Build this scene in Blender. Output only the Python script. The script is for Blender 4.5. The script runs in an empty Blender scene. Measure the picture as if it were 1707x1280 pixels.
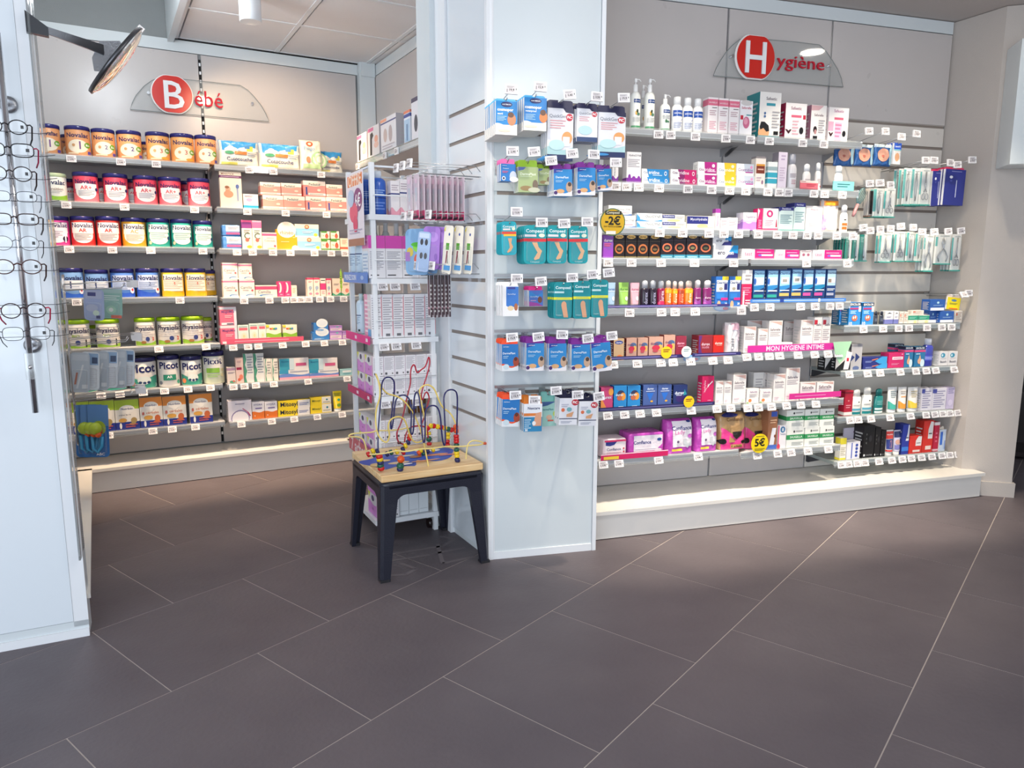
import bpy, math, random
from mathutils import Vector, Matrix
from math import sin, cos, pi, radians as R
random.seed(7)
S = bpy.context.scene
COL = S.collection
# ---------------------------------------------------------------- camera
cam = bpy.data.cameras.new('camera'); camo = bpy.data.objects.new('camera', cam); COL.objects.link(camo)
cam.sensor_width = 36; cam.lens = 25.617; cam.clip_start = .05
camo.location = (0, 0, 1.31); camo.rotation_euler = (R(90 - 8.935), R(-.08), 0)
S.camera = camo
S.view_settings.view_transform = 'Standard'; S.view_settings.look = 'None'
S.view_settings.exposure = 0.0; S.view_settings.gamma = 1; S.view_settings.use_curve_mapping = False
S.cycles.transparent_max_bounces = 24
# ---------------------------------------------------------------- daylight from the shop front behind the viewer
w = bpy.data.worlds.new('daylight'); S.world = w; w.use_nodes = True
w.node_tree.nodes['Background'].inputs[0].default_value = (.82, .90, 1, 1)
w.node_tree.nodes['Background'].inputs[1].default_value = .95
def area(name, loc, rot, sx, sy, power, col):
    l = bpy.data.lights.new(name, 'AREA'); l.shape = 'RECTANGLE'; l.size = sx; l.size_y = sy; l.energy = power; l.color = col
    o = bpy.data.objects.new(name, l); COL.objects.link(o); o.location = loc; o.rotation_euler = rot; return o
def spot(name, loc, to, power, col, size=70, blend=.5, r=.035):
    l = bpy.data.lights.new(name, 'SPOT'); l.energy = power; l.color = col; l.spot_size = R(size); l.spot_blend = blend; l.shadow_soft_size = r
    o = bpy.data.objects.new(name, l); COL.objects.link(o); o.location = loc
    o.rotation_euler = (Vector(to) - Vector(loc)).to_track_quat('-Z', 'Y').to_euler(); return o
def lamp(name, loc, power, col, r=.14):
    l = bpy.data.lights.new(name, 'POINT'); l.energy = power; l.color = col; l.shadow_soft_size = r
    o = bpy.data.objects.new(name, l); COL.objects.link(o); o.location = loc; return o
area('ceiling_panel_light', (.6, 1.2, 2.68), (0, 0, R(17)), 1.2, 1.2, 14, (1, .96, .9))
area('shop_window_light', (-1.6, -2.8, 1.5), (R(84), 0, R(-8)), 6, 2.4, 185, (.77, .88, 1))
lamp('added_fill_light', (-1.8, 3.5, 2.56), 24, (.90, .96, 1))  # added fill without a fixture, brightens the baby corner's ceiling and upper walls
lamp('added_fill_light', (.9, 1.8, 2.42), 22, (1, .97, .93))  # second added fill, out of view, lifts the ambient level
WARM = (1, .72, .46); CRM = (1, .87, .68)
spot('baby_wall_spot', (-1.36, 4.02, 2.56), (-1.588, 5.02, 1.95), 48, WARM, 80, 0.7)
spot('baby_wall_spot', (-2.004, 3.984, 2.64), (-2.18, 4.298, 0.2), 38, WARM, 66, 0.35)
spot('baby_wall_spot', (-1.158, 4.459, 2.64), (-1.351, 4.763, 0.2), 38, WARM, 66, 0.35)
spot('hygiene_wall_spot', (0.881, 3.177, 2.66), (0.735, 3.488, 0.3), 34, CRM, 70, 0.35)
spot('hygiene_wall_spot', (1.589, 3.392, 2.66), (1.443, 3.703, 0.3), 34, CRM, 70, 0.35)
spot('hygiene_wall_spot', (2.288, 3.605, 2.66), (2.141, 3.915, 0.3), 34, CRM, 70, 0.35)
spot('baby_narrow_spot', (-2.098, 3.885, 2.66), (-2.372, 4.374, 0.15), 165, WARM, 36, 0.6)
spot('baby_narrow_spot', (-1.731, 4.091, 2.66), (-2.005, 4.579, 0.15), 165, WARM, 36, 0.6)
spot('baby_narrow_spot', (-1.356, 4.301, 2.66), (-1.63, 4.79, 0.15), 165, WARM, 36, 0.6)
spot('baby_narrow_spot', (-0.964, 4.522, 2.66), (-1.238, 5.01, 0.15), 165, WARM, 36, 0.6)
spot('hygiene_narrow_spot', (0.78, 3.063, 2.66), (0.612, 3.618, 0.15), 185, CRM, 38, 0.6)
spot('hygiene_narrow_spot', (1.306, 3.223, 2.66), (1.138, 3.778, 0.15), 185, CRM, 38, 0.6)
spot('hygiene_narrow_spot', (1.833, 3.383, 2.66), (1.664, 3.938, 0.15), 185, CRM, 38, 0.6)
spot('hygiene_narrow_spot', (2.359, 3.543, 2.66), (2.19, 4.098, 0.15), 185, CRM, 38, 0.6)
spot('column_spot', (-.45, 1.9, 2.64), (.08, 3.2, 1.35), 46, CRM, 50, .6)
spot('hygiene_wall_spot', (1.75, 3.30, 2.66), (2.05, 4.25, 1.2), 50, CRM, 46, .5)
# ---------------------------------------------------------------- materials
def lin(c): return c / 12.92 if c <= .04045 else ((c + .055) / 1.055) ** 2.4
_hx = {}
def hx(s):
    if s not in _hx:
        t = s.lstrip('#')
        if len(t) == 3: t = ''.join(a * 2 for a in t)
        _hx[s] = tuple(lin(int(t[i:i + 2], 16) / 255) for i in (0, 2, 4)) + (1,)
    return _hx[s]
def N(nt, t, **k):
    n = nt.nodes.new(t)
    for a, v in k.items(): setattr(n, a, v)
    return n
MATS = {}
def mat(name, col=None, rough=.5, metal=0, bump=0, bscale=40, attr=False, alpha=1, spec=.5, coat=0, var=0, vscale=3, stretch=None, var2=None, weak=1):
    m = bpy.data.materials.new(name); m.use_nodes = True; nt = m.node_tree; b = nt.nodes['Principled BSDF']
    b.inputs['Roughness'].default_value = rough; b.inputs['Metallic'].default_value = metal
    b.inputs['Specular IOR Level'].default_value = spec; b.inputs['Coat Weight'].default_value = coat
    tc = N(nt, 'ShaderNodeTexCoord'); src = tc.outputs['Object']
    if stretch:
        mp = N(nt, 'ShaderNodeMapping'); mp.inputs['Scale'].default_value = stretch; nt.links.new(src, mp.inputs[0]); src = mp.outputs[0]
    if attr:
        a = N(nt, 'ShaderNodeAttribute', attribute_name='Col'); base = a.outputs['Color']
        nt.links.new(base, b.inputs['Base Color'])
    else:
        b.inputs['Base Color'].default_value = hx(col)
        if var:
            no = N(nt, 'ShaderNodeTexNoise'); no.inputs['Scale'].default_value = vscale; no.inputs['Detail'].default_value = 6
            nt.links.new(src, no.inputs['Vector'])
            cr = N(nt, 'ShaderNodeValToRGB'); c = hx(col); d = hx(var2) if var2 else tuple(x * (1 - var) for x in c[:3]) + (1,)
            cr.color_ramp.elements[0].color = d; cr.color_ramp.elements[0].position = .35
            cr.color_ramp.elements[1].color = c; cr.color_ramp.elements[1].position = .65
            nt.links.new(no.outputs[0], cr.inputs[0]); nt.links.new(cr.outputs[0], b.inputs['Base Color'])
    # fine roughness variation so nothing is perfectly even
    rn = N(nt, 'ShaderNodeTexNoise'); rn.inputs['Scale'].default_value = 9; nt.links.new(src, rn.inputs['Vector'])
    mr = N(nt, 'ShaderNodeMapRange'); mr.inputs[3].default_value = max(0, rough - .06); mr.inputs[4].default_value = min(1, rough + .06)
    nt.links.new(rn.outputs[0], mr.inputs[0]); nt.links.new(mr.outputs[0], b.inputs['Roughness'])
    if bump:
        bn = N(nt, 'ShaderNodeTexNoise'); bn.inputs['Scale'].default_value = bscale; bn.inputs['Detail'].default_value = 3
        nt.links.new(src, bn.inputs['Vector'])
        bp = N(nt, 'ShaderNodeBump'); bp.inputs['Strength'].default_value = bump; bp.inputs['Distance'].default_value = .01
        nt.links.new(bn.outputs[0], bp.inputs['Height']); nt.links.new(bp.outputs[0], b.inputs['Normal'])
    if alpha < 1:
        tr = N(nt, 'ShaderNodeBsdfTransparent'); mx = N(nt, 'ShaderNodeMixShader')
        lw = N(nt, 'ShaderNodeLayerWeight'); lw.inputs[0].default_value = .25
        m2 = N(nt, 'ShaderNodeMapRange'); m2.inputs[3].default_value = alpha; m2.inputs[4].default_value = min(1, alpha + .45)
        nt.links.new(lw.outputs['Facing'], m2.inputs[0]); nt.links.new(m2.outputs[0], mx.inputs[0])
        nt.links.new(tr.outputs[0], mx.inputs[1]); nt.links.new(b.outputs[0], mx.inputs[2])
        gl_ = N(nt, 'ShaderNodeBsdfGlossy'); gl_.inputs['Roughness'].default_value = rough; fn = N(nt, 'ShaderNodeFresnel'); fn.inputs[0].default_value = 1.45
        m3 = N(nt, 'ShaderNodeMixShader'); mw = N(nt, 'ShaderNodeMath', operation='MULTIPLY'); mw.inputs[1].default_value = weak; nt.links.new(fn.outputs[0], mw.inputs[0]); nt.links.new(mw.outputs[0], m3.inputs[0]); nt.links.new(mx.outputs[0], m3.inputs[1]); nt.links.new(gl_.outputs[0], m3.inputs[2])
        nt.links.new(m3.outputs[0], nt.nodes['Material Output'].inputs[0])
    MATS[name] = m; return m
mat('printed_carton', attr=True, rough=.42)
mat('glossy_plastic', attr=True, rough=.22)
mat('printed_film', attr=True, rough=.28, bump=.5, bscale=26)
mat('clear_plastic', '#dfe8ea', rough=.08, alpha=.16)
mat('acrylic', '#e8f0f0', rough=.04, alpha=.10, spec=.8)
mat('glass_shelf', '#c8d6d4', rough=.06, alpha=.42, spec=.8)
mat('chrome', '#d8d8dc', rough=.16, metal=1)
mat('steel_wire', '#b9babd', rough=.3, metal=.9)
mat('brushed_steel', '#a9abb0', rough=.34, metal=1, bump=.15, bscale=120)
mat('white_metal', '#e9ebee', rough=.35, spec=.5)
mat('shelf_metal', '#c9c8ca', rough=.32, spec=.6)
mat('tag_plastic', attr=True, rough=.4)
mat('white_gloss_panel', '#dfe6ec', rough=.14, coat=.25)
mat('white_panel', '#d6dde0', rough=.33, var=.03)
mat('white_wall_paint', '#bdb5af', rough=.6, bump=.12, bscale=180, var=.04)
mat('grey_wall_paint', '#8c9091', rough=.7, bump=.1, bscale=160, var=.04)
mat('backing_panel', '#c6c0be', rough=.3, var=.02)
mat('ceiling_tile', '#f0eeef', rough=.9, bump=.35, bscale=420, var=.03)
mat('ceiling_plaster', '#bfb8b5', rough=.85, bump=.1, bscale=150, var=.03)
mat('dark_gap', '#151316', rough=.8)
mat('slat_groove', '#8b8078', rough=.4)
mat('plinth_white', '#e4e0da', rough=.22, var=.02)
mat('floor_grout', '#b7aca6', rough=.8, var=.08, vscale=20)
mat('floor_tile', '#686064', rough=.5, bump=.12, bscale=60, var=.09, vscale=1.7, var2='#5c5459', spec=.38)
mat('navy_plastic', '#20222f', rough=.33, bump=.15, bscale=220)
mat('birch_wood', '#f2d5a6', rough=.42, var=.25, vscale=3.2, stretch=(1.5, 14, 14), var2='#e2b67c')
mat('bead_paint', attr=True, rough=.25)
mat('mirror_glass', '#f4efe9', rough=.02, metal=1)
mat('dark_steel', '#5d5e62', rough=.32, metal=.9)
mat('lens_glass', '#e6ecef', rough=.03, alpha=.02, spec=.5)
mat('clear_film', '#f4f8f8', rough=.12, alpha=.02, spec=.3, weak=.3)
mat('letter_paint', attr=True, rough=.6, spec=.15)
mat('dark_lacquer', '#1c0f10', rough=.3)
mat('sign_paint', attr=True, rough=.3)
def emit(name, col, k):
    m = bpy.data.materials.new(name); m.use_nodes = True; b = m.node_tree.nodes['Principled BSDF']
    b.inputs['Emission Color'].default_value = hx(col); b.inputs['Emission Strength'].default_value = k; MATS[name] = m
emit('lamp_face', '#fff4e2', 26)
mat('slat_white', '#dcd6cf', rough=.3, var=.02)
# ---------------------------------------------------------------- mesh building
_txt = {}
def text_mesh(s, bold=.012):
    k = (s, bold)
    if k not in _txt:
        cu = bpy.data.curves.new('t', 'FONT'); cu.body = s; cu.size = 1; cu.resolution_u = 2; cu.offset = bold
        ob = bpy.data.objects.new('t', cu); me = ob.to_mesh()
        vs = [(v.co.x, v.co.y) for v in me.vertices]; fs = [tuple(p.vertices) for p in me.polygons]
        ob.to_mesh_clear(); bpy.data.objects.remove(ob); bpy.data.curves.remove(cu)
        if vs:
            x0 = min(v[0] for v in vs); x1 = max(v[0] for v in vs); y0 = min(v[1] for v in vs); y1 = max(v[1] for v in vs)
        else: x0 = y0 = 0; x1 = y1 = 1
        _txt[k] = (vs, fs, x0, x1, y0, y1)
    return _txt[k]
class MB:
    def __init__(s): s.v = []; s.f = []; s.c = []; s.s = []
    def face(s, pts, c, sm=False):
        n = len(s.v); s.v += [tuple(p) for p in pts]; s.f.append(tuple(range(n, n + len(pts)))); s.c.append(c); s.s.append(sm)
    def box(s, x0, y0, z0, x1, y1, z1, c='#fff', cols=None):
        n = len(s.v)
        s.v += [(x0, y0, z0), (x1, y0, z0), (x1, y1, z0), (x0, y1, z0), (x0, y0, z1), (x1, y0, z1), (x1, y1, z1), (x0, y1, z1)]
        F = [(0, 3, 2, 1), (4, 5, 6, 7), (0, 1, 5, 4), (1, 2, 6, 5), (2, 3, 7, 6), (3, 0, 4, 7)]  # bottom top front right back left
        for i, q in enumerate(F):
            s.f.append(tuple(n + a for a in q)); s.c.append(cols[i] if cols else c); s.s.append(False)
        return s
    def hexa(s, p, c='#fff'):
        n = len(s.v); s.v += [tuple(q) for q in p]
        for q in [(0, 3, 2, 1), (4, 5, 6, 7), (0, 1, 5, 4), (1, 2, 6, 5), (2, 3, 7, 6), (3, 0, 4, 7)]:
            s.f.append(tuple(n + a for a in q)); s.c.append(c); s.s.append(False)
        return s
    def grid(s, fn, nu, nv, c, closed=False, sm=True, cf=None):
        n = len(s.v)
        for j in range(nv + 1):
            for i in range(nu + 1): s.v.append(tuple(fn(i / nu, j / nv)))
        for j in range(nv):
            for i in range(nu):
                a = n + j * (nu + 1) + i
                s.f.append((a, a + 1, a + nu + 2, a + nu + 1)); s.c.append(cf((i + .5) / nu, (j + .5) / nv) if cf else c); s.s.append(sm)
    def lathe(s, prof, c, n=16, sx=1, sy=1, x=0, y=0, cols=None, cap=True):
        b = len(s.v)
        for r, z in prof:
            for i in range(n):
                a = 2 * pi * i / n; s.v.append((x + r * cos(a) * sx, y + r * sin(a) * sy, z))
        for j in range(len(prof) - 1):
            for i in range(n):
                k = (i + 1) % n
                s.f.append((b + j * n + i, b + j * n + k, b + (j + 1) * n + k, b + (j + 1) * n + i)); s.c.append(cols[j] if cols else c); s.s.append(True)
        if cap:
            s.f.append(tuple(b + i for i in range(n))[::-1]); s.c.append(cols[0] if cols else c); s.s.append(False)
            s.f.append(tuple(b + (len(prof) - 1) * n + i for i in range(n))); s.c.append(cols[-1] if cols else c); s.s.append(False)
        return s
    def tube(s, pts, r, n=6, c='#fff', closed=False):
        P = [Vector(p) for p in pts]; b = len(s.v); L = len(P); up = Vector((0, 0, 1))
        prev = None
        for i, p in enumerate(P):
            t = (P[(i + 1) % L] - P[i - 1]) if closed else (P[min(i + 1, L - 1)] - P[max(i - 1, 0)])
            if t.length < 1e-9: t = Vector((1, 0, 0))
            t.normalize()
            if prev is None:
                a = up if abs(t.z) < .9 else Vector((1, 0, 0)); u = t.cross(a).normalized()
            else:
                u = prev - t * prev.dot(t)
                u = u.normalized() if u.length > 1e-6 else t.orthogonal().normalized()
            prev = u; w_ = t.cross(u)
            for k in range(n):
                a = 2 * pi * k / n; s.v.append(tuple(p + (u * cos(a) + w_ * sin(a)) * r))
        for j in range(L if closed else L - 1):
            j2 = (j + 1) % L
            for k in range(n):
                k2 = (k + 1) % n
                s.f.append((b + j * n + k, b + j * n + k2, b + j2 * n + k2, b + j2 * n + k)); s.c.append(c); s.s.append(True)
        if not closed:
            s.f.append(tuple(b + k for k in range(n))[::-1]); s.c.append(c); s.s.append(False)
            s.f.append(tuple(b + (L - 1) * n + k for k in range(n))); s.c.append(c); s.s.append(False)
        return s
    def ball(s, x, y, z, r, c, sz=1, n=10):
        pr = [(max(.0004, r * sin(pi * i / 6)), z - r * sz * cos(pi * i / 6)) for i in range(7)]
        return s.lathe(pr, c, n, x=x, y=y)
    def prism(s, pts, y0, y1, c='#fff', cside=None):   # outline in x,z extruded along y
        n = len(s.v); m = len(pts)
        s.v += [(p[0], y0, p[1]) for p in pts] + [(p[0], y1, p[1]) for p in pts]
        s.f.append(tuple(range(n, n + m))); s.c.append(c); s.s.append(False)
        s.f.append(tuple(range(n + m, n + 2 * m))[::-1]); s.c.append(c); s.s.append(False)
        for i in range(m):
            k = (i + 1) % m; s.f.append((n + i, n + m + i, n + m + k, n + k)); s.c.append(cside or c); s.s.append(False)
        return s
    def mesh(s, name, m):
        me = bpy.data.meshes.new(name); me.from_pydata(s.v, [], s.f)
        ca = me.color_attributes.new('Col', 'FLOAT_COLOR', 'CORNER'); buf = []
        for f, c in zip(s.f, s.c): buf += list(hx(c)) * len(f)
        ca.data.foreach_set('color', buf); me.polygons.foreach_set('use_smooth', s.s)
        me.materials.append(MATS[m]); me.update(); return me
    def obj(s, name, m, parent=None, **k):
        o = bpy.data.objects.new(name, s.mesh(name, m)); COL.objects.link(o)
        if parent: o.parent = parent
        for a, v in k.items(): o[a] = v
        return o
def link(name, me, parent=None, loc=(0, 0, 0), rot=(0, 0, 0)):
    o = bpy.data.objects.new(name, me); COL.objects.link(o); o.location = loc; o.rotation_euler = rot
    if parent: o.parent = parent
    return o
def tag(o, label, cat, group=None):
    o['label'] = label; o['category'] = cat
    if group: o['group'] = group
    return o
def empty(name, loc=(0, 0, 0), rz=0, label=None, cat=None, group=None):
    o = bpy.data.objects.new(name, None); COL.objects.link(o); o.location = loc; o.rotation_euler = (0, 0, rz); o.empty_display_size = .05
    if label: tag(o, label, cat, group)
    return o
def struct(o): o['kind'] = 'structure'; return o
# frames: origin, yaw of the along-wall axis; outward = to the right-hand side of that axis
FRM = {'B': (-2.4677, 4.1364, 29.3), 'H': (.4189, 3.3921, 16.9), 'C': (-.0985, 3.167, 13.6), 'S': (-.425, 3.769, -61.5),
       'W': (-.973, 5.365, -60.7), 'L': (-1.527, 2.476, 119.5), 'P': (-1.527, 2.476, 25.7)}
def W(f, s, d, z=0):
    x, y, a = FRM[f]; a = R(a); return Vector((x + cos(a) * s + sin(a) * d, y + sin(a) * s - cos(a) * d, z))
def yaw(f): return R(FRM[f][2])
def fmat(f): return Matrix.Translation((FRM[f][0], FRM[f][1], 0)) @ Matrix.Rotation(yaw(f), 4, 'Z')
def frame_obj(o, f): o.location = (FRM[f][0], FRM[f][1], 0); o.rotation_euler = (0, 0, yaw(f)); return o
# in a frame's local space: x = along, -y = outward, z = up
# ---------------------------------------------------------------- flat print on surfaces
def prints(mb, spec, fm, w, h, flat=True, asp=None):
    lay = 0; nu = 1 if flat else 14; nv = 1 if flat else 8
    for it in spec.split(';'):
        p = it.split()
        if not p: continue
        k = p[0]; lay += 1
        if k == 'r':
            x0, y0, x1, y1 = map(float, p[1:5]); c = p[5]
            mb.grid(lambda u, v: fm(x0 + (x1 - x0) * u, y0 + (y1 - y0) * v, lay), nu, nv, c, sm=not flat)
        elif k == 'e':
            cx, cy, rx, ry = map(float, p[1:5]); c = p[5]
            if flat: mb.face([fm(cx + rx * cos(a * pi / 9), cy + ry * sin(a * pi / 9), lay) for a in range(18)], c)
            else:
                def fe(u, v):
                    a = pi * (1 - u); q = sin(a); return fm(cx + rx * cos(a), cy + ry * q * (2 * v - 1), lay)
                mb.grid(fe, 12, 2, c)
        elif k == 'w':
            yb, yt, am, ph = map(float, p[1:5]); c = p[5]
            mb.grid(lambda u, v: fm(u, yb + (yt + am * sin(2 * pi * u + ph) - yb) * v, lay), 12, 1 if flat else 3, c, sm=not flat)
        elif k == 'p':
            c = p[1]; q = list(map(float, p[2:])); mb.face([fm(q[i], q[i + 1], lay) for i in range(0, len(q), 2)], c)
        elif k == 'l':
            x0, y0, x1, y1 = map(float, p[1:5]); n = int(p[5]); c = p[6]
            for i in range(n):
                y = y1 - (y1 - y0) * (i + .5) / n; t = (y1 - y0) / n * .22; e = x1 - (x1 - x0) * [0, .18, .05, .3][i % 4]
                mb.grid(lambda u, v: fm(x0 + (e - x0) * u, y - t + 2 * t * v, lay), 1 if flat else 6, 1, c)
        elif k in 'tT':
            cx, cy, wf = map(float, p[1:4]); s = p[4].replace('_', ' '); c = p[5]; b = float(p[6]) if len(p) > 6 else .012
            vs, fs, x0, x1, y0, y1 = text_mesh(s, b)
            n = len(mb.v)
            if k == 't':
                sc = wf / max(x1 - x0, .01); sy = sc * w / h
                for x, y in vs: mb.v.append(tuple(fm(cx + (x - (x0 + x1) / 2) * sc, cy + (y - (y0 + y1) / 2) * sy, lay)))
            else:
                sc = wf / max(x1 - x0, .01); sx = sc * h / w
                for x, y in vs: mb.v.append(tuple(fm(cx - (y - (y0 + y1) / 2) * sx, cy + (x - (x0 + x1) / 2) * sc, lay)))
            for q in fs: mb.f.append(tuple(n + a for a in q)); mb.c.append(c); mb.s.append(False)
L0 = .00028
def bands(spec): return ';'.join(i for i in spec.split(';') if (i.split()[:1] == ['r'] and i.split()[1] == '0' and i.split()[3] == '1') or i.split()[:1] == ['w'])
def k_carton(w, d, h, D):
    mb = MB(); c = D['c']; x = w / 2; y = d / 2
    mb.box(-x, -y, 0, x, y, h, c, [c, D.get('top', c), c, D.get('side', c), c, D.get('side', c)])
    prints(mb, D['p'], lambda u, v, l: (-x + u * w, -y - l * L0, v * h), w, h)
    sb = D.get('sp', bands(D['p']))
    if 'side' in D and 'sp' not in D: sb = ''
    sb = sb or 'l .15 .1 .85 .8 7 #bbb'
    prints(mb, sb, lambda u, v, l: (-x - l * L0, y - u * d, v * h), d, h)
    prints(mb, sb, lambda u, v, l: (x + l * L0, -y + u * d, v * h), d, h)
    return [('carton', mb, 'printed_carton')]
def k_tin(w, d, h, D):
    r = w / 2; mb = MB(); lid = h * .14
    mb.lathe([(r * .94, 0), (r * .97, .004), (r * .97, h - lid - .003), (r * .95, h - lid)], D['c'], 28)
    def fm(u, v, l): a = -pi / 2 + (u - .5) * 2.5; q = r * .97 + .0006 + l * .0003; return (q * cos(a), q * sin(a), .004 + v * (h - lid - .008))
    prints(mb, D['p'], fm, w * 1.22, h - lid, flat=False)
    lm = MB(); lm.lathe([(r * .96, h - lid), (r, h - lid + .002), (r, h - .006), (r * .97, h - .001), (r * .9, h), (r * .88, h - .003)], D['lid'], 28)
    return [('tin_body', mb, 'printed_carton'), ('lid', lm, 'glossy_plastic')]
def k_bottle(w, d, h, D):
    ty = D.get('ty', 'round'); r = w / 2; mb = MB(); sy = min(1, d / w) if d < w else 1
    hb = {'pump': .74, 'round': .78, 'flip': .8, 'big': .84, 'gel': .72}[ty] * h; sh = D.get('sh', .12) * h
    nk = D.get('nk', .5)
    prof = [(r * .9, 0), (r, .006), (r, hb - sh), (r * .93, hb - sh * .55), (r * .7, hb - sh * .18), (r * nk, hb)]
    mb.lathe(prof, D['c'], 24, sy=sy)
    def fm(u, v, l): a = -pi / 2 + (u - .5) * 2.3; q = r + .0006 + l * .0003; return (q * cos(a), q * sin(a) * sy, .006 + v * (hb - sh - .008))
    prints(mb, D['p'], fm, w * 1.12, hb - sh, flat=False)
    cp = MB(); cc = D.get('cap', '#f2f2f2')
    if ty == 'pump':
        cp.lathe([(r * .42, hb), (r * .44, hb + .002), (r * .42, hb + .028 * h / .2), (r * .2, hb + .03 * h / .2)], cc, 14)
        t = h - .012; cp.lathe([(r * .1, hb + .02), (r * .1, t)], cc, 8)
        cp.box(-r * .22, -r * .16, t - .004, r * .22, r * .16, h, cc); cp.tube([(0, 0, h - .004), (r * .7, -r * .1, h - .003), (r * 1.05, -r * .15, h - .012)], r * .09, 6, cc)
    elif ty == 'gel':
        cp.lathe([(r * .72, hb - .002), (r * .72, h - .01), (r * .55, h - .003), (r * .2, h)], cc, 16, sy=sy)
    else:
        q = D.get('cw', nk + .06); cp.lathe([(r * q, hb - .001), (r * q, h - .004), (r * q * .9, h)], cc, 18, sy=1 if ty == 'round' else sy)
    return [('bottle_body', mb, 'glossy_plastic'), ('cap', cp, 'glossy_plastic')]
def k_tube(w, d, h, D):
    mb = MB(); hc = h * .16; ro = w / 2 * .8
    def pt(a, v):
        z = hc + v * (h - hc); k = v ** .8; x = (ro * (1 - k) + w / 2 * k) * cos(a); y = (ro * .85 * (1 - v) + .0016) * sin(a); return x, y, z
    mb.grid(lambda u, v: pt(2 * pi * u, v), 20, 8, D['c'])
    def fm(u, v, l):
        a = pi + (u * .9 + .05) * pi; x, y, z = pt(a, v); return (x, y - .0007 - l * .0003, z)
    prints(mb, D['p'], fm, w, h - hc, flat=False)
    cp = MB(); cp.lathe([(ro * .92, 0), (ro * .96, .002), (ro * .96, hc), (ro * .8, hc + .001)], D.get('cap', '#f0f0f0'), 18, sy=.88)
    return [('tube_body', mb, 'glossy_plastic'), ('cap', cp, 'glossy_plastic')]
def k_bag(w, d, h, D):
    mb = MB(); ex = D.get('ex', .30); base = D.get('flat', 0)
    def th(u, v):
        a = max(0, 1 - abs(2 * u - 1) ** 6); b = max(0, 1 - abs(2 * v - 1) ** 6) if not base else max(0, 1 - v ** 3)
        return d / 2 * (a * b) ** ex if a * b > 0 else 0
    wv = lambda u, v: .003 * sin(17 * u + 3) * sin(11 * v)
    def P(u, v, sg, off=0):
        t = th(u, v); xx = (u - .5) * w * (1 - .05 * sin(pi * v) * (0 if base else 1)); return (xx, sg * (t + .0008 + off) + (wv(u, v) if t > .004 else 0) * sg, v * h)
    mb.grid(lambda u, v: P(u, v, -1), 28, 24, D['c']); mb.grid(lambda u, v: P(1 - u, v, 1), 14, 12, D['c'])
    if base: mb.face([P(i / 14, 0, -1) for i in range(15)] + [P(1 - i / 14, 0, 1) for i in range(15)], D['c'])
    prints(mb, D['p'], lambda u, v, l: P(u, v, -1,   .0018 + l * .0006), w, h, flat=False)
    return [('pouch', mb, 'printed_film')]
def k_softbox(w, d, h, D):   # shrink wrapped pack: rounded box
    mb = MB(); n = 5; c = D['c']; e = .16
    def P(th_, ph):
        f = lambda a: (abs(a) ** e) * (1 if a >= 0 else -1)
        return (w / 2 * f(cos(ph)) * f(cos(th_)), d / 2 * f(cos(ph)) * f(sin(th_)), h / 2 + h / 2 * f(sin(ph)))
    ths = []
    mb.grid(lambda u, v: P(2 * pi * u, -pi / 2 + pi * v), 40, 18, c)
    prints(mb, D['p'], lambda u, v, l: (-w * .46 + u * w * .92, -d / 2 - .0008 - l * .0004, h * .05 + v * h * .9), w, h)
    return [('pack', mb, 'printed_film')]
def k_hang(w, d, h, D):
    mb = MB(); fl = D.get('flap', .12) * h; x = w / 2; c = D['c']; fc = D.get('fc', c); hb = h - fl
    mb.box(-x, -d / 2, 0, x, d / 2, hb, c, [c, fc, c, D.get('side', '#f2f2f2'), c, D.get('side', '#f2f2f2')])
    if fl > .002:
        q = x * .16
        mb.prism([(-x, hb), (x, hb), (x * .96, h - .004), (x * .8, h), (q, h), (q, h - fl * .35), (-q, h - fl * .35), (-q, h), (-x * .8, h), (-x * .96, h - .004)], d / 2 - .0012, d / 2, fc)
    prints(mb, D['p'], lambda u, v, l: (-x + u * w, -d / 2 - l * L0, v * hb), w, hb)
    return [('hanging_card_box', mb, 'printed_carton')]
def k_blister(w, d, h, D):
    mb = MB(); x = w / 2; r = w * .2
    def rr(x, y0, y1, r):
        P = []
        for cx, cy, a0 in ((x - r, y1 - r, 0), (-x + r, y1 - r, 90), (-x + r, y0 + r, 180), (x - r, y0 + r, 270)):
            for k in range(4): a = R(a0 + 30 * k); P.append((cx + r * cos(a), cy + r * sin(a)))
        return P
    mb.prism(rr(x, 0, h, r), -.001, .001, D['c'])
    prints(mb, D['p'], lambda u, v, l: (-x + u * w, -.001 - l * L0, v * h), w, h)
    bb = MB(); p1 = [(a * .78, h * .06 + (b) * .52) for a, b in rr(x, 0, h, r)]; p0 = [(a * .7, h * .08 + b * .49) for a, b in rr(x, 0, h, r)]
    n = len(p1); bb.v = [(a, -.0035, b) for a, b in p1] + [(a, -d * .8, b) for a, b in p0]; bb.f = [tuple(range(n, 2 * n))] + [(i, (i + 1) % n, n + (i + 1) % n, n + i) for i in range(n)]
    bb.c = ['#fff'] * len(bb.f); bb.s = [False] * len(bb.f)
    return [('backing_card', mb, 'printed_carton'), ('blister_window', bb, 'clear_film')]
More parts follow.
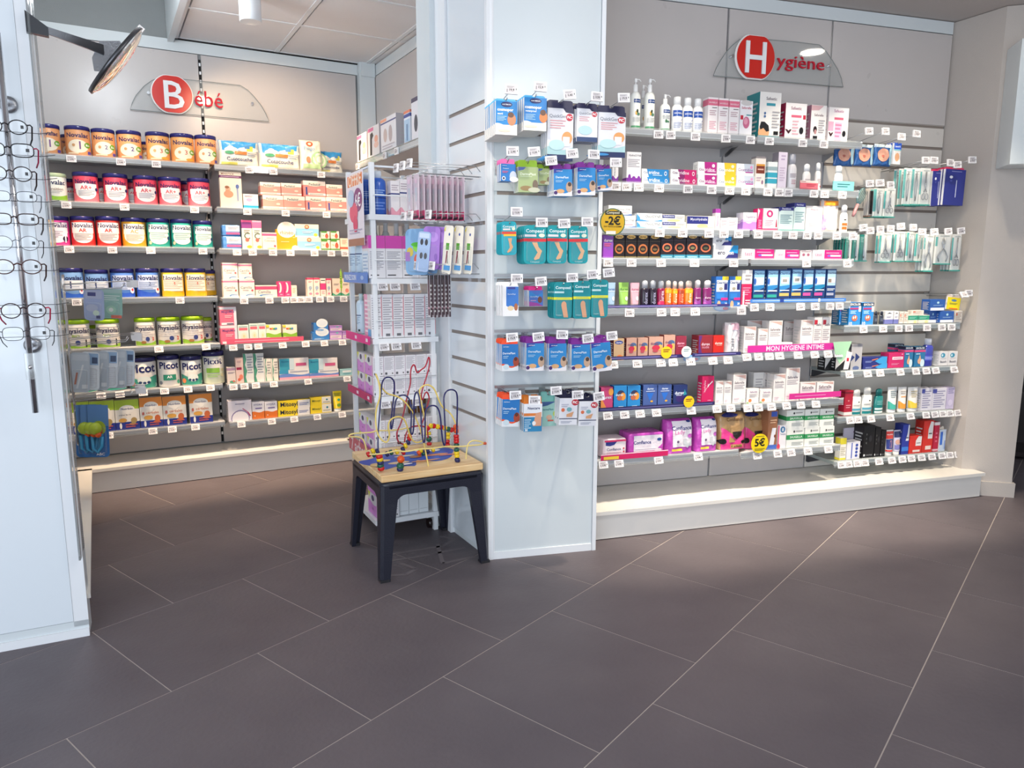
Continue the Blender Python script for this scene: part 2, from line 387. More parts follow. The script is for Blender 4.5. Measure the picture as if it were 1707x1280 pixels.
def k_tool(w, d, h, D):   # carded tool: white card, teal edge, steel tool in a clear bubble
    mb = MB(); x = w / 2; mb.box(-x, -.001, 0, x, .001, h, D['c'])
    prints(mb, D['p'], lambda u, v, l: (-x + u * w, -.001 - l * L0, v * h), w, h)
    mb.box(-x, -d, 0, x, .001, h * .035, D.get('foot', '#3a9a8f'))
    t = MB(); k = D['tool']; r = min(.0035, w * .08); y = -.008
    if k == 'scissors':
        for s in (-1, 1):
            t.tube([(s * w * .03, y, h * .9), (-s * w * .04, y, h * .5), (s * w * .14, y, h * .36)], r * .8, 5)
            t.tube([(s * w * .17 + w * .13 * cos(a * pi / 5), y, h * .24 + h * .09 * sin(a * pi / 5)) for a in range(10)], r * .6, 5, closed=True)
    elif k == 'pliers':
        for s in (-1, 1):
            t.tube([(s * w * .02, y, h * .88), (s * w * .1, y, h * .7), (-s * w * .04, y, h * .58), (s * w * .16, y, h * .42), (s * w * .32, y, h * .25), (s * w * .22, y, h * .1)], r, 6)
    elif k == 'tweezers':
        for s in (-1, 1): t.tube([(0, y, h * .88), (s * w * .14, y, h * .6), (s * w * .1, y, h * .3), (s * w * .02, y, h * .12)], r * .7, 5)
    elif k == 'comb':
        t.box(-w * .3, y - .002, h * .1, w * .3, y + .002, h * .9, '#8a6a58')
    else: t.lathe([(r, h * .12), (r * 1.3, h * .2), (r, h * .5), (r * .6, h * .86)], '#ccc', 8, y=y)
    R_ = [('backing_card', mb, 'printed_carton'), ('steel_tool', t, D.get('tm', 'brushed_steel'))]
    q = .84; cb = MB(); y1 = -.0015
    cb.face([(-x * q, -d, h * .04), (x * q, -d, h * .04), (x * q, -d, h * .93), (-x * q, -d, h * .93)], '#fff')
    for sg in (-1, 1): cb.face([(sg * x * q, -d, h * .04), (sg * x * q, y1, h * .04), (sg * x * q, y1, h * .93), (sg * x * q, -d, h * .93)], '#fff')
    R_.append(('clear_bubble', cb, 'clear_film'))
    return R_
def k_jar(w, d, h, D):
    r = w / 2; mb = MB().lathe([(r * .92, 0), (r, .003), (r, h * .66), (r * .94, h * .7)], D['c'], 20)
    prints(mb, D['p'], lambda u, v, l: ((r + .0006 + l * .0003) * cos(-pi / 2 + (u - .5) * 2.3), (r + .0006 + l * .0003) * sin(-pi / 2 + (u - .5) * 2.3), .004 + v * h * .6), w, h * .66, flat=False)
    return [('jar_body', mb, 'glossy_plastic'), ('lid', MB().lathe([(r, h * .7), (r * 1.02, h * .72), (r * 1.02, h * .97), (r * .9, h)], D.get('cap', '#eee'), 20), 'glossy_plastic')]
def k_strip(w, d, h, D):
    mb = MB().box(-w / 2, -d / 2, 0, w / 2, d / 2, h, D['c'])
    prints(mb, D['p'], lambda u, v, l: (-w / 2 + u * w, -d / 2 - l * L0, v * h), w, h); return [('strip', mb, 'printed_carton')]
KIND = {'carton': k_carton, 'tin': k_tin, 'bottle': k_bottle, 'tube': k_tube, 'bag': k_bag, 'softbox': k_softbox, 'hang': k_hang, 'blister': k_blister, 'tool': k_tool, 'jar': k_jar, 'strip': k_strip}
_pm = {}
def parts_for(key, w, d, h):
    k = (key, round(w, 3), round(d, 3), round(h, 3))
    if k not in _pm:
        D = DES[key]; _pm[k] = [(n, mb.mesh(n, m)) for n, mb, m in KIND[D['k']](w, d, h, D)]
    return _pm[k]
def place(key, loc, w, d, h, rz, label, group=None, tilt=(0, 0)):
    D = DES[key]; P = parts_for(key, w, d, h)
    if len(P) == 1:
        o = link(D['n'], P[0][1], None, loc, (tilt[0], tilt[1], rz))
    else:
        o = empty(D['n'], loc, rz); o.rotation_euler = (tilt[0], tilt[1], rz)
        for n, me in P: link(n, me, o)
    tag(o, label, D['cat'], group); return o
# product designs: key|kind|name|category|look|depth mm|colour|extras|flat print
DESTXT = r'''
nva1|tin|formula_tin|tin|orange formula tin numbered one|130|#e9a26c|lid=#2b2a6e|r 0 0 .06 1 #d98a50;e .5 .36 .34 .27 #f6e8d0;t .5 .81 .74 Novalac #25255f .02;t .56 .4 .05 1 #7a4a86;e .82 .42 .12 .11 #6aa52c;t .82 .42 .14 Bio #fff;e .36 .4 .05 .06 #cf9a66;r .16 .04 .5 .1 #f3d9b6;r .8 .04 .95 .17 #54479b
nva2|tin|formula_tin|tin|orange formula tin numbered two|130|#eaa46c|lid=#2b2a6e|e .5 .36 .34 .27 #f6e8d0;t .5 .81 .74 Novalac #25255f .02;t .58 .4 .1 2 #4a3a86;e .82 .42 .12 .11 #6aa52c;t .82 .42 .14 Bio #fff;e .36 .4 .05 .06 #cf9a66;r .2 .04 .6 .1 #f3d9b6;r .8 .04 .95 .17 #54479b
nva3|tin|formula_tin|tin|orange formula tin numbered three|130|#efab66|lid=#2b2a6e|e .5 .36 .34 .27 #f8ead0;t .5 .81 .74 Novalac #25255f .02;t .58 .4 .09 3 #c8604a;e .82 .42 .12 .11 #6aa52c;t .82 .42 .14 Bio #fff;e .36 .4 .05 .06 #d9a870;r .2 .04 .6 .1 #f6dcb6;e .72 .1 .16 .06 #f0a23a
nvgr|tin|formula_tin|tin|white and green formula tin|130|#f3f3ea|lid=#cfe0b4|w 0 .22 .05 1 #8fc23c;t .5 .79 .78 Novalac #23305f .02;t .5 .5 .6 Transition #a08a7a;l .25 .3 .75 .42 2 #bbb
nvre|tin|formula_tin|tin|pinkish red formula tin with navy lid|130|#d8445e|lid=#2b2a6e|w 0 .3 .06 2 #e8707e;e .5 .42 .36 .34 #f6f2f0;r .12 .5 .88 .72 #f6f2f0;t .5 .81 .74 Novalac #25255f .02;t .5 .56 .36 AR+ #d23a4e .02;l .25 .22 .78 .46 4 #a9a7b8;e .86 .5 .06 .07 #2b2f6a
nvrd|tin|formula_tin|tin|red formula tin marked AR|130|#dd3a38|lid=#2b2a6e|e .5 .42 .37 .33 #f7f1ee;r .1 .5 .9 .94 #f7f1ee;t .5 .82 .76 Novalac #25255f .02;t .5 .62 .26 AR #d8352e .025;l .2 .2 .8 .5 5 #b9a9a8
nvye|tin|formula_tin|tin|yellow formula tin marked AC|130|#eaa928|lid=#2b2a6e|e .5 .42 .38 .33 #fbf5e4;r .1 .5 .9 .94 #fbf5e4;t .5 .82 .76 Novalac #25255f .02;t .5 .62 .26 AC #e9954a;l .2 .2 .8 .5 5 #c9b9a8
nvpi|tin|formula_tin|tin|bright pink formula tin numbered one|130|#e0409a|lid=#2b2a6e|e .5 .42 .38 .33 #f9eaf2;r .1 .5 .9 .94 #f9eaf2;t .5 .82 .76 Novalac #25255f .02;l .15 .3 .7 .6 4 #b9a9b8;e .78 .26 .1 .12 #221a3a;t .78 .26 .05 1 #fff
nvte|tin|formula_tin|tin|teal formula tin with navy lid|130|#2aa99b|lid=#2b2a6e|e .5 .42 .38 .33 #f3f0ea;r .1 .6 .9 .94 #e2f0ec;t .5 .82 .76 Novalac #25255f .02;l .2 .3 .8 .62 4 #9fc4bc;e .86 .36 .07 .08 #23406a;e .16 .16 .06 .07 #f2c9a8
nvb1|tin|formula_tin|tin|pale blue formula tin numbered one|130|#7fa9de|lid=#2b2a6e|r 0 .36 1 .7 #eef2f8;w 0 .2 .06 1 #2f62c8;t .5 .8 .8 Novalac #25255f .02;t .46 .52 .05 1 #44507a;l .1 .3 .9 .6 3 #b9c4d8;e .84 .26 .1 .12 #f0f0f4;e .84 .3 .05 .06 #d8343c
nvb2|tin|formula_tin|tin|blue formula tin numbered two|130|#5c8cdd|lid=#2b2a6e|r .08 .3 .92 .92 #c9d8f4;w 0 .22 .06 1 #2b58c4;t .5 .8 .8 Novalac #25255f .02;t .54 .55 .09 2 #44507a;l .15 .32 .85 .64 4 #9fb0d4;e .84 .26 .1 .12 #f0f0f4;e .84 .3 .05 .06 #d8343c
nvb3|tin|formula_tin|tin|yellow edged white formula tin numbered three|130|#ecc53e|lid=#2b2a6e|r .1 .22 .9 .94 #f6f1e2;t .5 .79 .78 Novalac #25255f .02;t .52 .56 .09 3 #cf6a5a;l .14 .3 .86 .74 6 #c9b9a8;w 0 .2 .04 0 #e0b01e
phys1|tin|formula_tin|tin|green lidded white formula tin numbered one|130|#ece6e0|lid=#9cc61e|w 0 .12 .05 1 #86b13a;l .05 .3 .95 .92 6 #c9c4c4;t .5 .72 .92 Physiolac #2b2a4e .02;t .78 .2 .05 1 #222;e .5 .24 .08 .1 #33407a;t .45 .52 .24 BIO #8fb23a
phys2|tin|formula_tin|tin|green lidded white formula tin numbered two|130|#ece6e0|lid=#9cc61e|w 0 .14 .05 1 #86b13a;l .05 .34 .95 .92 6 #c9c4c4;t .5 .72 .92 Physiolac #2b2a4e .02;t .8 .28 .1 2 #d2433a .03;e .56 .28 .08 .1 #33407a;e .4 .14 .1 .06 #a0703a
pict|tin|formula_tin|tin|white and sea green formula tin with navy lid|130|#f2eee8|lid=#24265e|w 0 .4 .07 2 #3f9c88;t .5 .78 .8 Picot #1d2566 .03;e .52 .3 .2 .16 #e8f0ec;e .4 .22 .05 .05 #24406a;e .52 .2 .05 .05 #24406a;e .64 .22 .05 .05 #24406a;e .16 .18 .09 .1 #ef8a5a;t .9 .1 .06 2 #fff
pica|tin|formula_tin|tin|white formula tin with AR panel|130|#efebe6|lid=#24265e|t .5 .82 .78 Picot #1d2566 .03;l .3 .66 .7 .7 1 #667;r .26 .24 .74 .46 #2f8f74;t .5 .37 .2 AR #fff .02;e .85 .16 .08 .08 #4aa58c;e .14 .14 .08 .07 #8a8a9a
picg|tin|formula_tin|tin|white and pale green formula tin|130|#e3e8cc|lid=#24265e|r 0 .55 1 1 #f1efe6;t .44 .84 .74 Picot #1d2566 .03;r .18 .4 .68 .58 #8cc04a;l .2 .22 .68 .36 2 #9cc86a;e .8 .5 .05 .06 #c9c49a;e .78 .3 .05 .06 #c9c49a
wipeA|bag|wipes_pack|wipes pack|sky blue and cream baby wipes pack|60|#f3eddc||r 0 .6 1 1 #3fa0dc;e .3 .62 .18 .12 #f5f1e4;e .75 .66 .28 .1 #f5f1e4;r .7 .6 .86 .8 #e9dd5a;r .64 .7 .78 .84 #5a9ad0;e .28 .68 .09 .1 #f8f4f0;e .24 .52 .12 .06 #5aae7c;r .38 .46 .7 .58 #e6894a;t .5 .28 .66 Cotocouche #26306a .015;r .04 .03 .44 .14 #e9e070;l .72 .4 .96 .54 2 #8a90a0
tallbag|bag|wipes_pack|wipes pack|tall cream wipes pack with green rainbow|70|#f2ecd8||e .42 .86 .16 .08 #d9603a;e .42 .86 .08 .04 #f6e0c8;e .9 .38 .42 .26 #a9cf9c;e .9 .38 .34 .21 #f2ecd8;e .9 .38 .26 .16 #b9d8a8;e .9 .38 .17 .1 #f2ecd8;e .34 .36 .1 .1 #ef7f5a;r .1 .08 .9 .22 #b7d39a;t .4 .7 .5 Pingo #7aa0c0
babybox|carton|carton|box|cream carton showing a baby and a thermometer|40|#f0e2cc||t .38 .94 .6 MINISTICK #8a5a3a;r 0 .83 1 .9 #6c2f5c;l .06 .85 .9 .88 1 #e7c5d8;e .38 .38 .22 .1 #dd9a76;e .36 .52 .12 .08 #e8b090;e .34 .46 .1 .05 #dd9a76;e .32 .57 .1 .04 #9a6240;r .76 .2 .84 .6 #9aa0ba;e .8 .6 .08 .06 #5c70a8
lowcard|carton|display_card|card|low tilted product card with teal foot|20|#efe3dc||r 0 0 1 .22 #2b9cc0;e .4 .6 .2 .12 #a9a0c0;l .1 .78 .7 .9 2 #7a6a8a
pinkb|carton|carton|box|small coral pink carton with oval logo|70|#ef9a8c||r 0 .72 1 1 #f4e3d6;e .42 .76 .34 .13 #e6dcc8;t .42 .76 .5 Pediakid #4a5a6a;r 0 .08 1 .2 #f6ece0;l .1 .1 .8 .18 1 #8a7a7a;e .74 .4 .1 .08 #f7cdbc
pinkb2|carton|carton|box|coral pink carton with blue side stripe|70|#ef8c86||r 0 .72 1 1 #f4e3d6;e .5 .78 .34 .13 #e6dcc8;t .5 .78 .5 Pediakid #4a5a6a;r .1 .1 .18 .6 #34508a;r .22 .08 1 .22 #f6ece0;l .26 .1 .9 .19 1 #8a7a7a;e .7 .42 .08 .08 #f7cdbc
bluebx|softbox|nappy_cream_box|box|rounded blue and white carton with pink band|80|#4f86c8||r .18 .4 1 .98 #ece6e2;r .18 .12 1 .3 #ec5a8a;l .3 .6 .95 .84 2 #8a90a8
ctall1|carton|carton|box|tall cream carton with plum top|38|#f5ead2||r 0 .72 1 .93 #8e3f86;r 0 .93 1 1 #e85a92;l .2 .56 .8 .68 2 #8a8a8a;t .5 .46 .6 C #5a6a5a;e .5 .32 .2 .06 #d86a5a;e .7 .08 .26 .05 #f0b53a
ctall2|carton|carton|box|tall cream carton with pink top|38|#f5ead2||r 0 .74 1 .94 #ee6a98;r 0 .94 1 1 #f4a0b8;l .2 .56 .8 .68 2 #8a8a8a;t .5 .46 .6 C #5a6a5a;e .5 .32 .2 .06 #d86a5a;e .7 .08 .26 .05 #f0b53a
calen|carton|carton|box|cream carton with thin pink header|50|#f6ead6||r 0 .8 1 .94 #e8608c;t .52 .52 .74 Calendula #a08a80;l .3 .64 .8 .72 1 #b9a9a0;e .86 .2 .08 .07 #d8506a;e .6 .05 .3 .04 #9cc07a
rhin|carton|carton|box|orange carton with cream arc|45|#f4a522||e .5 .98 .46 .4 #fbeed6;t .5 .84 .66 rhinéo #8a7a5a;e .9 .06 .18 .16 #f8ead8;l .2 .36 .6 .42 1 #fbe2a8;t .86 .6 .12 NG #fbe2a8
sunbx|carton|carton|box|pale blue carton with brown round seal|60|#8fc4e0||r 0 .68 1 1 #f2e2cc;r 0 0 1 .1 #e8f0ea;e .5 .8 .1 .16 #b0674a;e .5 .8 .06 .09 #e8b890;e .86 .2 .08 .12 #f2d84a;l .3 .3 .75 .5 2 #d8ecf4
gresm|carton|carton|box|little green and cream carton with red bear|40|#f6e8d2||r 0 0 1 .16 #4f8f3a;r 0 .84 .7 1 #4f8f3a;e .66 .45 .2 .26 #d9604a;e .66 .66 .1 .12 #c84a3a;t .24 .5 .3 TK #3a7a3a
pinksm|carton|carton|box|little peach carton with red foot|30|#f2d3bd||r 0 .1 1 .28 #e0604a;l .2 .5 .8 .9 4 #cf9a80
cami|carton|carton|box|square cream carton with pink header|60|#f5ecdc||r 0 .84 1 .94 #ee86a4;t .45 .56 .74 Camilia #8a8690;e .7 .1 .3 .08 #4a86c4;e .76 .06 .3 .08 #f5ecdc;e .84 .4 .07 .05 #e0505a;l .2 .38 .6 .46 1 #b9a9b0
pkwide|carton|carton|box|wide cream carton with raspberry header|60|#f5ecdc||r 0 .64 1 .92 #e2527a;t .4 .45 .6 Camilia #8a8690;e .5 .14 .34 .1 #4a86c4;e .6 .08 .34 .1 #f5ecdc
pksm|carton|carton|box|small hot pink carton with white arc|45|#e9427e||e .3 .6 .3 .34 #f4e6dc;e .14 .62 .2 .3 #e9427e;l .3 .1 .7 .2 1 #f4c0d0
crsm|carton|carton|box|little cream carton near the shelf gap|30|#f2e0cc||l .2 .3 .8 .8 4 #d0a890
pktall|carton|carton|box|slim cream carton with pink drawing|50|#f3e0d2||r 0 .9 1 1 #d8486c;l .2 .72 .8 .84 2 #cf7a8a;e .5 .46 .28 .1 #a0b0c4;p #a0b0c4 .3 .3 .7 .6 .5 .3;e .5 .14 .3 .06 #e88aa0
pkred|carton|carton|box|slim cream carton with hot pink panel|50|#f3e0d2||r 0 .36 1 .72 #e8407c;l .1 .84 .9 .94 1 #444;l .2 .1 .8 .3 3 #cf9aa0
vegi|carton|carton|box|peach carton with green hills|55|#ecd6c0||w 0 .12 .06 2 #3f9c78;e .6 .3 .2 .12 #e88a78;l .15 .6 .8 .72 2 #a09084
magic|carton|carton|box|pink carton with script lettering|70|#f0718c||r 0 .86 1 1 #e8e0e4;r .84 0 1 .86 #dfe4ee;t .5 .72 .78 MagicMix #7a4a86;l .3 .4 .75 .56 2 #f8c8cf;r .08 .04 .8 .16 #f6f0f2;r .4 .06 .8 .12 #5a4a68
mint|carton|carton|box|mint and cream carton with pale flower|40|#dff0e6||r .1 .72 .9 .86 #e8707c;l .1 .88 .9 .96 1 #9ab0a8;e .55 .4 .3 .2 #f4ecd4;e .55 .4 .12 .09 #f0e0a8;r 0 0 1 .12 #7cc0b0
rainb|carton|carton|box|cream carton with green waves and rainbow dots|60|#f8f0d6||w .1 .5 .05 1 #8dc63f;w 0 .26 .05 1 #f4f4e0;e .3 .78 .08 .05 #e0503a;e .42 .79 .08 .05 #e9a03a;e .54 .78 .08 .05 #58b04a;e .66 .79 .08 .05 #4a90d0;r 0 .86 .2 1 #f0d83a
bwave|carton|carton|box|blue carton with white arc|60|#3f82c8||e .58 .96 .4 .5 #eef0f0;e .58 1 .3 .34 #dfe6ee;e .4 .2 .3 .1 #6aa0d8;l .1 .1 .5 .2 1 #dfe6ee
purpb|carton|carton|box|small lilac carton|60|#c79ad8||r .06 .16 .94 .5 #f1e0d8;l .1 .2 .8 .42 2 #a58ac0;e .6 .8 .1 .12 #7fc6c0;r 0 .9 1 1 #a078c0
crps|carton|carton|box|short cream carton with mauve header|35|#ecdcd2||r 0 .8 1 .94 #c9a0b8;l .1 .6 .9 .72 2 #a090a0;e .6 .1 .36 .08 #58a080;e .76 .14 .14 .06 #e07060
crpt|carton|carton|box|cream carton with maroon badge and roses|38|#efcfc4||r .1 .52 .78 .62 #a8284e;e .66 .24 .26 .1 #ef8a70;e .4 .14 .2 .06 #e0674a;l .2 .8 .8 .9 2 #c9a0a0
wvta|carton|carton|box|tall white carton with wavy green edge|45|#e9eae6||p #4f9c80 0 0 .3 0 .16 .2 .34 .4 .14 .62 .3 .8 .2 1 0 1;l .36 .3 .95 .92 7 #9aa0ac
wvsh|carton|carton|box|short white carton with wavy green edge|40|#ece6da||p #6aa088 .1 0 .34 0 .2 .25 .38 .5 .2 .75 .34 1 .16 1;l .42 .3 .95 .9 5 #a8a4a0
dflat|carton|carton|box|long flat white carton with blue and pink stripes|60|#f1ece8||r 0 0 1 .26 #e8a2b4;w .26 .52 .1 0 #6f8fd0;r 0 .62 .3 1 #3f9ac0;l .35 .7 .95 .9 1 #b0b4c4
mitb|carton|carton|box|long white carton with teal end and pink bar|55|#f0e8e4||r 0 0 .34 1 #3fa0b8;t .22 .72 .3 Bepanthen #1f5a88;r .56 .3 .92 .56 #d8608c;r .34 0 .5 1 #d5e6ea
tealsm|carton|carton|box|short pale teal carton|50|#9cc8cc||r .2 .5 .9 .8 #e8eeec;l .25 .2 .9 .4 2 #5a9aa4
nutg|carton|cereal_box|box|lime topped infant cereal box|80|#f1ece2|side=#e8e4da|r 0 .68 1 1 #a8c63a;e .5 .68 .32 .14 #f4f1ea;p #f4f1ea .18 .68 .82 .68 .5 .5;t .5 .7 .5 Nutribén #24407a .015;r 0 0 1 .26 #24338c;e .3 .32 .17 .07 #c99a4a;e .76 .3 .13 .1 #a98f5a;e .7 .18 .14 .05 #a98f5a;e .2 .14 .05 .1 #f4f1ea;l .4 .06 .9 .2 2 #c05a5a;t .4 .5 .5 crème_de_riz #6a6a7a
nuto|carton|cereal_box|box|orange topped infant cereal box|80|#f1ece2|side=#e8e4da|r 0 .7 1 1 #e8913c;e .5 .72 .32 .14 #f4f1ea;p #f4f1ea .18 .72 .82 .72 .5 .52;t .5 .74 .5 Nutribén #24407a .015;r 0 0 1 .24 #24338c;e .36 .34 .2 .07 #d8a24a;e .76 .3 .13 .11 #c8683a;e .72 .18 .15 .05 #c8683a;e .2 .14 .05 .1 #f4f1ea;l .4 .06 .9 .2 2 #c05a5a;t .14 .48 .1 8 #c8452a .03;t .55 .5 .55 céréales #b0604a
lavb|carton|carton|box|lavender white box with arc and plum stroke|90|#e8e4ee||e .5 .12 .4 .42 #8f86b0;e .5 .1 .36 .38 #efecf2;p #b03a6e .62 .62 .86 .4 .96 .2 .9 .2 .8 .42 .6 .58;l .3 .8 .7 .88 1 #8a86a4
orab|carton|carton|box|white carton with orange lower half|70|#eceaf0||w 0 .42 .04 1 #e0752e;t .5 .84 .7 HYDRA #6a6a9a;l .25 .56 .8 .7 1 #7a6aa8;e .2 .2 .03 .04 #fff
mito|carton|carton|box|long yellow carton with dark lettering|50|#f2d52a|side=#e8c820|r .62 0 1 1 #e8e6e4;t .34 .5 .54 Mitosyl #2c3340 .02;l .66 .3 .96 .7 2 #7a86b8
mits|carton|carton|box|shorter yellow and white carton|50|#f0d430||r .55 .1 1 1 #ece8dc;t .28 .5 .4 Mitosyl #5a6a3a;e .8 .62 .05 .12 #3a8aa0;l .6 .2 .95 .4 1 #b0a88a
ytube|tube|cream_tube|tube|yellow cream tube standing on its cap|30|#efd42a|cap=#f0f0ec|l .15 .7 .85 .9 3 #6a7a3a;e .6 .5 .14 .07 #3a9a7a;e .6 .2 .2 .09 #6a9a3a
pumpw|bottle|pump_bottle|bottle|tall white pump bottle with navy label|55|#eceeea|ty=pump|r .2 .84 .84 .96 #27447e;t .5 .9 .5 Saforelle #dde;e .42 .5 .1 .07 #d8a03a;e .6 .46 .14 .05 #57806a;e .5 .56 .08 .06 #3a4a3a;r 0 0 1 .07 #4f9a6c;l .15 .2 .85 .36 4 #a0a4a8
pumps|bottle|pump_bottle|bottle|small white pump bottle with navy label|50|#eceeea|ty=pump|r .2 .78 .84 .94 #27447e;t .5 .86 .5 Saforelle #dde;e .42 .4 .1 .08 #3a6a4a;e .6 .38 .12 .05 #57806a;l .15 .5 .85 .7 3 #a0a4a8;r 0 0 1 .05 #6aaa7c
saug|bottle|intimate_wash_bottle|bottle|white bottle with cobalt band|50|#f1f1f1|ty=round;nk=.62;cw=.66|r 0 .66 1 .94 #2c50a0;t .5 .8 .8 SAUGELLA #e8ecf4 .015;p #7a86b8 .5 .3 .85 .52 .82 .56 .6 .42;l .1 .1 .8 .4 4 #9aa4c4
pinkc|carton|carton|box|white carton with rose header band|50|#f4ecec||r 0 .78 1 .95 #e0708c;t .5 .86 .84 SAUGELLA #f4e4e8 .015;l .15 .5 .85 .66 3 #c0a0a8;l .15 .12 .85 .36 5 #e0a0b0;l .4 .7 .9 .74 1 #444
eggb|carton|carton|box|white carton showing a pink oval brush|60|#efedf0||e .5 .94 .46 .08 #cfcac8;t .5 .8 .78 Saforelle #c03a5c .015;e .52 .38 .27 .17 #c86a8c;e .48 .42 .16 .1 #e39ab0;r .04 .46 .26 .58 #c8283e;r .5 .58 .95 .61 #2f8c94
belt|carton|carton|box|large white carton with teal side and midriff belt picture|110|#ece8e4|side=#1d7f84|t .55 .86 .5 Safeetic #5a4a5a .015;r .32 .7 .74 .76 #3a93a4;e .24 .1 .26 .16 #e2a87a;p #16181c .04 .22 .1 .34 .26 .34 .46 .26 .5 .14 .36 .12 .22 .2 .08 .16;r 0 0 1 .03 #2f8c94;e .26 .53 .05 .03 #4a6a9a;e .26 .46 .05 .03 #4a6a9a;r .7 .06 .92 .14 #111;l .6 .2 .95 .6 6 #a8a4a8
safr|carton|carton|box|white carton with crimson side and black briefs|90|#ebe6e6|side=#a01c44|t .5 .86 .5 Safeetic #8a4a6a .015;r .28 .6 .76 .67 #d0607c;r .84 .56 .97 .68 #b82c44;r 0 .14 .3 .56 #efdde2;p #3a1820 0 .26 .1 .26 .17 .22 .24 .26 .32 .26 .2 .14 .16 .14;e .78 .24 .1 .1 #16161a;l .34 .1 .64 .54 5 #e0a8b4
safg|carton|carton|box|pale grey carton with dusty rose corner|90|#e6e3e2|side=#a8798c|p #cfa6ac 0 .99 .8 .99 .5 .86 0 .84;t .5 .72 .6 Saforelle #7a6068 .015;e .3 .3 .12 .1 #24181e;e .32 .24 .08 .07 #b98a8a;r .18 .02 .46 .12 #16161a;l .5 .2 .9 .6 6 #a8a4a8
safp|carton|carton|box|white carton with pink column and black briefs|80|#ebe6e6||t .5 .9 .5 Safeetic #b0709a .015;r .28 .64 .74 .71 #d0607c;r 0 .3 .26 .58 #e9a4bc;r .32 .02 .68 .56 #ecb2cc;l .34 .1 .66 .54 4 #d67a9c;p #3a1820 .02 .26 .1 .26 .14 .22 .18 .26 .26 .26 .16 .14 .12 .14;e .8 .24 .09 .09 #16161a
gynv|carton|carton|box|narrow white carton beside the column edge|40|#eceaea||T .4 .5 .5 HYALOGYNE #2c3050 .01;w 0 .2 .06 1 #7a3a9a
gynp|carton|carton|box|tall white carton with purple skyline foot|45|#eae9ec||t .56 .88 .84 HydraGYNE #4a4a58;l .08 .5 .9 .78 5 #a4a0ac;r 0 0 1 .16 #7d2f9c;e .2 .18 .1 .1 #7d2f9c;e .5 .16 .12 .06 #7d2f9c;e .85 .16 .1 .07 #7d2f9c
cicb|carton|carton|box|long white and blue wound care carton|45|#f0efee||p #2a84c4 .26 0 1 0 1 1 .18 1;t .15 .58 .17 Cica #4a6a9a;t .45 .58 .4 tridine #f0f4fa .012;e .88 .5 .05 .28 #e4ecf4;e .88 .5 .03 .16 #2a6ab0;l .4 .14 .75 .34 1 #c0dcf0
cicr|carton|carton|box|long white and raspberry wound care carton|45|#f0efee||p #cc2470 .36 0 1 0 1 1 .28 1;p #8c2a6c .36 0 .56 0 .5 1 .28 1;t .17 .58 .19 Cica #7a4a7a;t .5 .58 .42 tridine #f8e8f0 .012;e .88 .5 .05 .28 #f4e4ec;e .88 .5 .03 .16 #c42a6a
cicm|carton|carton|box|shorter white and magenta wound care carton|45|#f0efee||p #b82886 .38 .12 1 .12 1 1 .34 1;t .2 .42 .26 Cica #a04a86;t .62 .42 .54 tridine #f8e8f4 .012;e .82 .72 .08 .14 #f4e4ec;l .5 .2 .95 .34 1 #e8c0dc
cicy|carton|carton|box|shorter white and yellow wound care carton|45|#f0efee||p #f0bb2c .44 0 1 0 1 1 .36 1;t .22 .42 .28 Cica #7a8aa8;t .66 .42 .5 tridine #fbf4e0 .012;e .82 .72 .08 .14 #f8ecc4
cicw|carton|carton|box|shorter white and silver wound care carton|45|#efeef0||p #b9c2d0 .46 .3 1 .3 1 1 .4 1;t .5 .5 .86 Cicatridine #7a4a8a .012;r .5 .24 .94 .34 #a03a8a;e .84 .72 .07 .12 #d88ab8
brnt|carton|carton|box|narrow cream carton with brown badge|40|#e9e0d8||r 0 .94 1 1 #8a8284;r .06 .46 .92 .72 #7a3422;r .06 .7 .92 .76 #d8973a;l .2 .54 .8 .64 1 #e0b0a0;e .72 .18 .1 .07 #8a6a84;l .1 .2 .6 .36 2 #b8a0b0
cyanb|carton|carton|box|white carton with turquoise lower panel|45|#e8eceb||r 0 .18 1 .6 #3aa8c0;r 0 .36 1 .41 #e4ecec;r 0 .68 1 .82 #9ab0b4
lilt|carton|carton|box|tall pale lilac carton|50|#ded2e2|side=#8f8790|l .3 .76 .8 .94 2 #b8a4c0;l .2 .2 .8 .6 6 #c4b2c8
gbot|bottle|lotion_bottle|bottle|grey bottle with hang hole|40|#d4d2d6|ty=gel;sh=.2;cap=#b9b8bf|l .15 .6 .85 .86 4 #8a7a84;l .3 .2 .7 .5 3 #b0828c
wbot|bottle|lotion_bottle|bottle|small rounded white bottle|30|#e9e6e4|ty=gel;sh=.2|l .2 .4 .8 .8 4 #a89a9a;e .7 .2 .1 .06 #c4343c
stripr|strip|shelf_talker|shelf strip|pink shelf strip with small print|4|#e8707c||r 0 .74 1 1 #f2e2d8;l .35 .3 .9 .64 2 #b83248;l .02 .8 .3 .95 1 #b8686c
stript|strip|shelf_talker|shelf strip|turquoise shelf strip with small print|4|#7cc8c4||l .2 .3 .8 .8 2 #2f6a74
gynw|carton|carton|box|flat white carton with grey lettering|60|#ebebee||t .66 .62 .56 DonnaGYNE #3a3f4c;w 0 .12 .05 1 #4a6aa4;l .3 .2 .9 .34 1 #b88a9a
gynb|carton|carton|box|flat white carton with blue corner|60|#e9eef2||p #3c8ccc 0 0 .16 0 .12 .5 0 .9;t .64 .6 .6 OvulGYNE #3a3f4c;w 0 .12 .1 1 #3c8ccc
hydb|carton|carton|box|flat cream carton with navy tab|60|#e8e6da||r 0 .5 .56 .94 #2c3276;t .28 .72 .48 HydraFemme #d8dcf0;e .5 .2 .3 .16 #e8d890;l .6 .4 .95 .8 2 #b4b4b8
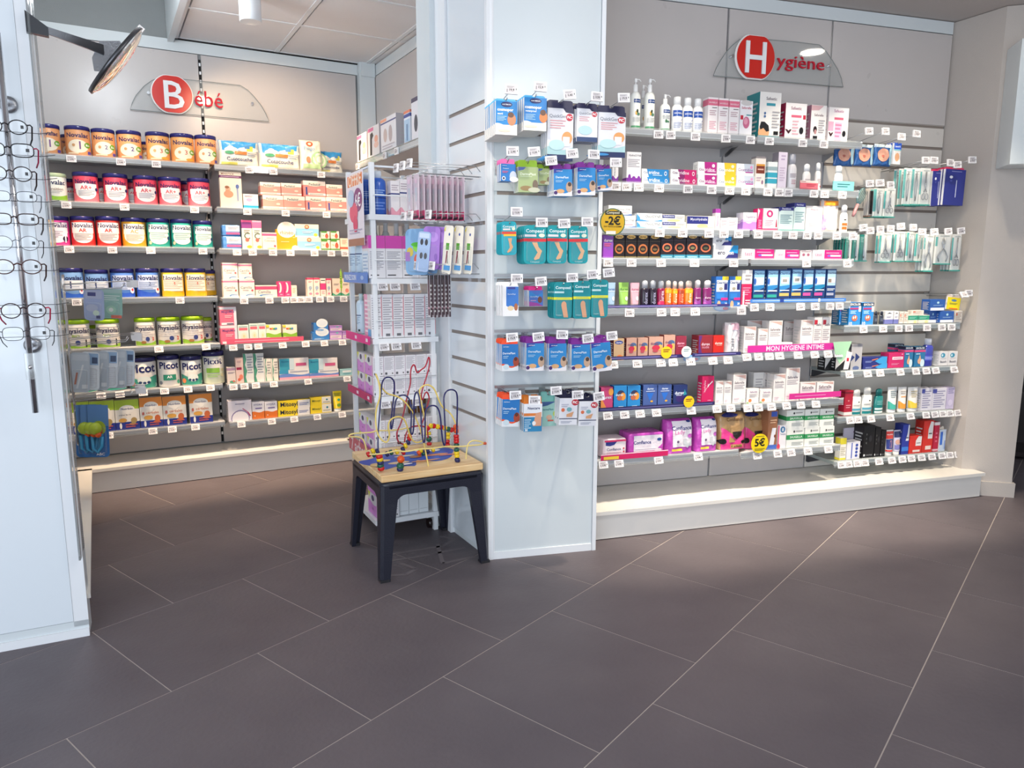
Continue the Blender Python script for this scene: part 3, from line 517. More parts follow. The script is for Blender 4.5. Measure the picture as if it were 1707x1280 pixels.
myco|carton|carton|box|wide cream carton with navy lettered tab|60|#eae6dc||r 0 .4 .76 .96 #2c3280;t .42 .72 .6 MycoHydralin #e4e6f4 .012;e .2 .1 .18 .3 #e9e6de;e .56 .24 .2 .14 #e9dc90;l .4 .08 .95 .2 1 #c4b8a8
pursm|carton|carton|box|slim upright carton with purple cap end|30|#eae0e8||r 0 .8 1 1 #9c3c9c;T .5 .4 .5 PhysioGel #c06a9a
whsm|carton|carton|box|small square white carton with red print|40|#eceaec||l .1 .3 .9 .8 4 #c08a94;r 0 .84 1 .9 #c4c4c8
lilb|carton|carton|box|lilac and white carton with soft wave|60|#e6e0ea||w 0 .46 .08 2 #a878cc;w .46 .56 .06 2 #c9a8dc;t .56 .76 .7 Ventrix #7a6a86
mags|carton|carton|box|narrow magenta carton|40|#c01c62||l .2 .1 .8 .5 5 #e890b0;p #e8d8dc 0 .5 .4 .9 0 1
ebox|carton|carton|box|white carton with magenta round e logo|60|#ece8ec||r 0 0 1 .1 #c01c62;e .42 .76 .22 .16 #b8206a;t .42 .76 .2 e #f4e4ec .03;p #b01c44 .84 .16 .96 .16 .92 .5 .88 .5;l .1 .2 .7 .5 4 #c8a4b4
gynn|carton|carton|box|mint carton with navy notched header|70|#cfe2e0||r 0 .86 1 1 #2e2f78;p #2e2f78 0 .8 .16 .86 0 .9;l .1 .3 .9 .7 6 #7a9aa4;r 0 0 1 .06 #58a8a0;t .5 .93 .6 Femibion #d4d8f0
crem|carton|carton|box|cream carton with faint rose title|60|#e9e0e0||t .56 .84 .56 Physioflor #b87a94;e .4 .5 .26 .2 #f0e8e6;l .2 .2 .8 .4 3 #cfc0c4
orbag|bag|pouch|pouch|clear topped pouch with orange band|60|#d8ccc8||r 0 .78 1 .92 #f0912c;r 0 .92 1 1 #8a8280;e .5 .2 .34 .14 #f2f0f4;r 0 0 .2 .5 #cbb4d8
wbor|bottle|lotion_bottle|bottle|slim white bottle with orange panels|24|#efe9e6|ty=gel;sh=.2|r .2 .1 .8 .34 #e8652c;r .2 .4 .8 .62 #e8652c;e .5 .86 .14 .05 #222
purd|carton|carton|box|purple carton with white lettering|50|#7a48a4||w 0 .4 .06 1 #8a3fb0;t .5 .78 .86 durex #f4f0f8 .02;l .1 .5 .8 .66 2 #c8506a
dkb|carton|condom_box|box|black carton with gold oval logo and copper ring|45|#1c1417||e .5 .87 .38 .08 #e0b668;t .5 .87 .56 durex #3a2410 .02;e .5 .38 .4 .2 #b0663a;e .5 .38 .28 .13 #2a1a16;e .5 .37 .2 .05 #6a5a3a;r 0 .68 1 .7 #5a4a3a;r 0 .02 1 .08 #7a6a3a
dkt|carton|condom_box|box|dark carton with gold logo and teal foot|45|#221a22||e .5 .88 .34 .07 #d8b068;t .5 .88 .5 durex #3a2410 .02;e .5 .44 .4 .18 #c86a4a;e .5 .44 .28 .12 #2a2024;e .5 .43 .18 .05 #6a6a4a;r 0 0 1 .16 #2f7f9c;l .1 .04 .9 .12 1 #9ac8d8;r 0 .72 1 .74 #4a3a4a
erox|carton|carton|box|wide grey carton with blue and navy slashes|60|#d9dade||p #1f8cc8 .62 .5 .8 1 1 1 1 .3;p #2a2c70 .46 0 1 0 1 .4 .7 .5;t .32 .42 .3 ero #20244a .015;t .66 .42 .32 xon #f0f2fa .015
pgt|carton|carton|box|long white carton with magenta test picture|45|#efe8ea||r .4 .02 1 .98 #c81c78;r .4 0 1 .16 #e04a8a;r .6 .3 .96 .48 #f2ecf2;e .56 .38 .06 .1 #7a5ac0;l .46 .6 .9 .76 1 #f0a8cc;t .2 .5 .24 test #e07a9a
pgsm|carton|carton|box|small pale blister carton behind the price tag|40|#d8c8cc||e .3 .5 .12 .16 #9a5a74;e .7 .5 .12 .16 #9a5a74;l .1 .8 .9 .9 1 #8a8088
tubb|tube|gel_tube|tube|pale blue gel tube|32|#9fbcd8|cap=#a8bcd0|t .5 .7 .7 durex #4a5aa0 .01;r .1 .58 .9 .6 #e0e8f0;e .66 .26 .14 .1 #e8f2f8
tubg|tube|gel_tube|tube|lime green gel tube|32|#9acb62|cap=#a8c898|t .5 .7 .7 durex #3a6a3a .01;r .1 .58 .9 .6 #d0e8b0;e .66 .26 .14 .1 #eef8e0
tubp|tube|gel_tube|tube|soft pink gel tube|32|#e0a8b8|cap=#d0b8c0|t .5 .7 .7 durex #8a4a6a .01;r .1 .58 .9 .6 #f4d8e0;e .66 .26 .14 .1 #fbeef2
gelk|bottle|gel_bottle|bottle|black gel bottle with clear cap|32|#241c2c|ty=gel;cap=#b9bcc4;sh=.05|T .5 .5 .7 durex #a8a8c8 .01
gelm|bottle|gel_bottle|bottle|burgundy gel bottle with clear cap|32|#7c1440|ty=gel;cap=#b9bcc4;sh=.05|T .5 .6 .7 durex #f0d0e0 .01;e .5 .15 .5 .2 #c8285c
gelo|bottle|gel_bottle|bottle|orange gel bottle with clear cap|32|#e8741c|ty=gel;cap=#c8bcb4;sh=.05|r 0 .8 1 1 #f2a820;T .5 .5 .6 durex #f8dcc0 .01;w 0 .2 .08 1 #d84a1c
gelr|bottle|gel_bottle|bottle|amber red gel bottle with clear cap|32|#b8401c|ty=gel;cap=#c8bcb4;sh=.05|T .5 .5 .6 durex #f0a080 .01;r 0 .8 1 1 #9a3a1c
gelp|bottle|gel_bottle|bottle|plum purple gel bottle with clear cap|32|#6e1f5c|ty=gel;cap=#d0ccd0;sh=.05|t .5 .5 .7 durex #e8c8e0 .01;w 0 .4 .1 2 #8a3a90;w 0 .16 .1 1 #a84aa0
clrs|carton|test_kit_box|box|short blue and white test kit with yellow corner|45|#2f6fc0||r .06 .5 .94 .88 #eceef2;r .5 .88 1 1 #f2d23a;t .5 .8 .9 Clearblue #23407a .015;r .66 .56 .92 .76 #2c2c70;e .4 .6 .16 .05 #a8a090;r .1 .26 .7 .44 #2f7fd0;r .44 .22 .98 .3 #d82c8c;e .28 .08 .14 .12 #eab088;t .84 .1 .2 20 #fff .02
clrt|carton|test_kit_box|box|tall blue test kit with teal badge|40|#1d3f78||r .08 .5 .94 .96 #8fc0e4;t .5 .88 .86 Clearblue #1f3a70 .015;r .1 .54 .9 .76 #e6e9ef;e .16 .64 .1 .1 #2c62b8;p #2a7ab8 .06 .3 .94 .46 .94 .54 .06 .5;r .06 .16 .88 .25 #2c9c90;l .1 .32 .9 .4 1 #dfe6ee;r .06 .02 .94 .12 #222a4a
clry|carton|test_kit_box|box|tall blue test kit with tan badge|40|#1d3f78||r .08 .5 .94 .96 #8fc0e4;t .5 .88 .86 Clearblue #1f3a70 .015;r .2 .58 .84 .76 #e6e9ef;r .3 .62 .7 .71 #8a8a88;p #2a7ab8 .06 .3 .94 .46 .94 .54 .06 .5;r .06 .2 .9 .29 #c8a860;l .1 .34 .9 .4 1 #dfe6ee;r .06 .02 .94 .14 #2a1c3a
clrm|carton|test_kit_box|box|tall blue test kit with pink badge|40|#1d3f78||r .08 .5 .94 .96 #8fc0e4;t .5 .88 .86 Clearblue #1f3a70 .015;r .1 .54 .9 .76 #e6e9ef;e .16 .64 .1 .1 #2c62b8;p #1a80b0 .06 .3 .94 .46 .94 .54 .06 .5;r .06 .2 .76 .29 #e0509c;l .1 .34 .9 .4 1 #dfe6ee;r .06 .02 .94 .14 #2a1c30
clrg|carton|test_kit_box|box|tall blue test kit with grey badge|40|#1d3f78||r .08 .5 .94 .96 #a8cce4;t .5 .88 .86 Clearblue #1f3a70 .015;r .16 .58 .9 .74 #e0d8d8;r .16 .6 .5 .7 #8a7a70;r .06 .2 .8 .28 #a8aac0;l .1 .34 .9 .42 2 #dfe6ee;r .06 .02 .94 .14 #2a2a40
pink5|carton|test_kit_box|box|tall white and fuchsia test kit|45|#e6e2e2||r 0 .05 1 .62 #c8245c;l .1 .3 .9 .54 4 #e890b0;r .14 .02 .3 .42 #f2ecee;l .3 .7 .9 .9 2 #a8a0a4;l .4 .06 .95 .2 2 #f4e8ec
tanb|carton|condom_box|box|tan carton with navy oval and orange blot|50|#c8a884|side=#5a1420|e .5 .82 .4 .09 #3a4a94;t .5 .82 .54 durex #d8dcf0 .02;e .6 .08 .34 .16 #e87c3c;e .8 .06 .22 .13 #eda83c;e .14 .06 .24 .12 #4f9c90
skin|carton|condom_box|box|skin toned carton with multicolour splash|50|#c69c8c|side=#8c3a34|e .66 .66 .3 .12 #4a6a94;e .8 .5 .16 .14 #e0b05c;e .5 .5 .28 .12 #c4304c;t .4 .7 .56 durex #7a4a6a .02;e .46 .36 .2 .07 #b84a5a;r 0 0 1 .05 #9a4438
plum|carton|condom_box|box|plum red carton|50|#8f2c44||t .48 .68 .7 durex #e8a8c0 .02;l .2 .5 .8 .58 1 #d0809a;e .8 .14 .3 .12 #b8304c
dred|carton|condom_box|box|dark red and violet carton|70|#8e2430||p #5a2a70 0 0 .3 0 .1 .6 .24 1 0 1;t .5 .6 .6 durex #e0c0d0 .02;t .5 .46 .5 nude #c88aa0;l .4 .08 .9 .14 1 #c87a8a
redb|carton|condom_box|box|bright red carton|50|#c8241c||r 0 0 1 .14 #e83c24;t .5 .64 .7 durex #f8d8d0 .02;l .3 .5 .8 .56 1 #f0a090;r .34 .06 .7 .12 #f4d8d0
wspout|bag|refill_pouch|pouch|white refill pouch with pink cap area|70|#e8e4e8||r .3 .78 .9 .98 #e8b8c8;e .36 .5 .1 .03 #8a8a90;e .36 .42 .1 .03 #8a8a90;e .36 .34 .1 .03 #8a8a90;e .36 .24 .14 .06 #8c9098;e .36 .24 .1 .04 #e8e4e8;T .8 .6 .4 wash #c8b0c4
saff|carton|carton|box|white carton with taupe curved corner|60|#e7e2e0|side=#cfcaca|p #c9a49c .04 .98 .96 .98 .96 .84 .5 .92;t .48 .72 .74 Saforelle #6a5a66 .015;l .1 .5 .9 .66 3 #b4acb0;l .1 .06 .5 .2 2 #dfc0cc;e .8 .1 .12 .05 #cfe0d4
safs|carton|carton|box|white carton with red badge|55|#e7e2e0||r .06 .78 .44 .92 #c8243a;t .6 .78 .6 Safo #6a5a66 .015;l .1 .3 .9 .66 6 #b4acb0;l .1 .06 .9 .2 2 #dfc0cc
jarw|jar|jar|jar|low white jar|60|#eeeae6||l .2 .3 .8 .8 2 #a8a0a8;r 0 0 1 .3 #e4e0b8
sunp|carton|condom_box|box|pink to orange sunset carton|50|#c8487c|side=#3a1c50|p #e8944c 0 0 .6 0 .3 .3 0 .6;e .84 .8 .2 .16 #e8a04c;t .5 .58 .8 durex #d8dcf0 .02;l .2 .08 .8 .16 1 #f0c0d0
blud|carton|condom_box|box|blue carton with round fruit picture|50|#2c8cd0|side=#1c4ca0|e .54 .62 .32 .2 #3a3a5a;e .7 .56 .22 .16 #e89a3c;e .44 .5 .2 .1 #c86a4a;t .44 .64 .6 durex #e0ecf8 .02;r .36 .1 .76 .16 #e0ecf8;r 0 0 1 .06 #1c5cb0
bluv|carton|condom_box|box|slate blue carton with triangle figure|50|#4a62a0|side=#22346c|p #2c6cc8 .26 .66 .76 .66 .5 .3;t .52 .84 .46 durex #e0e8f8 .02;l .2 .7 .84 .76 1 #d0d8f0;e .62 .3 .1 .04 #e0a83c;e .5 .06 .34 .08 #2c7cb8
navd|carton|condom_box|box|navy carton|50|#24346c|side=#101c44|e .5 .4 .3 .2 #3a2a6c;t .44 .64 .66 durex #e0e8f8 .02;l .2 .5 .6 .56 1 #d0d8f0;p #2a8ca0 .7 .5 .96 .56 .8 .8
pkty|carton|test_kit_box|box|tall crimson carton with white Y mark|45|#c81c5c||p #f4e4ea .1 .4 .5 .64 .9 .8 .86 .84 .5 .68 .46 .64;p #f4e4ea .46 .64 .56 .62 .5 .76;T .24 .66 .4 hyphyline #f0b0c8;l .5 .14 .8 .18 1 #f0b0c8;e .2 .04 .24 .06 #a01c3c
wors|carton|carton|box|short white carton with orange round seal|50|#e8e4e2||t .56 .78 .6 Saforelle #8a5a8a .015;e .28 .2 .14 .12 #e8834c;l .2 .4 .9 .66 4 #b4acb0;r 0 0 .16 .1 #7ab04a
wgrn|carton|carton|box|raised white carton with green foot|50|#e4e2e0||r 0 0 1 .14 #6ab04a;l .2 .4 .9 .8 4 #b4b0b4;r .3 .2 .6 .36 #e0603a
confs|softbox|incontinence_pads_pack|pads pack|small white pads pack with navy curve|110|#ead8e2||r .04 .06 .92 .9 #ece4e8;p #38408c .06 .92 .6 .92 .46 .72 .26 .66 .06 .7;t .44 .48 .66 Confiance #4a4a7a .015;l .1 .12 .8 .34 3 #cfaab8;e .9 .5 .04 .05 #c83a4a;e .9 .32 .04 .05 #c83a4a;e .9 .14 .04 .05 #c83a4a;r 0 .9 1 1 #c83868
confl|softbox|incontinence_pads_pack|pads pack|large white and violet pads pack|130|#c04cb4||r .1 .14 .98 .94 #e6dfe8;p #c04cb4 .1 .14 .98 .14 .98 .5 .8 .24;t .36 .62 .54 Confiance #2c2f78 .02;e .88 .72 .07 .07 #2c4a8c;r .16 .3 .84 .36 #f2eef2;r .16 .2 .8 .25 #f2eef2;e .84 .22 .12 .08 #e6dfe8
conft|bag|incontinence_pads_pack|pads pack|upright white and violet pads pack|110|#c04cb4|flat=1;ex=.25|r .22 .2 .96 .96 #e8e0e8;t .56 .76 .74 Confiance #2c2f78 .02;t .48 .62 .36 Lady #d07ab0;e .86 .52 .1 .06 #b05ab0;p #bcc0c8 .6 .44 .92 .44 .92 .28 .76 .16 .6 .28;r .18 .08 .56 .15 #ecd850;e .4 .36 .04 .04 #6a5a7a;e .82 .95 .08 .03 #2c3a80
confb|bag|incontinence_pads_pack|pads pack|brown and pink standing pack with black briefs|110|#b08c60|flat=1;ex=.25|w 0 .52 .1 1.2 #e0408c;p #b08c60 .34 .2 .86 .2 .8 .62 .4 .62;t .56 .84 .6 Confiance #7a5a3a .02;e .4 .95 .3 .05 #2c3070;p #26221f .44 .5 .8 .5 .76 .38 .6 .28 .48 .38;e .86 .2 .08 .05 #1c1a1c;e .12 .24 .12 .08 #1c1a1c;r .4 .05 .84 .14 #b8905c;t .62 .09 .4 4_achetés #4a2a2a
brbl|carton|carton|box|brown carton with blue foot and white pad picture|70|#9c6a4c||r .3 .84 .94 .97 #3a58b0;r 0 0 1 .12 #4a6cc0;p #e4e4ea .2 .12 .7 .12 .9 .55 .46 .55;e .78 .34 .1 .04 #7a3a2a;l .2 .66 .9 .78 2 #d0a888
whpk|carton|carton|box|white carton with pink edge and blue roundel|60|#e8e4e8||r 0 0 .14 1 #e0507c;e .56 .82 .3 .13 #3a78a8;t .56 .82 .24 8 #fff .02;t .6 .62 .7 Tampax #4a5a8a;e .1 .1 .2 .12 #d8405c
sgr|carton|carton|box|white carton with wide green band|70|#e9eae4||r 0 .42 1 .66 #2f9054;t .55 .54 .72 SAUGELLA #dff0e2 .015;l .3 .1 .95 .3 3 #a8aca8;e .42 .82 .05 .06 #3a3a3a;l .5 .78 .9 .88 1 #8a8a88
excb|carton|carton|box|sky blue carton with navy header and red toenails|60|#2f86d4|side=#1f6ca0|r 0 .84 1 1 #1a1c3a;t .52 .92 .86 EXCILOR #f0f4f8 .02;r .06 .7 .94 .78 #a83a70;r .8 .6 1 .84 #e4e8ee;e .5 .32 .24 .13 #e06a4a;e .4 .34 .06 .06 #e8e8d8;e .56 .36 .06 .06 #e8e8d8;l .1 .5 .6 .66 3 #b8dcf4;t .16 .08 .26 10 #fff
dkst|bottle|stick_bottle|bottle|slim dark navy stick|14|#2a3040|ty=gel;cap=#2a3040;sh=.05|l .2 .3 .8 .7 3 #7a8090
whpu|carton|carton|box|small white carton with periwinkle foot|40|#e9e6e6||r 0 .04 1 .38 #7478b8;p #2a2c3a .2 .78 .5 .9 .84 .8 .5 .82;l .2 .5 .8 .62 2 #9a98b8
crwh|carton|carton|box|little cream carton|30|#ece2d6||l .1 .2 .9 .9 5 #c0a898;r .1 .6 .3 .8 #d86a4a
grnb|carton|carton|box|small green topped cream carton|40|#ece4d2||r 0 .46 1 .96 #2c9a7c;e .74 .22 .16 .18 #e8d89c;l .1 .6 .8 .8 2 #9cdcc8
blub|carton|carton|box|cobalt blue carton with white foot|60|#2456a4||r .04 .04 .96 .28 #e4e8f0;e .52 .72 .08 .1 #a8d0e0;l .2 .42 .85 .54 2 #8ab0e0
bwht|carton|carton|box|white carton with black triangle and dark frame|60|#dedddc|side=#16181a|p #16181a 0 .06 1 .06 1 .5 .1 .12;r 0 0 1 .06 #16181a;l .1 .7 .9 .9 2 #b0b0b0
grtr|carton|carton|box|grey carton with navy triangle|60|#b2b0b4|side=#4a4c54|r 0 .9 1 1 #8e8c92;p #24346c .4 .3 .8 .5 .4 .66;p #24346c 0 .34 .34 .5 0 .6;e .5 .08 .3 .08 #5a6a94
nvbl|carton|carton|box|navy and sky blue toothpaste carton|50|#26307a||p #3c9cd8 .7 0 1 0 1 1 .78 1 .5 .4;p #e8804c .36 .62 .6 .8 .64 .72 .4 .5;l .1 .2 .4 .5 2 #8a9ad8
magb|carton|carton|box|magenta carton with white label|60|#cc2468||r .24 .56 .92 .74 #f0e4ea;l .3 .6 .84 .7 1 #c85a8a;l .2 .2 .7 .34 2 #e88ab0;e .86 .9 .05 .03 #f4c0d4
excs|carton|carton|box|small blue carton with pink band|50|#2a78a8||r 0 .86 1 1 #16203c;t .5 .93 .8 EXCILOR #e8f0f8 .02;r 0 .74 1 .84 #d84a80;e .5 .3 .2 .14 #e8b08a;p #e8b08a .34 .3 .66 .3 .5 .62;e .76 .2 .2 .2 #d8ecf4;l .1 .6 .5 .7 1 #c0e0f0
bbot|bottle|mouthwash_bottle|bottle|violet blue bottle with white cap|50|#3e46a8|ty=round;nk=.5;cap=#dfe0ea|r 0 .3 1 .6 #4c58c0;l .1 .36 .8 .54 2 #a8b0e8;e .84 .5 .1 .06 #e8e8f4
wht2|carton|carton|box|white carton with teal droplet mark|45|#e2dfe0||e .42 .74 .26 .16 #3a94b4;e .34 .74 .1 .08 #c8e4ec;t .5 .3 .7 Bausch #4a4a58 .015;l .2 .5 .8 .56 1 #a8a8b0
redt|carton|carton|box|narrow red carton with white foot|45|#b02038||r 0 .04 1 .16 #e8e0dc;e .5 .6 .1 .03 #d88a8a;l .2 .3 .8 .46 2 #e0909c;r 0 .9 1 .94 #7a1424
wtub|bottle|cream_bottle|bottle|white bottle with teal foot stripes|30|#e9e8e2|ty=gel;cap=#e4e2dc;sh=.04|r 0 .0 1 .16 #1f7c80;r 0 .24 1 .36 #5aa8c0;e .6 .76 .08 .03 #222;l .15 .5 .8 .6 2 #a0a4a4
ttub|bottle|cream_bottle|bottle|deep teal bottle with pale label|30|#1e7a78|ty=gel;cap=#1e6a68;sh=.04|r 0 .2 1 .32 #d8e8e6;l .2 .5 .8 .8 3 #7ac0bc;r 0 0 1 .12 #e4e8e6
wtte|tube|cream_tube|tube|white tube with mint wave|30|#e4e3e0|cap=#e8e8e6|w 0 .28 .08 1 #3fa898;l .3 .5 .8 .84 4 #8a9a9c
wtor|tube|cream_tube|tube|white tube with orange wave|30|#e8e4df|cap=#e8e8e6|w 0 .28 .07 1 #f0952c;l .3 .5 .8 .6 1 #e89a4a;l .3 .66 .8 .84 2 #b0a8a0
wtye|tube|cream_tube|tube|white tube with yellow wave|30|#e6e3df|cap=#e8e8e6|w 0 .3 .07 1 #e8c43c;l .3 .5 .8 .84 4 #b8a878
lnav|carton|carton|box|pale lilac carton with ruled print|50|#e0dce6||l .1 .1 .9 .9 8 #9a96b4;r 0 .78 .3 .96 #4a50a0
lave|carton|carton|box|slim lavender carton at the shelf end|45|#cbc0dc||l .1 .7 .9 .95 3 #9088b4;e .5 .3 .3 .14 #ded4ec
ylwh|carton|carton|box|small white carton with yellow top|40|#ebe7dd||r 0 .72 1 1 #ecdc3c;r 0 0 1 .1 #ecdc3c;l .1 .2 .9 .6 5 #b8b098
lcrd|carton|display_card|card|lilac card with wine lower band|6|#cdc6d8||r 0 0 1 .5 #a86088;l .1 .2 .9 .4 2 #8c3a6c;e .5 .84 .04 .04 #6a4a6a
bluw|carton|carton|box|small white carton with blue dotted stripe|50|#e6e4ec||r .34 .06 .42 .94 #4a60b8;e .74 .2 .1 .08 #3a50a8;e .74 .4 .1 .08 #3a50a8;e .74 .6 .1 .08 #3a50a8;e .74 .8 .1 .08 #3a50a8
blkc|carton|carton|box|glossy black carton with white square|80|#141214|side=#1c1a1e|r .06 .06 .2 .12 #f0f0f0;t .58 .09 .56 CACTUS #a8a8a8;l .2 .4 .3 .8 3 #5a5a5a;e .6 .6 .16 .1 #2c2a2e
rtub|tube|cream_tube|tube|red topped cream tube with leg picture|30|#e9e4e0|cap=#e8e4e0|r .06 .6 .94 .94 #d83c34;t .5 .8 .6 AKILEÏNE #fff;r .1 .14 .9 .58 #2f3a80;p #e0a088 .4 .2 .56 .2 .66 .52 .5 .52;r 0 .02 1 .1 #c83a3a
btub|tube|cream_tube|tube|navy topped cream tube with foot picture|30|#c8c4dc|cap=#e8e4e0|r .06 .66 .94 .94 #2c3464;e .5 .44 .3 .12 #c89a8c;r .1 .1 .9 .3 #7a78b8
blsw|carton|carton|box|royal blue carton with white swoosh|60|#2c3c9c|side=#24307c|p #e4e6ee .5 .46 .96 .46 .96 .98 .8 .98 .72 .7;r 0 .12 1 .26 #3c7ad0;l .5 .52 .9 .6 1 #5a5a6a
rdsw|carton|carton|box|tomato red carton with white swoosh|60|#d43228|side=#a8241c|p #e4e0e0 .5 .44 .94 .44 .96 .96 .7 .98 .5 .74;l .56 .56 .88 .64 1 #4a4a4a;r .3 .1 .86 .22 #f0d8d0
rdsm|carton|carton|box|narrow cherry red carton|50|#b82040||r 0 .04 1 .1 #e8c0c8;r 0 .9 1 1 #e8e0e0;l .3 .3 .7 .7 3 #d86a80
brsh|hang|hanging_pack|pack|blue and clear toothbrush pack|20|#c8d4e4|flap=.1;fc=#d8d0c4|r .1 .3 .5 .9 #3a6cc8;r .6 .1 .74 .8 #b8c8dc;r .84 .1 .94 .5 #3a6cc8
cosm|hang|dressing_pack|dressing pack|tall sky blue dressing pack with white foot|22|#f0ece6|flap=.09;fc=#58b4e4|r 0 .3 1 1 #2888cc;w 0 .3 .04 1 #f0ece6;e .74 .46 .2 .18 #c98a64;e .7 .6 .14 .08 #6a4a3a;e .5 .9 .26 .08 #2c3468;t .5 .9 .4 HARTMANN #fff;t .44 .72 .74 cosmopor #fff .03;t .2 .62 .24 steril #fff .02;l .06 .4 .5 .56 4 #b0d8f0;e .4 .12 .3 .04 #e8d4c0
cosw|hang|dressing_pack|dressing pack|tall azure waterproof dressing pack|22|#f2eee8|flap=.09;fc=#4cacdf|r 0 .24 1 1 #2580c8;w 0 .24 .05 1 #f2eee8;e .86 .42 .18 .17 #d8834c;e .84 .56 .13 .09 #6a4a3a;e .5 .9 .26 .08 #2c3468;t .5 .9 .4 HARTMANN #fff;t .4 .68 .74 cosmopor #fff .03;t .3 .58 .5 waterproof #fff .02;l .06 .32 .5 .5 5 #b0d8f0;e .3 .12 .3 .04 #e8d4c0
qgbig|hang|plaster_pack|plaster pack|large white plaster pack with navy bands|10|#dcdce2|flap=.13;fc=#1c1c44|r 0 0 1 .15 #23305c;w .12 .24 .03 1 #a8ccd0;p #1c1c44 0 .99 .6 .99 .7 .92 1 .9 1 1 0 1;t .4 .84 .66 QuickGen #8a8c98;e .84 .83 .13 .07 #c02a40;t .84 .83 .18 PiC #fff .02;l .1 .6 .7 .78 4 #cf9aa0;e .76 .44 .2 .12 #dc9c60;r .6 .28 .86 .46 #e4e4ea;e .36 .3 .3 .1 #b8d8dc;e .1 .06 .3 .03 #3a8ac8
qgsml|hang|plaster_pack|plaster pack|smaller white plaster pack with navy bands|10|#e0e0e6|flap=.14;fc=#1c1c44|r 0 0 1 .14 #2c4470;p #1c1c44 0 .99 .6 .99 .7 .92 1 .9 1 1 0 1;t .4 .84 .6 QuickGen #8a8c98;e .84 .83 .13 .08 #c02a40;t .84 .83 .18 PiC #fff .02;l .1 .6 .6 .76 3 #cf9aa0;e .4 .34 .34 .14 #b4d4dc
bpnk|hang|plaster_pack|plaster pack|small blue plaster pack with pink header|18|#2c78c0|flap=.24;fc=#e070b0|e .84 .3 .24 .3 #c9d0e0;e .9 .12 .3 .16 #eae4e4;t .34 .74 .4 Pansement #e8f0fa;t .24 .9 .3 HARTMANN #fff;e .2 .16 .12 .12 #f0f0f4;e .2 .16 .07 .07 #2a2a50;l .1 .46 .5 .6 2 #e0607c
dgrn|hang|plaster_pack|plaster pack|sage green plaster pack with lime header|14|#a8b884|flap=.22;fc=#86ac20|p #5a68a8 0 .99 .4 .99 .26 .88 0 .84;t .5 .72 .8 DermaPlast #e8f0d8 .02;e .4 .16 .3 .1 #9a8058;e .86 .3 .14 .2 #7a6a5a;e .8 .1 .3 .1 #c8c8b0;l .1 .6 .7 .64 1 #dce8c8
dpur|hang|plaster_pack|plaster pack|blue plaster pack with violet header|16|#2c86c8|flap=.18;fc=#7c2890|p #2c3c9c 0 .99 .5 .99 .36 .9 0 .84;t .3 .93 .34 HARTMANN #fff;t .46 .7 .7 DermaPlast #e4f0fa .02;w 0 .16 .06 1 #e6e2e6;e .84 .34 .18 .2 #c0a088;e .86 .44 .1 .08 #4a3a34;e .36 .18 .22 .08 #d8a878;e .1 .12 .1 .07 #4a2c6c;l .1 .5 .5 .6 2 #a8d0ec
comps|blister|blister_pack|plaster pack|small turquoise blister pack with yellow stripe|12|#1fa6b8||t .5 .84 .8 Compeed #f0fafa .02;r .1 .74 .6 .79 #f0e4e0;r .02 .62 .98 .7 #d84a3a;r .14 .56 .98 .62 #f0c02c;p #e8a878 .42 .5 .7 .5 .64 .36 .76 .24 .62 .12 .4 .06 .36 .1 .54 .22 .5 .36;e .8 .78 .12 .05 #e4e8d0
compr|blister|blister_pack|plaster pack|teal blister pack with red stripe|14|#149aa4||t .5 .84 .8 Compeed #f0fafa .02;r .04 .7 .56 .76 #f4ecec;r 0 .58 1 .66 #e0343c;e .8 .74 .14 .05 #e8ecd8;p #eab488 .36 .56 .6 .56 .66 .44 .82 .34 .7 .14 .5 .1 .46 .14 .62 .3 .5 .42;t .5 .05 .4 Compeed #c0e8ea
compy|blister|blister_pack|plaster pack|teal blister pack with yellow stripe|14|#128c96||t .5 .84 .8 Compeed #e8f8f8 .02;r .04 .7 .56 .75 #c8e8ea;r 0 .52 1 .59 #e0e02c;e .56 .38 .14 .1 #e8a880;p #e8a880 .42 .36 .7 .36 .8 .04 .56 .04;t .3 .1 .3 Compeed #c0e8ea
dwht|hang|plaster_pack|plaster pack|white plaster pack with blue picture|14|#ecebee|flap=.1;fc=#f2f2f4|r .22 .3 1 .96 #3c78c8;r .3 .88 .8 .95 #3a3f94;w 0 .3 .06 1 #ecebee;e .5 .26 .2 .08 #e8d0a8;e .84 .3 .12 .12 #b06a44;t .56 .72 .5 DermaPlast #d8e8f8
dmag|hang|plaster_pack|plaster pack|small blue plaster pack with magenta header|12|#4468b4|flap=.2;fc=#c8207c|w .62 .8 .1 1 #2c7cc0;e .78 .4 .16 .2 #6a4030;p #8c3a8c 0 0 1 0 .6 .2 0 .3;t .4 .6 .6 DermaPlast #c0d8f0;l .1 .3 .5 .4 1 #c090b0
dora|hang|plaster_pack|plaster pack|blue plaster pack with orange header|14|#2274bc|flap=.14;fc=#e8542c|w 0 .22 .05 1 #e8542c;w 0 .16 .05 1 #e0e4e8;t .44 .66 .76 DermaPlast #e8f0fa .02;t .26 .9 .34 HARTMANN #fff;e .86 .34 .18 .18 #a8442c;e .84 .44 .1 .07 #5a2a1c;e .26 .16 .18 .1 #c8d8e0;l .08 .46 .4 .58 2 #a8cce8
nexc|hang|plaster_pack|plaster pack|white and blue plaster pack with orange flap|14|#e8eaf0|flap=.2;fc=#d07828|r 0 0 1 .52 #2c84b4;r 0 .56 .9 .66 #e0803c;t .54 .84 .66 Nexcare #23305c .02;p #dca080 .5 .2 .96 .2 .96 .7 .66 .66;e .56 .3 .1 .08 #e8e8e8;l .04 .1 .4 .46 5 #c0dcec;t .14 .06 .16 30 #fff .02
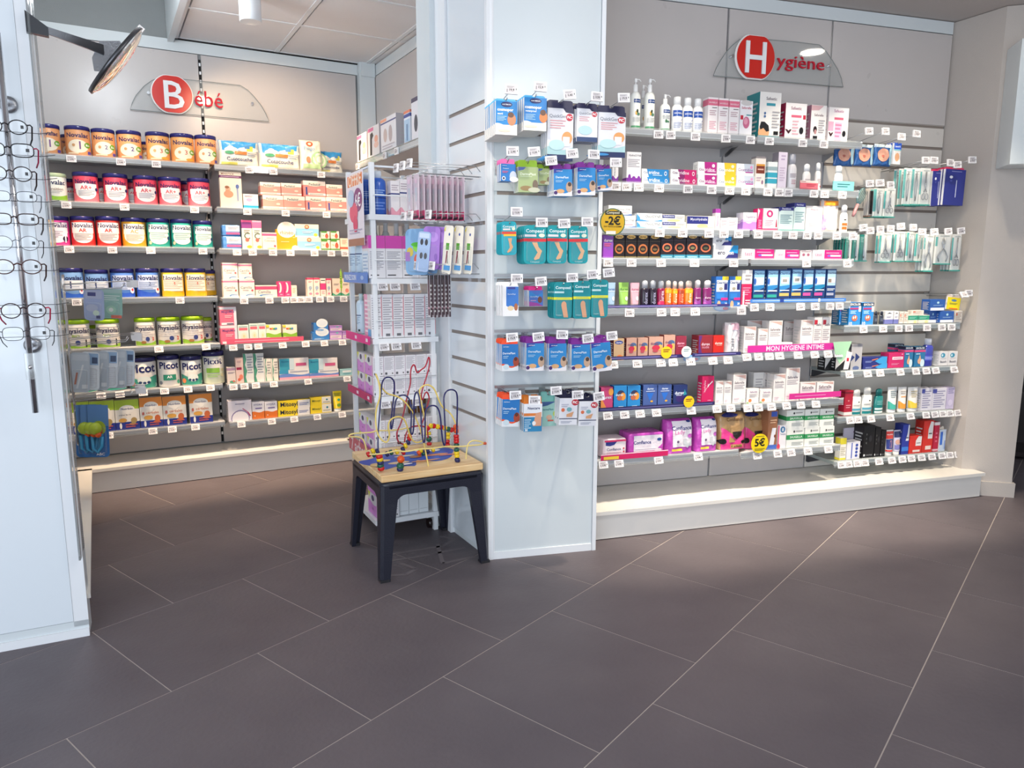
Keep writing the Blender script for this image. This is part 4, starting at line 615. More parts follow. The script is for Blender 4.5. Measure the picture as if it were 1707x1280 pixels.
dteal|hang|plaster_pack|plaster pack|mint plaster pack with teal header|14|#9cc8c0|flap=.26;fc=#7cbcb4|p #3a5a90 0 .99 1 .99 .4 .84 0 .8;t .4 .68 .8 DermaPlast #3f7c84 .02;e .5 .36 .2 .1 #d0a890;e .86 .5 .1 .1 #b8c85a;r .4 .2 .8 .26 #c85a4a
picw|hang|plaster_pack|plaster pack|white plaster pack with navy header and red roundel|16|#dfdfe6|flap=.2;fc=#181838|e .86 .84 .2 .12 #b82034;t .86 .84 .26 PiC #fff .02;e .2 .56 .1 .07 #d8704c;e .54 .58 .14 .08 #7ab0b8;p #d8a078 .4 .4 .8 .5 .7 .3 .4 .3;r 0 .22 1 .25 #3a3f5c;l .1 .66 .5 .8 2 #b0b0c0;l .1 .06 .7 .16 2 #a0a4b4
mask|bag|gel_mask_pack|mask pack|blue gel mask pack with face picture|30|#2c5c9c|ex=.4|r 0 .84 1 1 #d8e8ec;e .44 .5 .34 .3 #e0a48c;e .4 .44 .08 .06 #b86a5a;e .88 .5 .1 .44 #9cc0d0
bwht2|hang|hanging_pack|pack|white and blue bandage pack|14|#e6e2de|flap=.04;fc=#2c50b8|r 0 .7 1 1 #2450b8;t .5 .84 .7 SANTÉ #f0f4f8;r 0 .64 1 .7 #8cc8d0;e .5 .34 .3 .2 #e0a880
pinc|tool|carded_tool|tool pack|carded tweezers with teal edge|12|#e8eae6|tool=tweezers|r 0 .2 .3 .96 #54b8b4;l .4 .8 .9 .94 2 #a8b0b0
scis|tool|carded_tool|tool pack|carded scissors with teal edge|12|#ebebe7|tool=scissors|r 0 .3 .16 .9 #54b4b0;l .3 .9 .9 .96 1 #a8b0b0
plier|tool|carded_tool|tool pack|carded nail nippers with teal edge|14|#ebebe7|tool=pliers|r .04 .6 .18 .9 #54b4b0;l .3 .9 .9 .96 1 #a8b0b0
comb|tool|carded_tool|tool pack|carded brown comb|10|#e4dcd4|tool=comb;tm=dark_lacquer;foot=#8c6c5c|r 0 0 1 .06 #8c6c5c
teal|tool|carded_tool|tool pack|teal fronted carded file|10|#1f8c80|tool=file|r .6 .04 1 1 #e4e8e6;l .1 .7 .5 .9 3 #9ad0c8
therm|hang|thermometer_pack|thermometer pack|dark blue thermometer pack with pink flap|14|#262e86|flap=.06;fc=#e0406c|e .3 .78 .08 .04 #f0f0f8;r .56 .22 .6 .7 #c8cce8;l .3 .92 .8 .96 1 #8a90c8;e .3 .68 .06 .03 #4a52a8
yelo|hang|hanging_pack|pack|yellow hanging pack with blue badge|10|#f0de1c|flap=.2;fc=#d8ccc4|e .5 .76 .2 .1 #5a8cb0;r .2 .04 .86 .12 #e04a2c;l .2 .4 .8 .56 2 #8a8a3a
hbrush|hang|hanging_brush|brush|hanging brush|30|#5a8c90||
gonbl|bottle|lotion_bottle|bottle|royal blue bottle|60|#2c5cb8|ty=big;cap=#d4dce4;nk=.4|r 0 .5 1 .53 #1c2c6c;l .1 .6 .8 .8 3 #9ab8e8;l .1 .1 .8 .4 3 #6c90d8
gonbn|carton|carton|box|white carton with navy stripe|40|#ece4e4||r 0 .6 1 .64 #2c3a7c;l .1 .7 .9 .9 3 #b8a8b0;w 0 .16 .06 1 #e8a0b0
goncl|bottle|micellar_bottle|bottle|large clear micellar bottle|80|#cfe0ee|ty=big;cap=#c8dce0;nk=.4;cw=.45|r 0 .62 1 .65 #3c4c78;l .1 .3 .9 .58 6 #8fa4c0;r .7 .04 .9 .12 #3a4a48;r 0 0 1 .02 #e8b0a0
gonpk|carton|carton|box|white text carton with magenta top|80|#e2e0e4|sp=r 0 .7 1 1 #cc4ca8;l .08 .2 .9 .64 12 #9c9ca4;l .1 .04 .6 .1 1 #444|r 0 .7 1 1 #e080c0;l .1 .76 .9 .94 2 #f4c8e4;r .04 .06 .96 .64 #dce8f4;l .1 .1 .9 .6 6 #9ab8d8
gonwt|carton|carton|box|white text carton with pink front|50|#e0dee2|sp=l .08 .2 .92 .94 14 #a4a2aa;r .3 .04 .7 .1 #6a6a70;r .94 .05 1 .95 #e48c98|r 0 0 .5 1 #e8a0c0;l .1 .1 .9 .9 8 #fbe8f0;r .5 .04 .96 .2 #6ab0e0
gonpu|carton|carton|box|lilac carton with yellow flash|50|#e2dfe3|sp=l .08 .3 .92 .94 12 #a4a2aa;r .1 .06 .3 .18 #55555c;e .8 .12 .06 .04 #555|w 0 .56 .06 1 #d88cd8;p #e0e040 0 1 .24 1 .1 .7;e .5 .8 .14 .14 #4a4a6c;e .5 .3 .08 .06 #b868b8;r .9 0 1 1 #f0c8dc
gonsm|bottle|lotion_bottle|bottle|small white bottle with teal foot|30|#e4ecec|ty=round|r 0 0 1 .3 #5cb8c8;l .2 .5 .8 .8 2 #a0b4b8
gongl|bottle|lotion_bottle|bottle|amber brown bottle|40|#6a4420|ty=round;cap=#2c2c30|r .1 .3 .9 .7 #4c5c8c;l .2 .4 .8 .6 2 #c0b8a8
gonwh|carton|carton|box|plain white carton on the bottom tray|50|#e2e6ea|sp=l .1 .1 .9 .16 1 #c8ccd0|l .1 .1 .9 .9 8 #d4d8dc
gontal|bottle|lotion_bottle|bottle|slim clear bottle with white cap|40|#d8e0dc|ty=round;cap=#f0f2f2|r 0 .6 1 .74 #46568c;l .2 .2 .8 .5 3 #a8b0b0
ret1|carton|device_box|box|white device carton with black handset picture|120|#e4e0e0|side=#c4bcbe|r 0 .86 .5 .97 #d8709c;p #1c1a20 .16 .1 .34 .1 .36 .6 .5 .7 .4 .82 .2 .78;e .74 .56 .16 .12 #e8a890;e .74 .38 .2 .1 #e8c0b0
ret2|carton|device_box|box|white device carton with navy line|140|#e2dfe2|side=#bcb6ba|r 0 .84 1 .88 #3a4480;e .3 .5 .12 .2 #c8b4ae;e .64 .5 .12 .24 #b8a8a8;l .1 .08 .9 .24 2 #b8b0b8;r 0 .9 .4 .98 #e8a080
ret3|carton|device_box|box|narrow carton with pale blue panel|90|#dfe4ec||r .06 .06 .94 .74 #a8c4dc;r 0 .8 1 .9 #3a4c94;r 0 .92 1 1 #e08060;r .4 .1 .6 .6 #6c8cb0
ret4|carton|device_box|box|large white device carton with dark header|150|#dfdde2|side=#c9c7cf|r 0 .9 1 1 #4a4660;e .3 .4 .12 .2 #3c4450;e .7 .5 .1 .14 #8a8a94;l .5 .1 .9 .3 3 #a8a4b0
lpk1|blister|pacifier_pack|pacifier pack|clear and sage green pacifier pack|24|#93bdb2||r 0 .86 1 1 #a8c4c0;e .5 .3 .22 .14 #a8d0b8;e .5 .3 .1 .07 #e8ece4;l .1 .6 .9 .8 3 #d8e4e0;r .5 .02 .96 .12 #e0705c
lpk2|blister|pacifier_pack|pacifier pack|blue grey pacifier pack|24|#a9b7dc||r .1 .7 .9 .96 #b8c0dc;r .2 .78 .6 .9 #4a5088;e .4 .4 .3 .12 #c0c8e0;e .6 .24 .16 .09 #d8ecdc;r .6 .06 .8 .16 #3a4070
lpk3|blister|accessory_pack|accessory pack|clear baby accessory pack|26|#e2e8ee||r .06 .66 .94 .96 #9ab8d8;l .1 .1 .9 .56 8 #d8dce4;r .6 .7 .9 .86 #4a5a78;e .3 .4 .14 .04 #d08a80
lpk4|blister|teether_pack|teether pack|blue card with green rattle bubble|30|#2a6cb0||r 0 .6 1 1 #5c88c0;e .52 .56 .34 .14 #a8b83c;e .6 .5 .1 .06 #e0602c;p #4aa4d0 .3 .12 .5 .12 .74 .44 .6 .46 .44 .26 .4 .46 .28 .44;t .56 .06 .4 ABC #fff
sblip|blister|lipstick_pack|cosmetic pack|clear pink footed lip balm pack|14|#d8c8d4||r 0 0 1 .2 #d02c6c;p #e8e4ec .2 .2 .5 .34 .8 .2;r .3 .4 .7 .7 #c8ccd8;r .3 .8 .7 .9 #e8c8dc;r .1 .02 .9 .08 #3a1c30
steeth|blister|teether_pack|teether pack|sky blue teether card|16|#86b0d8||e .5 .6 .18 .1 #8ad83c;e .5 .66 .26 .05 #5cbc3c;e .6 .34 .24 .14 #e85c3c;e .6 .36 .14 .09 #86b0d8;e .2 .5 .14 .1 #d8c03c;r 0 .3 .2 .5 #a878c0
sface|blister|mask_pack|cosmetic pack|pale blue card with dark oval pads|8|#a0b8dc||e .32 .74 .12 .08 #3c3c44;e .68 .74 .12 .08 #3c3c44;e .36 .4 .12 .08 #3c3c44;e .7 .4 .12 .08 #3c3c44;r .1 .84 .9 .96 #c4d4ec
spurp|blister|mask_pack|cosmetic pack|purple card with dark oval pads|8|#a478cc||e .2 .7 .12 .1 #5a4470;e .3 .4 .12 .1 #5a4470;e .6 .76 .3 .12 #b890dc;e .8 .3 .1 .08 #8a5cb8;l .1 .05 .7 .14 1 #d8c8ec
sbrus|blister|toothbrush_pack|toothbrush pack|cream toothbrush pack with blue foot|16|#efe9dc||r .3 .5 .66 .64 #5a9c3c;r .2 .08 .9 .18 #3c98d8;p #8a2c44 .34 .22 .46 .22 .56 .48 .4 .48;p #2c3c3c .56 .22 .64 .22 .5 .48;e .6 .82 .08 .03 #3a50a0;p #e8d83c .0 .9 .2 .98 .1 .86
spen|carton|pen_pack|pen pack|slim upright pen pack|10|#cfcad0|side=#3c2c34|r .2 .05 .8 .9 #5a3440;r .2 .2 .8 .24 #e0a8b8;r .2 .9 .8 1 #24242c
lpk5|blister|accessory_pack|accessory pack|clear baby accessory pack|26|#b8c2cc||r .1 .8 .9 .95 #c4ccd4;p #d8dce0 .3 .1 .4 .1 .7 .7 .6 .7;p #b0705c .2 .2 .3 .2 .4 .5 .3 .5;r .6 .1 .9 .2 #e0e4e8
'''
# measured layout, millimetres in each wall's own frame
ROWS={
'b1':('B',-60,1937,1937,'nva1 -60 1937 119 161 -72;nva1 32 1937 76 133 -212;nva1 82 1937 129 164 -72;nva2 209 1937 122 160 -72;nva2 341 1937 133 162 -72;nva3 445 1937 96 126 -212;nva3 492 1937 131 167 -72;nva3 626 1937 134 170 -72;nva2 756 1937 125 172 -72;wipeA 940 1937 234 152 -72;wipeA 1185 1937 254 154 -72;tallbag 1384 1937 139 195 -72;wipeA 1530 1937 168 145 -142','44 288 471 991 1135 1437'),
'b2':('B',-60,1684,1684,'nvgr -52 1684 126 153 -72;nvre 23 1684 82 139 -212;nvre 102 1684 130 168 -72;nvre 190 1684 86 152 -212;nvre 253 1684 132 169 -72;nvre 348 1684 89 157 -212;nvre 408 1684 131 167 -72;nvre 540 1684 130 167 -72;nvre 652 1684 95 164 -212;nvre 702 1684 129 170 -72;babybox 880 1684 127 216 -72;lowcard 994 1684 89 88 -72;pinkb 1130 1684 127 87 -72;pinkb 1263 1684 134 89 -72;pinkb2 1400 1684 130 92 -72;pinkb2 1536 1684 136 94 -72;pinkb 1117 1771 124 79 -72;pinkb 1247 1773 127 79 -72;pinkb2 1395 1776 143 99 -72;pinkb 1525 1778 107 81 -72','0 288 662 966 1200 1462'),
'b3':('B',-60,1438,1434,'nvpi -59 1438 125 164 -72;nvrd 68 1438 125 168 -72;nvrd 197 1438 129 172 -72;nvye 330 1438 132 168 -72;nvte 461 1438 129 169 -72;nvte 588 1438 122 169 -72;nvte 709 1438 113 163 -72;bluebx 871 1434 112 78 -72;bluebx 868 1512 105 68 -72;ctall1 960 1434 60 178 -72;ctall2 1021 1434 57 177 -72;calen 1096 1434 88 105 -72;rhin 1205 1434 127 128 -72;sunbx 1347 1434 153 81 -72;sunbx 1335 1515 154 83 -72;gresm 1455 1434 58 66 -72;gresm 1519 1434 60 67 -72;gresm 1455 1500 55 56 -72;gresm 1519 1501 55 57 -72;pinksm 1582 1434 56 80 -72','-6 208 408 694 892 985 1109 1218 1373 1484 1577'),
'b4':('B',-60,1142,1132,'nvb1 -9 1142 120 172 -72;nvb1 116 1142 123 163 -72;nvb2 249 1142 128 169 -72;nvb2 384 1142 129 171 -72;nvb3 520 1142 129 171 -72;nvb3 726 1142 120 160 -212;nvb3 649 1142 125 171 -72;cami 845 1132 88 112 -72;cami 943 1132 92 111 -72;cami 848 1244 88 104 -72;cami 937 1243 82 101 -72;pkwide 1061 1132 133 74 -72;pksm 1153 1132 40 98 -72;pksm 1196 1132 41 98 -72;crsm 1236 1132 35 72 -72;pktall 1342 1132 38 121 -72;pktall 1385 1132 39 121 -72;pkred 1427 1132 35 117 -72;pktall 1465 1132 31 116 -72;vegi 1518 1132 56 116 -72;vegi 1582 1132 61 116 -72','8 547 918 1072 1172 1227 1273 1324 1397 1467 1557'),
'b5':('B',-60,850,838,'phys1 -5 850 130 167 -72;phys1 87 850 74 123 -212;phys1 151 850 127 165 -72;phys2 349 850 115 168 -72;phys2 480 850 133 168 -72;phys2 616 850 131 170 -72;phys2 700 850 92 152 -212;magic 820 838 99 119 -72;magic 820 957 99 117 -72;mint 906 838 65 118 -72;mint 970 838 53 125 -72;mint 1022 838 46 125 -72;rainb 1094 838 94 114 -72;rainb 1198 838 90 110 -72;bwave 1400 838 112 56 -72;bwave 1402 894 96 60 -72;purpb 1502 838 83 56 -72;purpb 1580 838 66 53 -72;purpb 1504 894 83 37 -72','412 678 836 926 989 1142 1291 1415 1538'),
'b6':('B',-60,592,586,'pict 10 592 135 180 -72;pict 158 592 146 185 -72;pict 319 592 157 188 -72;pica 463 592 127 193 -72;pict 592 592 127 182 -72;picg 723 592 132 203 -72;crps 819 586 50 106 -72;crpt 870 586 46 164 -72;wvta 926 586 60 187 -72;wvta 990 586 63 186 -72;wvsh 1045 586 43 147 -72;wvsh 1089 586 41 145 -72;dflat 1214 586 194 65 -72;dflat 1412 586 198 52 -72;mitb 1214 651 189 76 -72;mitb 1408 638 194 77 -72;tealsm 1564 586 87 45 -72','88 186 309 426 558 687 824 891 961 1074 1296 1562'),
'b7':('B',-60,351,340,'nutg -29 351 96 190 -72;nutg 85 351 128 187 -72;nutg 216 351 129 183 -72;nuto 346 351 124 186 -72;nuto 476 351 131 182 -72;nuto 627 351 133 184 -72;lavb 859 340 143 132 -72;orab 972 340 76 114 -72;orab 1053 340 79 109 -72;mito 1200 340 208 49 -72;mito 1203 389 208 55 -72;mits 1381 340 142 61 -72;mits 1381 401 138 50 -72;ytube 1498 340 62 142 -72','110 346 454 586 859 1049 1194 1348 1519'),
'h1':('H',-100,1960,1960,'pumpw 207 1960 50 230 -112;pumpw 305 1960 41 234 -232;pumpw 281 1960 50 234 -112;pumps 363 1960 50 170 -112;saug 427 1960 53 162 -112;saug 484 1960 52 161 -112;saug 539 1960 51 161 -112;pinkc 608 1960 53 168 -112;pinkc 666 1960 54 167 -112;pinkc 726 1960 56 166 -112;eggb 794 1960 70 164 -112;belt 929 1960 122 213 -112;safr 1082 1960 124 171 -112;safg 1218 1960 92 170 -112;safp 1340 1960 121 166 -112','308 373 505 672 810 918 1114 1241'),
'h2':('H',-100,1715,1715,'gynv 102 1715 30 112 -112;gynp 197 1715 74 141 -112;cicb 313 1715 145 30 -112;cicb 310 1745 142 37 -112;cicr 464 1715 143 35 -112;cicr 461 1750 139 36 -112;cicm 593 1715 104 51 -112;cicm 590 1766 104 61 -112;cicy 701 1715 104 54 -112;cicy 698 1769 104 58 -112;cicw 809 1715 101 55 -112;cicw 805 1770 97 57 -112;brnt 892 1715 57 151 -112;cyanb 963 1715 55 128 -112;lilt 1020 1715 52 178 -112;gbot 1091 1715 52 177 -112;wbot 1177 1715 46 130 -112;wbot 1246 1715 32 138 -112;wbot 1375 1715 52 129 -112;stripr 1174 1715 108 43 -97;stript 1386 1715 131 47 -97','97 151 213 320 475 605 706 798 926 993 1046 1200 1266 1376'),
'h3':('H',-100,1506,1506,'gynw 149 1506 127 57 -112;gynw 132 1563 120 46 -112;gynb 287 1506 133 33 -112;gynb 286 1539 133 37 -112;hydb 421 1506 128 33 -112;hydb 416 1539 121 34 -112;myco 567 1506 154 64 -112;pursm 661 1506 26 101 -112;whsm 698 1506 37 57 -112;whsm 747 1506 55 60 -112;lilb 845 1506 79 87 -112;mags 904 1506 29 108 -112;ebox 967 1506 86 110 -112;gynn 1058 1506 87 119 -112;gynn 1139 1506 67 142 -112;crem 1228 1506 101 129 -112;orbag 1334 1506 104 171 -112;wbor 1424 1506 49 143 -112','332 456 602 685 768 883 996 1090 1175 1243 1359 1462'),
'h4':('H',-100,1363,1363,'purd 74 1363 52 107 -112;dkb 131 1363 57 116 -112;dkb 193 1363 59 116 -112;dkb 256 1363 60 117 -112;dkb 320 1363 59 118 -112;dkt 386 1363 66 119 -112;dkt 455 1363 66 120 -112;dkt 526 1363 67 121 -112;dkt 599 1363 72 121 -112;erox 715 1363 140 67 -112;erox 692 1430 105 51 -112;pgt 903 1363 190 51 -112;pgt 1079 1363 145 49 -112;pgsm 1193 1363 71 47 -112;pgt 1326 1363 184 50 -112','65 186 344 527 748 1182 1438'),
'h5':('H',-100,1124,1141,'tubb 99 1124 49 124 -112;tubg 167 1124 54 124 -112;tubp 226 1124 50 122 -112;gelk 280 1124 43 134 -112;gelk 324 1124 40 134 -112;gelm 368 1124 39 133 -112;gelo 408 1124 36 133 -112;gelo 443 1124 29 129 -112;gelr 478 1124 36 129 -112;gelo 522 1124 46 132 -112;gelp 572 1124 40 135 -112;gelp 628 1124 49 134 -112;clrs 703 1124 72 152 -112;clrs 778 1124 68 152 -112;pink5 847 1124 59 184 -112;clrt 918 1141 69 170 -112;clrt 1000 1141 68 170 -112;clry 1073 1141 69 170 -112;clry 1147 1141 67 176 -112;clrm 1218 1141 67 173 -112;clrm 1291 1141 71 173 -112;clrg 1363 1141 60 173 -112','183 355 430 542 808 883 975 1163 1254 1347 1408'),
'h6':('H',-100,873,885,'tanb 142 873 55 104 -112;skin 210 873 56 105 -112;skin 271 873 55 104 -112;skin 343 873 78 108 -112;skin 418 873 62 115 -112;plum 483 873 58 107 -112;dred 623 873 80 107 -112;redb 698 873 62 105 -112;wspout 787 873 73 169 -112;saff 881 885 71 135 -112;saff 978 885 92 159 -212;saff 960 885 57 122 -112;saff 1034 885 82 162 -112;saff 1230 885 107 149 -232;jarw 1127 885 61 45 -112;saff 1229 885 78 163 -112;safs 1297 885 51 176 -112;safs 1352 885 53 175 -112','104 232 361 429 528 655 743 853 923 989 1051 1166 1271 1356 1422'),
'h7':('H',-100,622,616,'sunp 84 622 63 117 -112;blud 156 622 69 121 -112;blud 230 622 70 118 -112;bluv 319 622 77 119 -112;bluv 400 622 76 116 -112;navd 489 622 79 111 -112;pkty 647 622 67 149 -112;saff 716 622 45 119 -112;saff 765 622 45 117 -112;saff 834 622 77 150 -112;wors 917 616 72 78 -112;wgrn 1013 616 63 148 -202;wors 998 616 73 71 -112;saff 1076 616 60 145 -202;saff 1078 616 72 148 -112;saff 1160 616 86 179 -112;saff 1260 616 97 96 -112;saff 1372 616 109 95 -112','81 171 255 346 542 692 773 876 940 1020 1113 1203 1300'),
'h8':('H',-100,377,358,'confs 134 377 126 101 -112;confl 309 377 197 120 -112;conft 499 377 154 173 -112;conft 657 377 126 173 -112;confb 811 377 165 189 -112;confb 980 358 145 192 -162;brbl 1051 358 57 213 -112;whpk 1113 358 51 128 -112;sgr 1198 358 110 109 -112;sgr 1306 358 93 106 -112;sgr 1404 358 93 103 -112;sgr 1191 467 110 99 -112;sgr 1298 464 90 100 -112;sgr 1396 461 92 101 -112','63 147 367 594 949 1076 1161 1269 1402'),
'r1':('H',-150,1008,1008,'excb 1556 1008 59 106 -222;excb 1575 1008 78 125 -162;excb 1663 1008 76 123 -162;dkst 1724 1008 24 76 -162;dkst 1764 1008 26 76 -162;whpu 1810 1008 56 75 -162;whpu 1860 1008 32 74 -162;crwh 1897 1008 26 70 -162;crwh 1929 1008 27 69 -162;grnb 1979 1008 67 49 -162;grnb 2056 1008 77 48 -162;crwh 2009 1057 84 27 -162;blub 2221 1008 102 68 -162;blub 2139 1008 57 71 -182;blub 2146 1079 107 65 -162;crwh 2308 1008 52 70 -162','1622 1755 1862 1934 2062 2169 2239'),
'r2':('H',-150,759,759,'bwht 1449 759 43 147 -192;bwht 1510 759 76 142 -162;grtr 1608 759 73 146 -162;nvbl 1741 759 166 30 -162;nvbl 1737 789 166 39 -162;magb 1885 759 109 88 -162;excs 1972 759 59 121 -162;excs 2051 759 74 118 -162;excs 1978 759 68 127 -242;bbot 2127 759 69 161 -162;wht2 2225 759 62 85 -162;wht2 2295 759 66 83 -162','1549 1673 1759 1900 2010 2085 2153 2289'),
'r3':('H',-150,500,500,'redt 1578 500 55 145 -162;wtub 1642 500 64 148 -162;wtub 1715 500 69 158 -162;ttub 1797 500 59 144 -162;wtte 1890 500 67 149 -162;wtor 1962 500 61 146 -162;wtye 2038 500 75 142 -162;lnav 2128 500 76 134 -162;lnav 2221 500 103 130 -162;lave 2306 500 54 131 -162','1578 1633 1721 1855 2000 2113 2177 2235 2289 2347'),
'r4':('H',-150,247,247,'ylwh 1564 247 40 128 -162;lcrd 1704 247 143 164 -242;bluw 1635 247 90 102 -162;blkc 1740 247 74 189 -162;blkc 1801 247 37 174 -162;blkc 1842 247 33 154 -162;rtub 1894 247 59 151 -162;btub 1951 247 48 147 -162;blsw 2001 247 49 179 -162;rdsw 2077 247 93 106 -162;rdsw 2164 247 74 191 -162;rdsm 2227 247 38 179 -162;brsh 2275 247 46 147 -162','1542 1590 1649 1703 1802 1893 1968 2034 2108 2185 2260 2319 2381')}
HANG='''C cosm 29 1832 87 139 200 7 25 0 32 1985
C cosw 146 1853 92 137 200 6 25 0 146 2001
C qgbig 259 1745 109 237 170 4 20 0 274 1986
C qgsml 370 1823 88 151 180 4 20 0 383 1982
C qgbig 481 1767 120 205 170 4 20 0 501 1986
C bpnk 41 1658 60 88 180 3 20 0 42 1762
C dgrn 124 1617 82 127 180 4 14 0 128 1763
C dgrn 210 1655 51 84 120 3 14 0 216 1741
C dpur 271 1606 78 129 180 5 16 0 284 1762
C dpur 371 1612 78 133 180 5 16 0 374 1762
C dpur 467 1637 64 107 140 3 20 -4 485 1740
C comps 46 1368 62 133 180 6 14 0 58 1533
C compr 153 1332 95 156 180 5 22 0 161 1494
C compr 247 1334 85 155 180 4 22 0 255 1491
C compr 342 1334 82 154 180 2 20 0 352 1499
C dwht 52 1120 66 139 180 6 15 0 60 1274
C dmag 166 1159 60 82 160 5 14 0 165 1262
C compy 275 1106 81 152 180 4 22 0 291 1277
C compy 359 1105 77 158 180 4 22 0 379 1290
C compy 438 1109 75 159 180 3 22 0 449 1297
C dora 50 893 70 130 180 7 12 0 41 1039
C dpur 157 890 77 141 180 5 16 0 151 1039
C dpur 256 886 77 142 180 4 16 0 252 1046
C dpur 359 883 82 138 180 3 16 0 363 1028
C dpur 458 879 87 150 180 3 20 -5 468 1037
C dora 50 656 75 136 180 7 12 3 55 802
C nexc 146 632 80 150 190 3 20 0 134 780
C dteal 239 636 66 148 120 2 20 0 247 804
C picw 305 651 81 146 180 3 22 2 323 793
C picw 393 642 79 136 180 3 22 2 416 783
H mask 1471 1857 123 113 -200 1 20 0 1548 2025
H mask 1599 1861 117 114 -200 1 20 0 1654 2030
H mask 1723 1866 116 115 -200 1 20 0 1761 2008
H bwht2 1812 1879 48 116 -200 3 20 0 1859 2028
H pinc 1893 1661 53 201 -200 3 30 0 1935 1895
H pinc 1951 1663 54 202 -200 3 30 0 1992 1897
H scis 2018 1664 71 203 -200 4 30 0 2106 1889
H therm 2109 1666 76 201 -200 3 20 0 2157 1881
H therm 2195 1669 145 207 -170 4 20 0 2225 1905
H pinc 1708 1594 62 155 -200 4 20 0 1644 1766
H scis 1782 1594 73 157 -200 4 20 0 1715 1758
H comb 1675 1597 32 153 -220 3 12 0 1596 1763
H teal 1531 1356 40 144 -200 5 20 0 1557 1532
H teal 1579 1356 40 145 -200 5 20 0 1603 1517
H teal 1631 1356 48 145 -200 5 20 0 1670 1525
H scis 1776 1350 82 163 -200 2 20 0 1738 1530
H scis 1877 1355 71 166 -200 4 20 0 1805 1543
H pinc 1950 1355 50 167 -200 3 20 0 1889 1539
H pinc 2009 1354 51 162 -200 3 20 0 1954 1516
H plier 2059 1300 70 209 -180 3 20 0 2016 1517
H plier 2182 1341 113 171 -200 4 20 0 2136 1522
H scis 2282 1303 66 210 -200 4 20 0 2227 1526
H yelo 2300 1083 98 87 -200 1 20 6 2326 1180
H hbrush 1539 1613 94 144 -180 1 20 20'''
SB=[(368, 2258), (383, 2299), (406, 2343), (454, 2401), (497, 2437), (544, 2463), (682, 2467), (840, 2469), (1009, 2470), (1053, 2447), (1090, 2411), (1133, 2359), (1159, 2311), (1177, 2264), (603, 2370), (492, 2358), (718, 2382), (610, 2475), (596, 2261), (558, 2444), (671, 2458), (546, 2283), (731, 2321), (896, 2338), (737, 2384), (474, 2364), (1076, 2366)]
SHY=[(759, 2300), (776, 2339), (798, 2377), (828, 2419), (864, 2456), (906, 2489), (1088, 2503), (1258, 2506), (1398, 2504), (1441, 2478), (1486, 2434), (1526, 2390), (1554, 2345), (1570, 2301), (999, 2406), (884, 2397), (1113, 2415), (993, 2510), (1005, 2302), (934, 2482), (1058, 2492), (943, 2325), (1134, 2357), (1433, 2379), (1139, 2412), (865, 2402), (1471, 2403)]
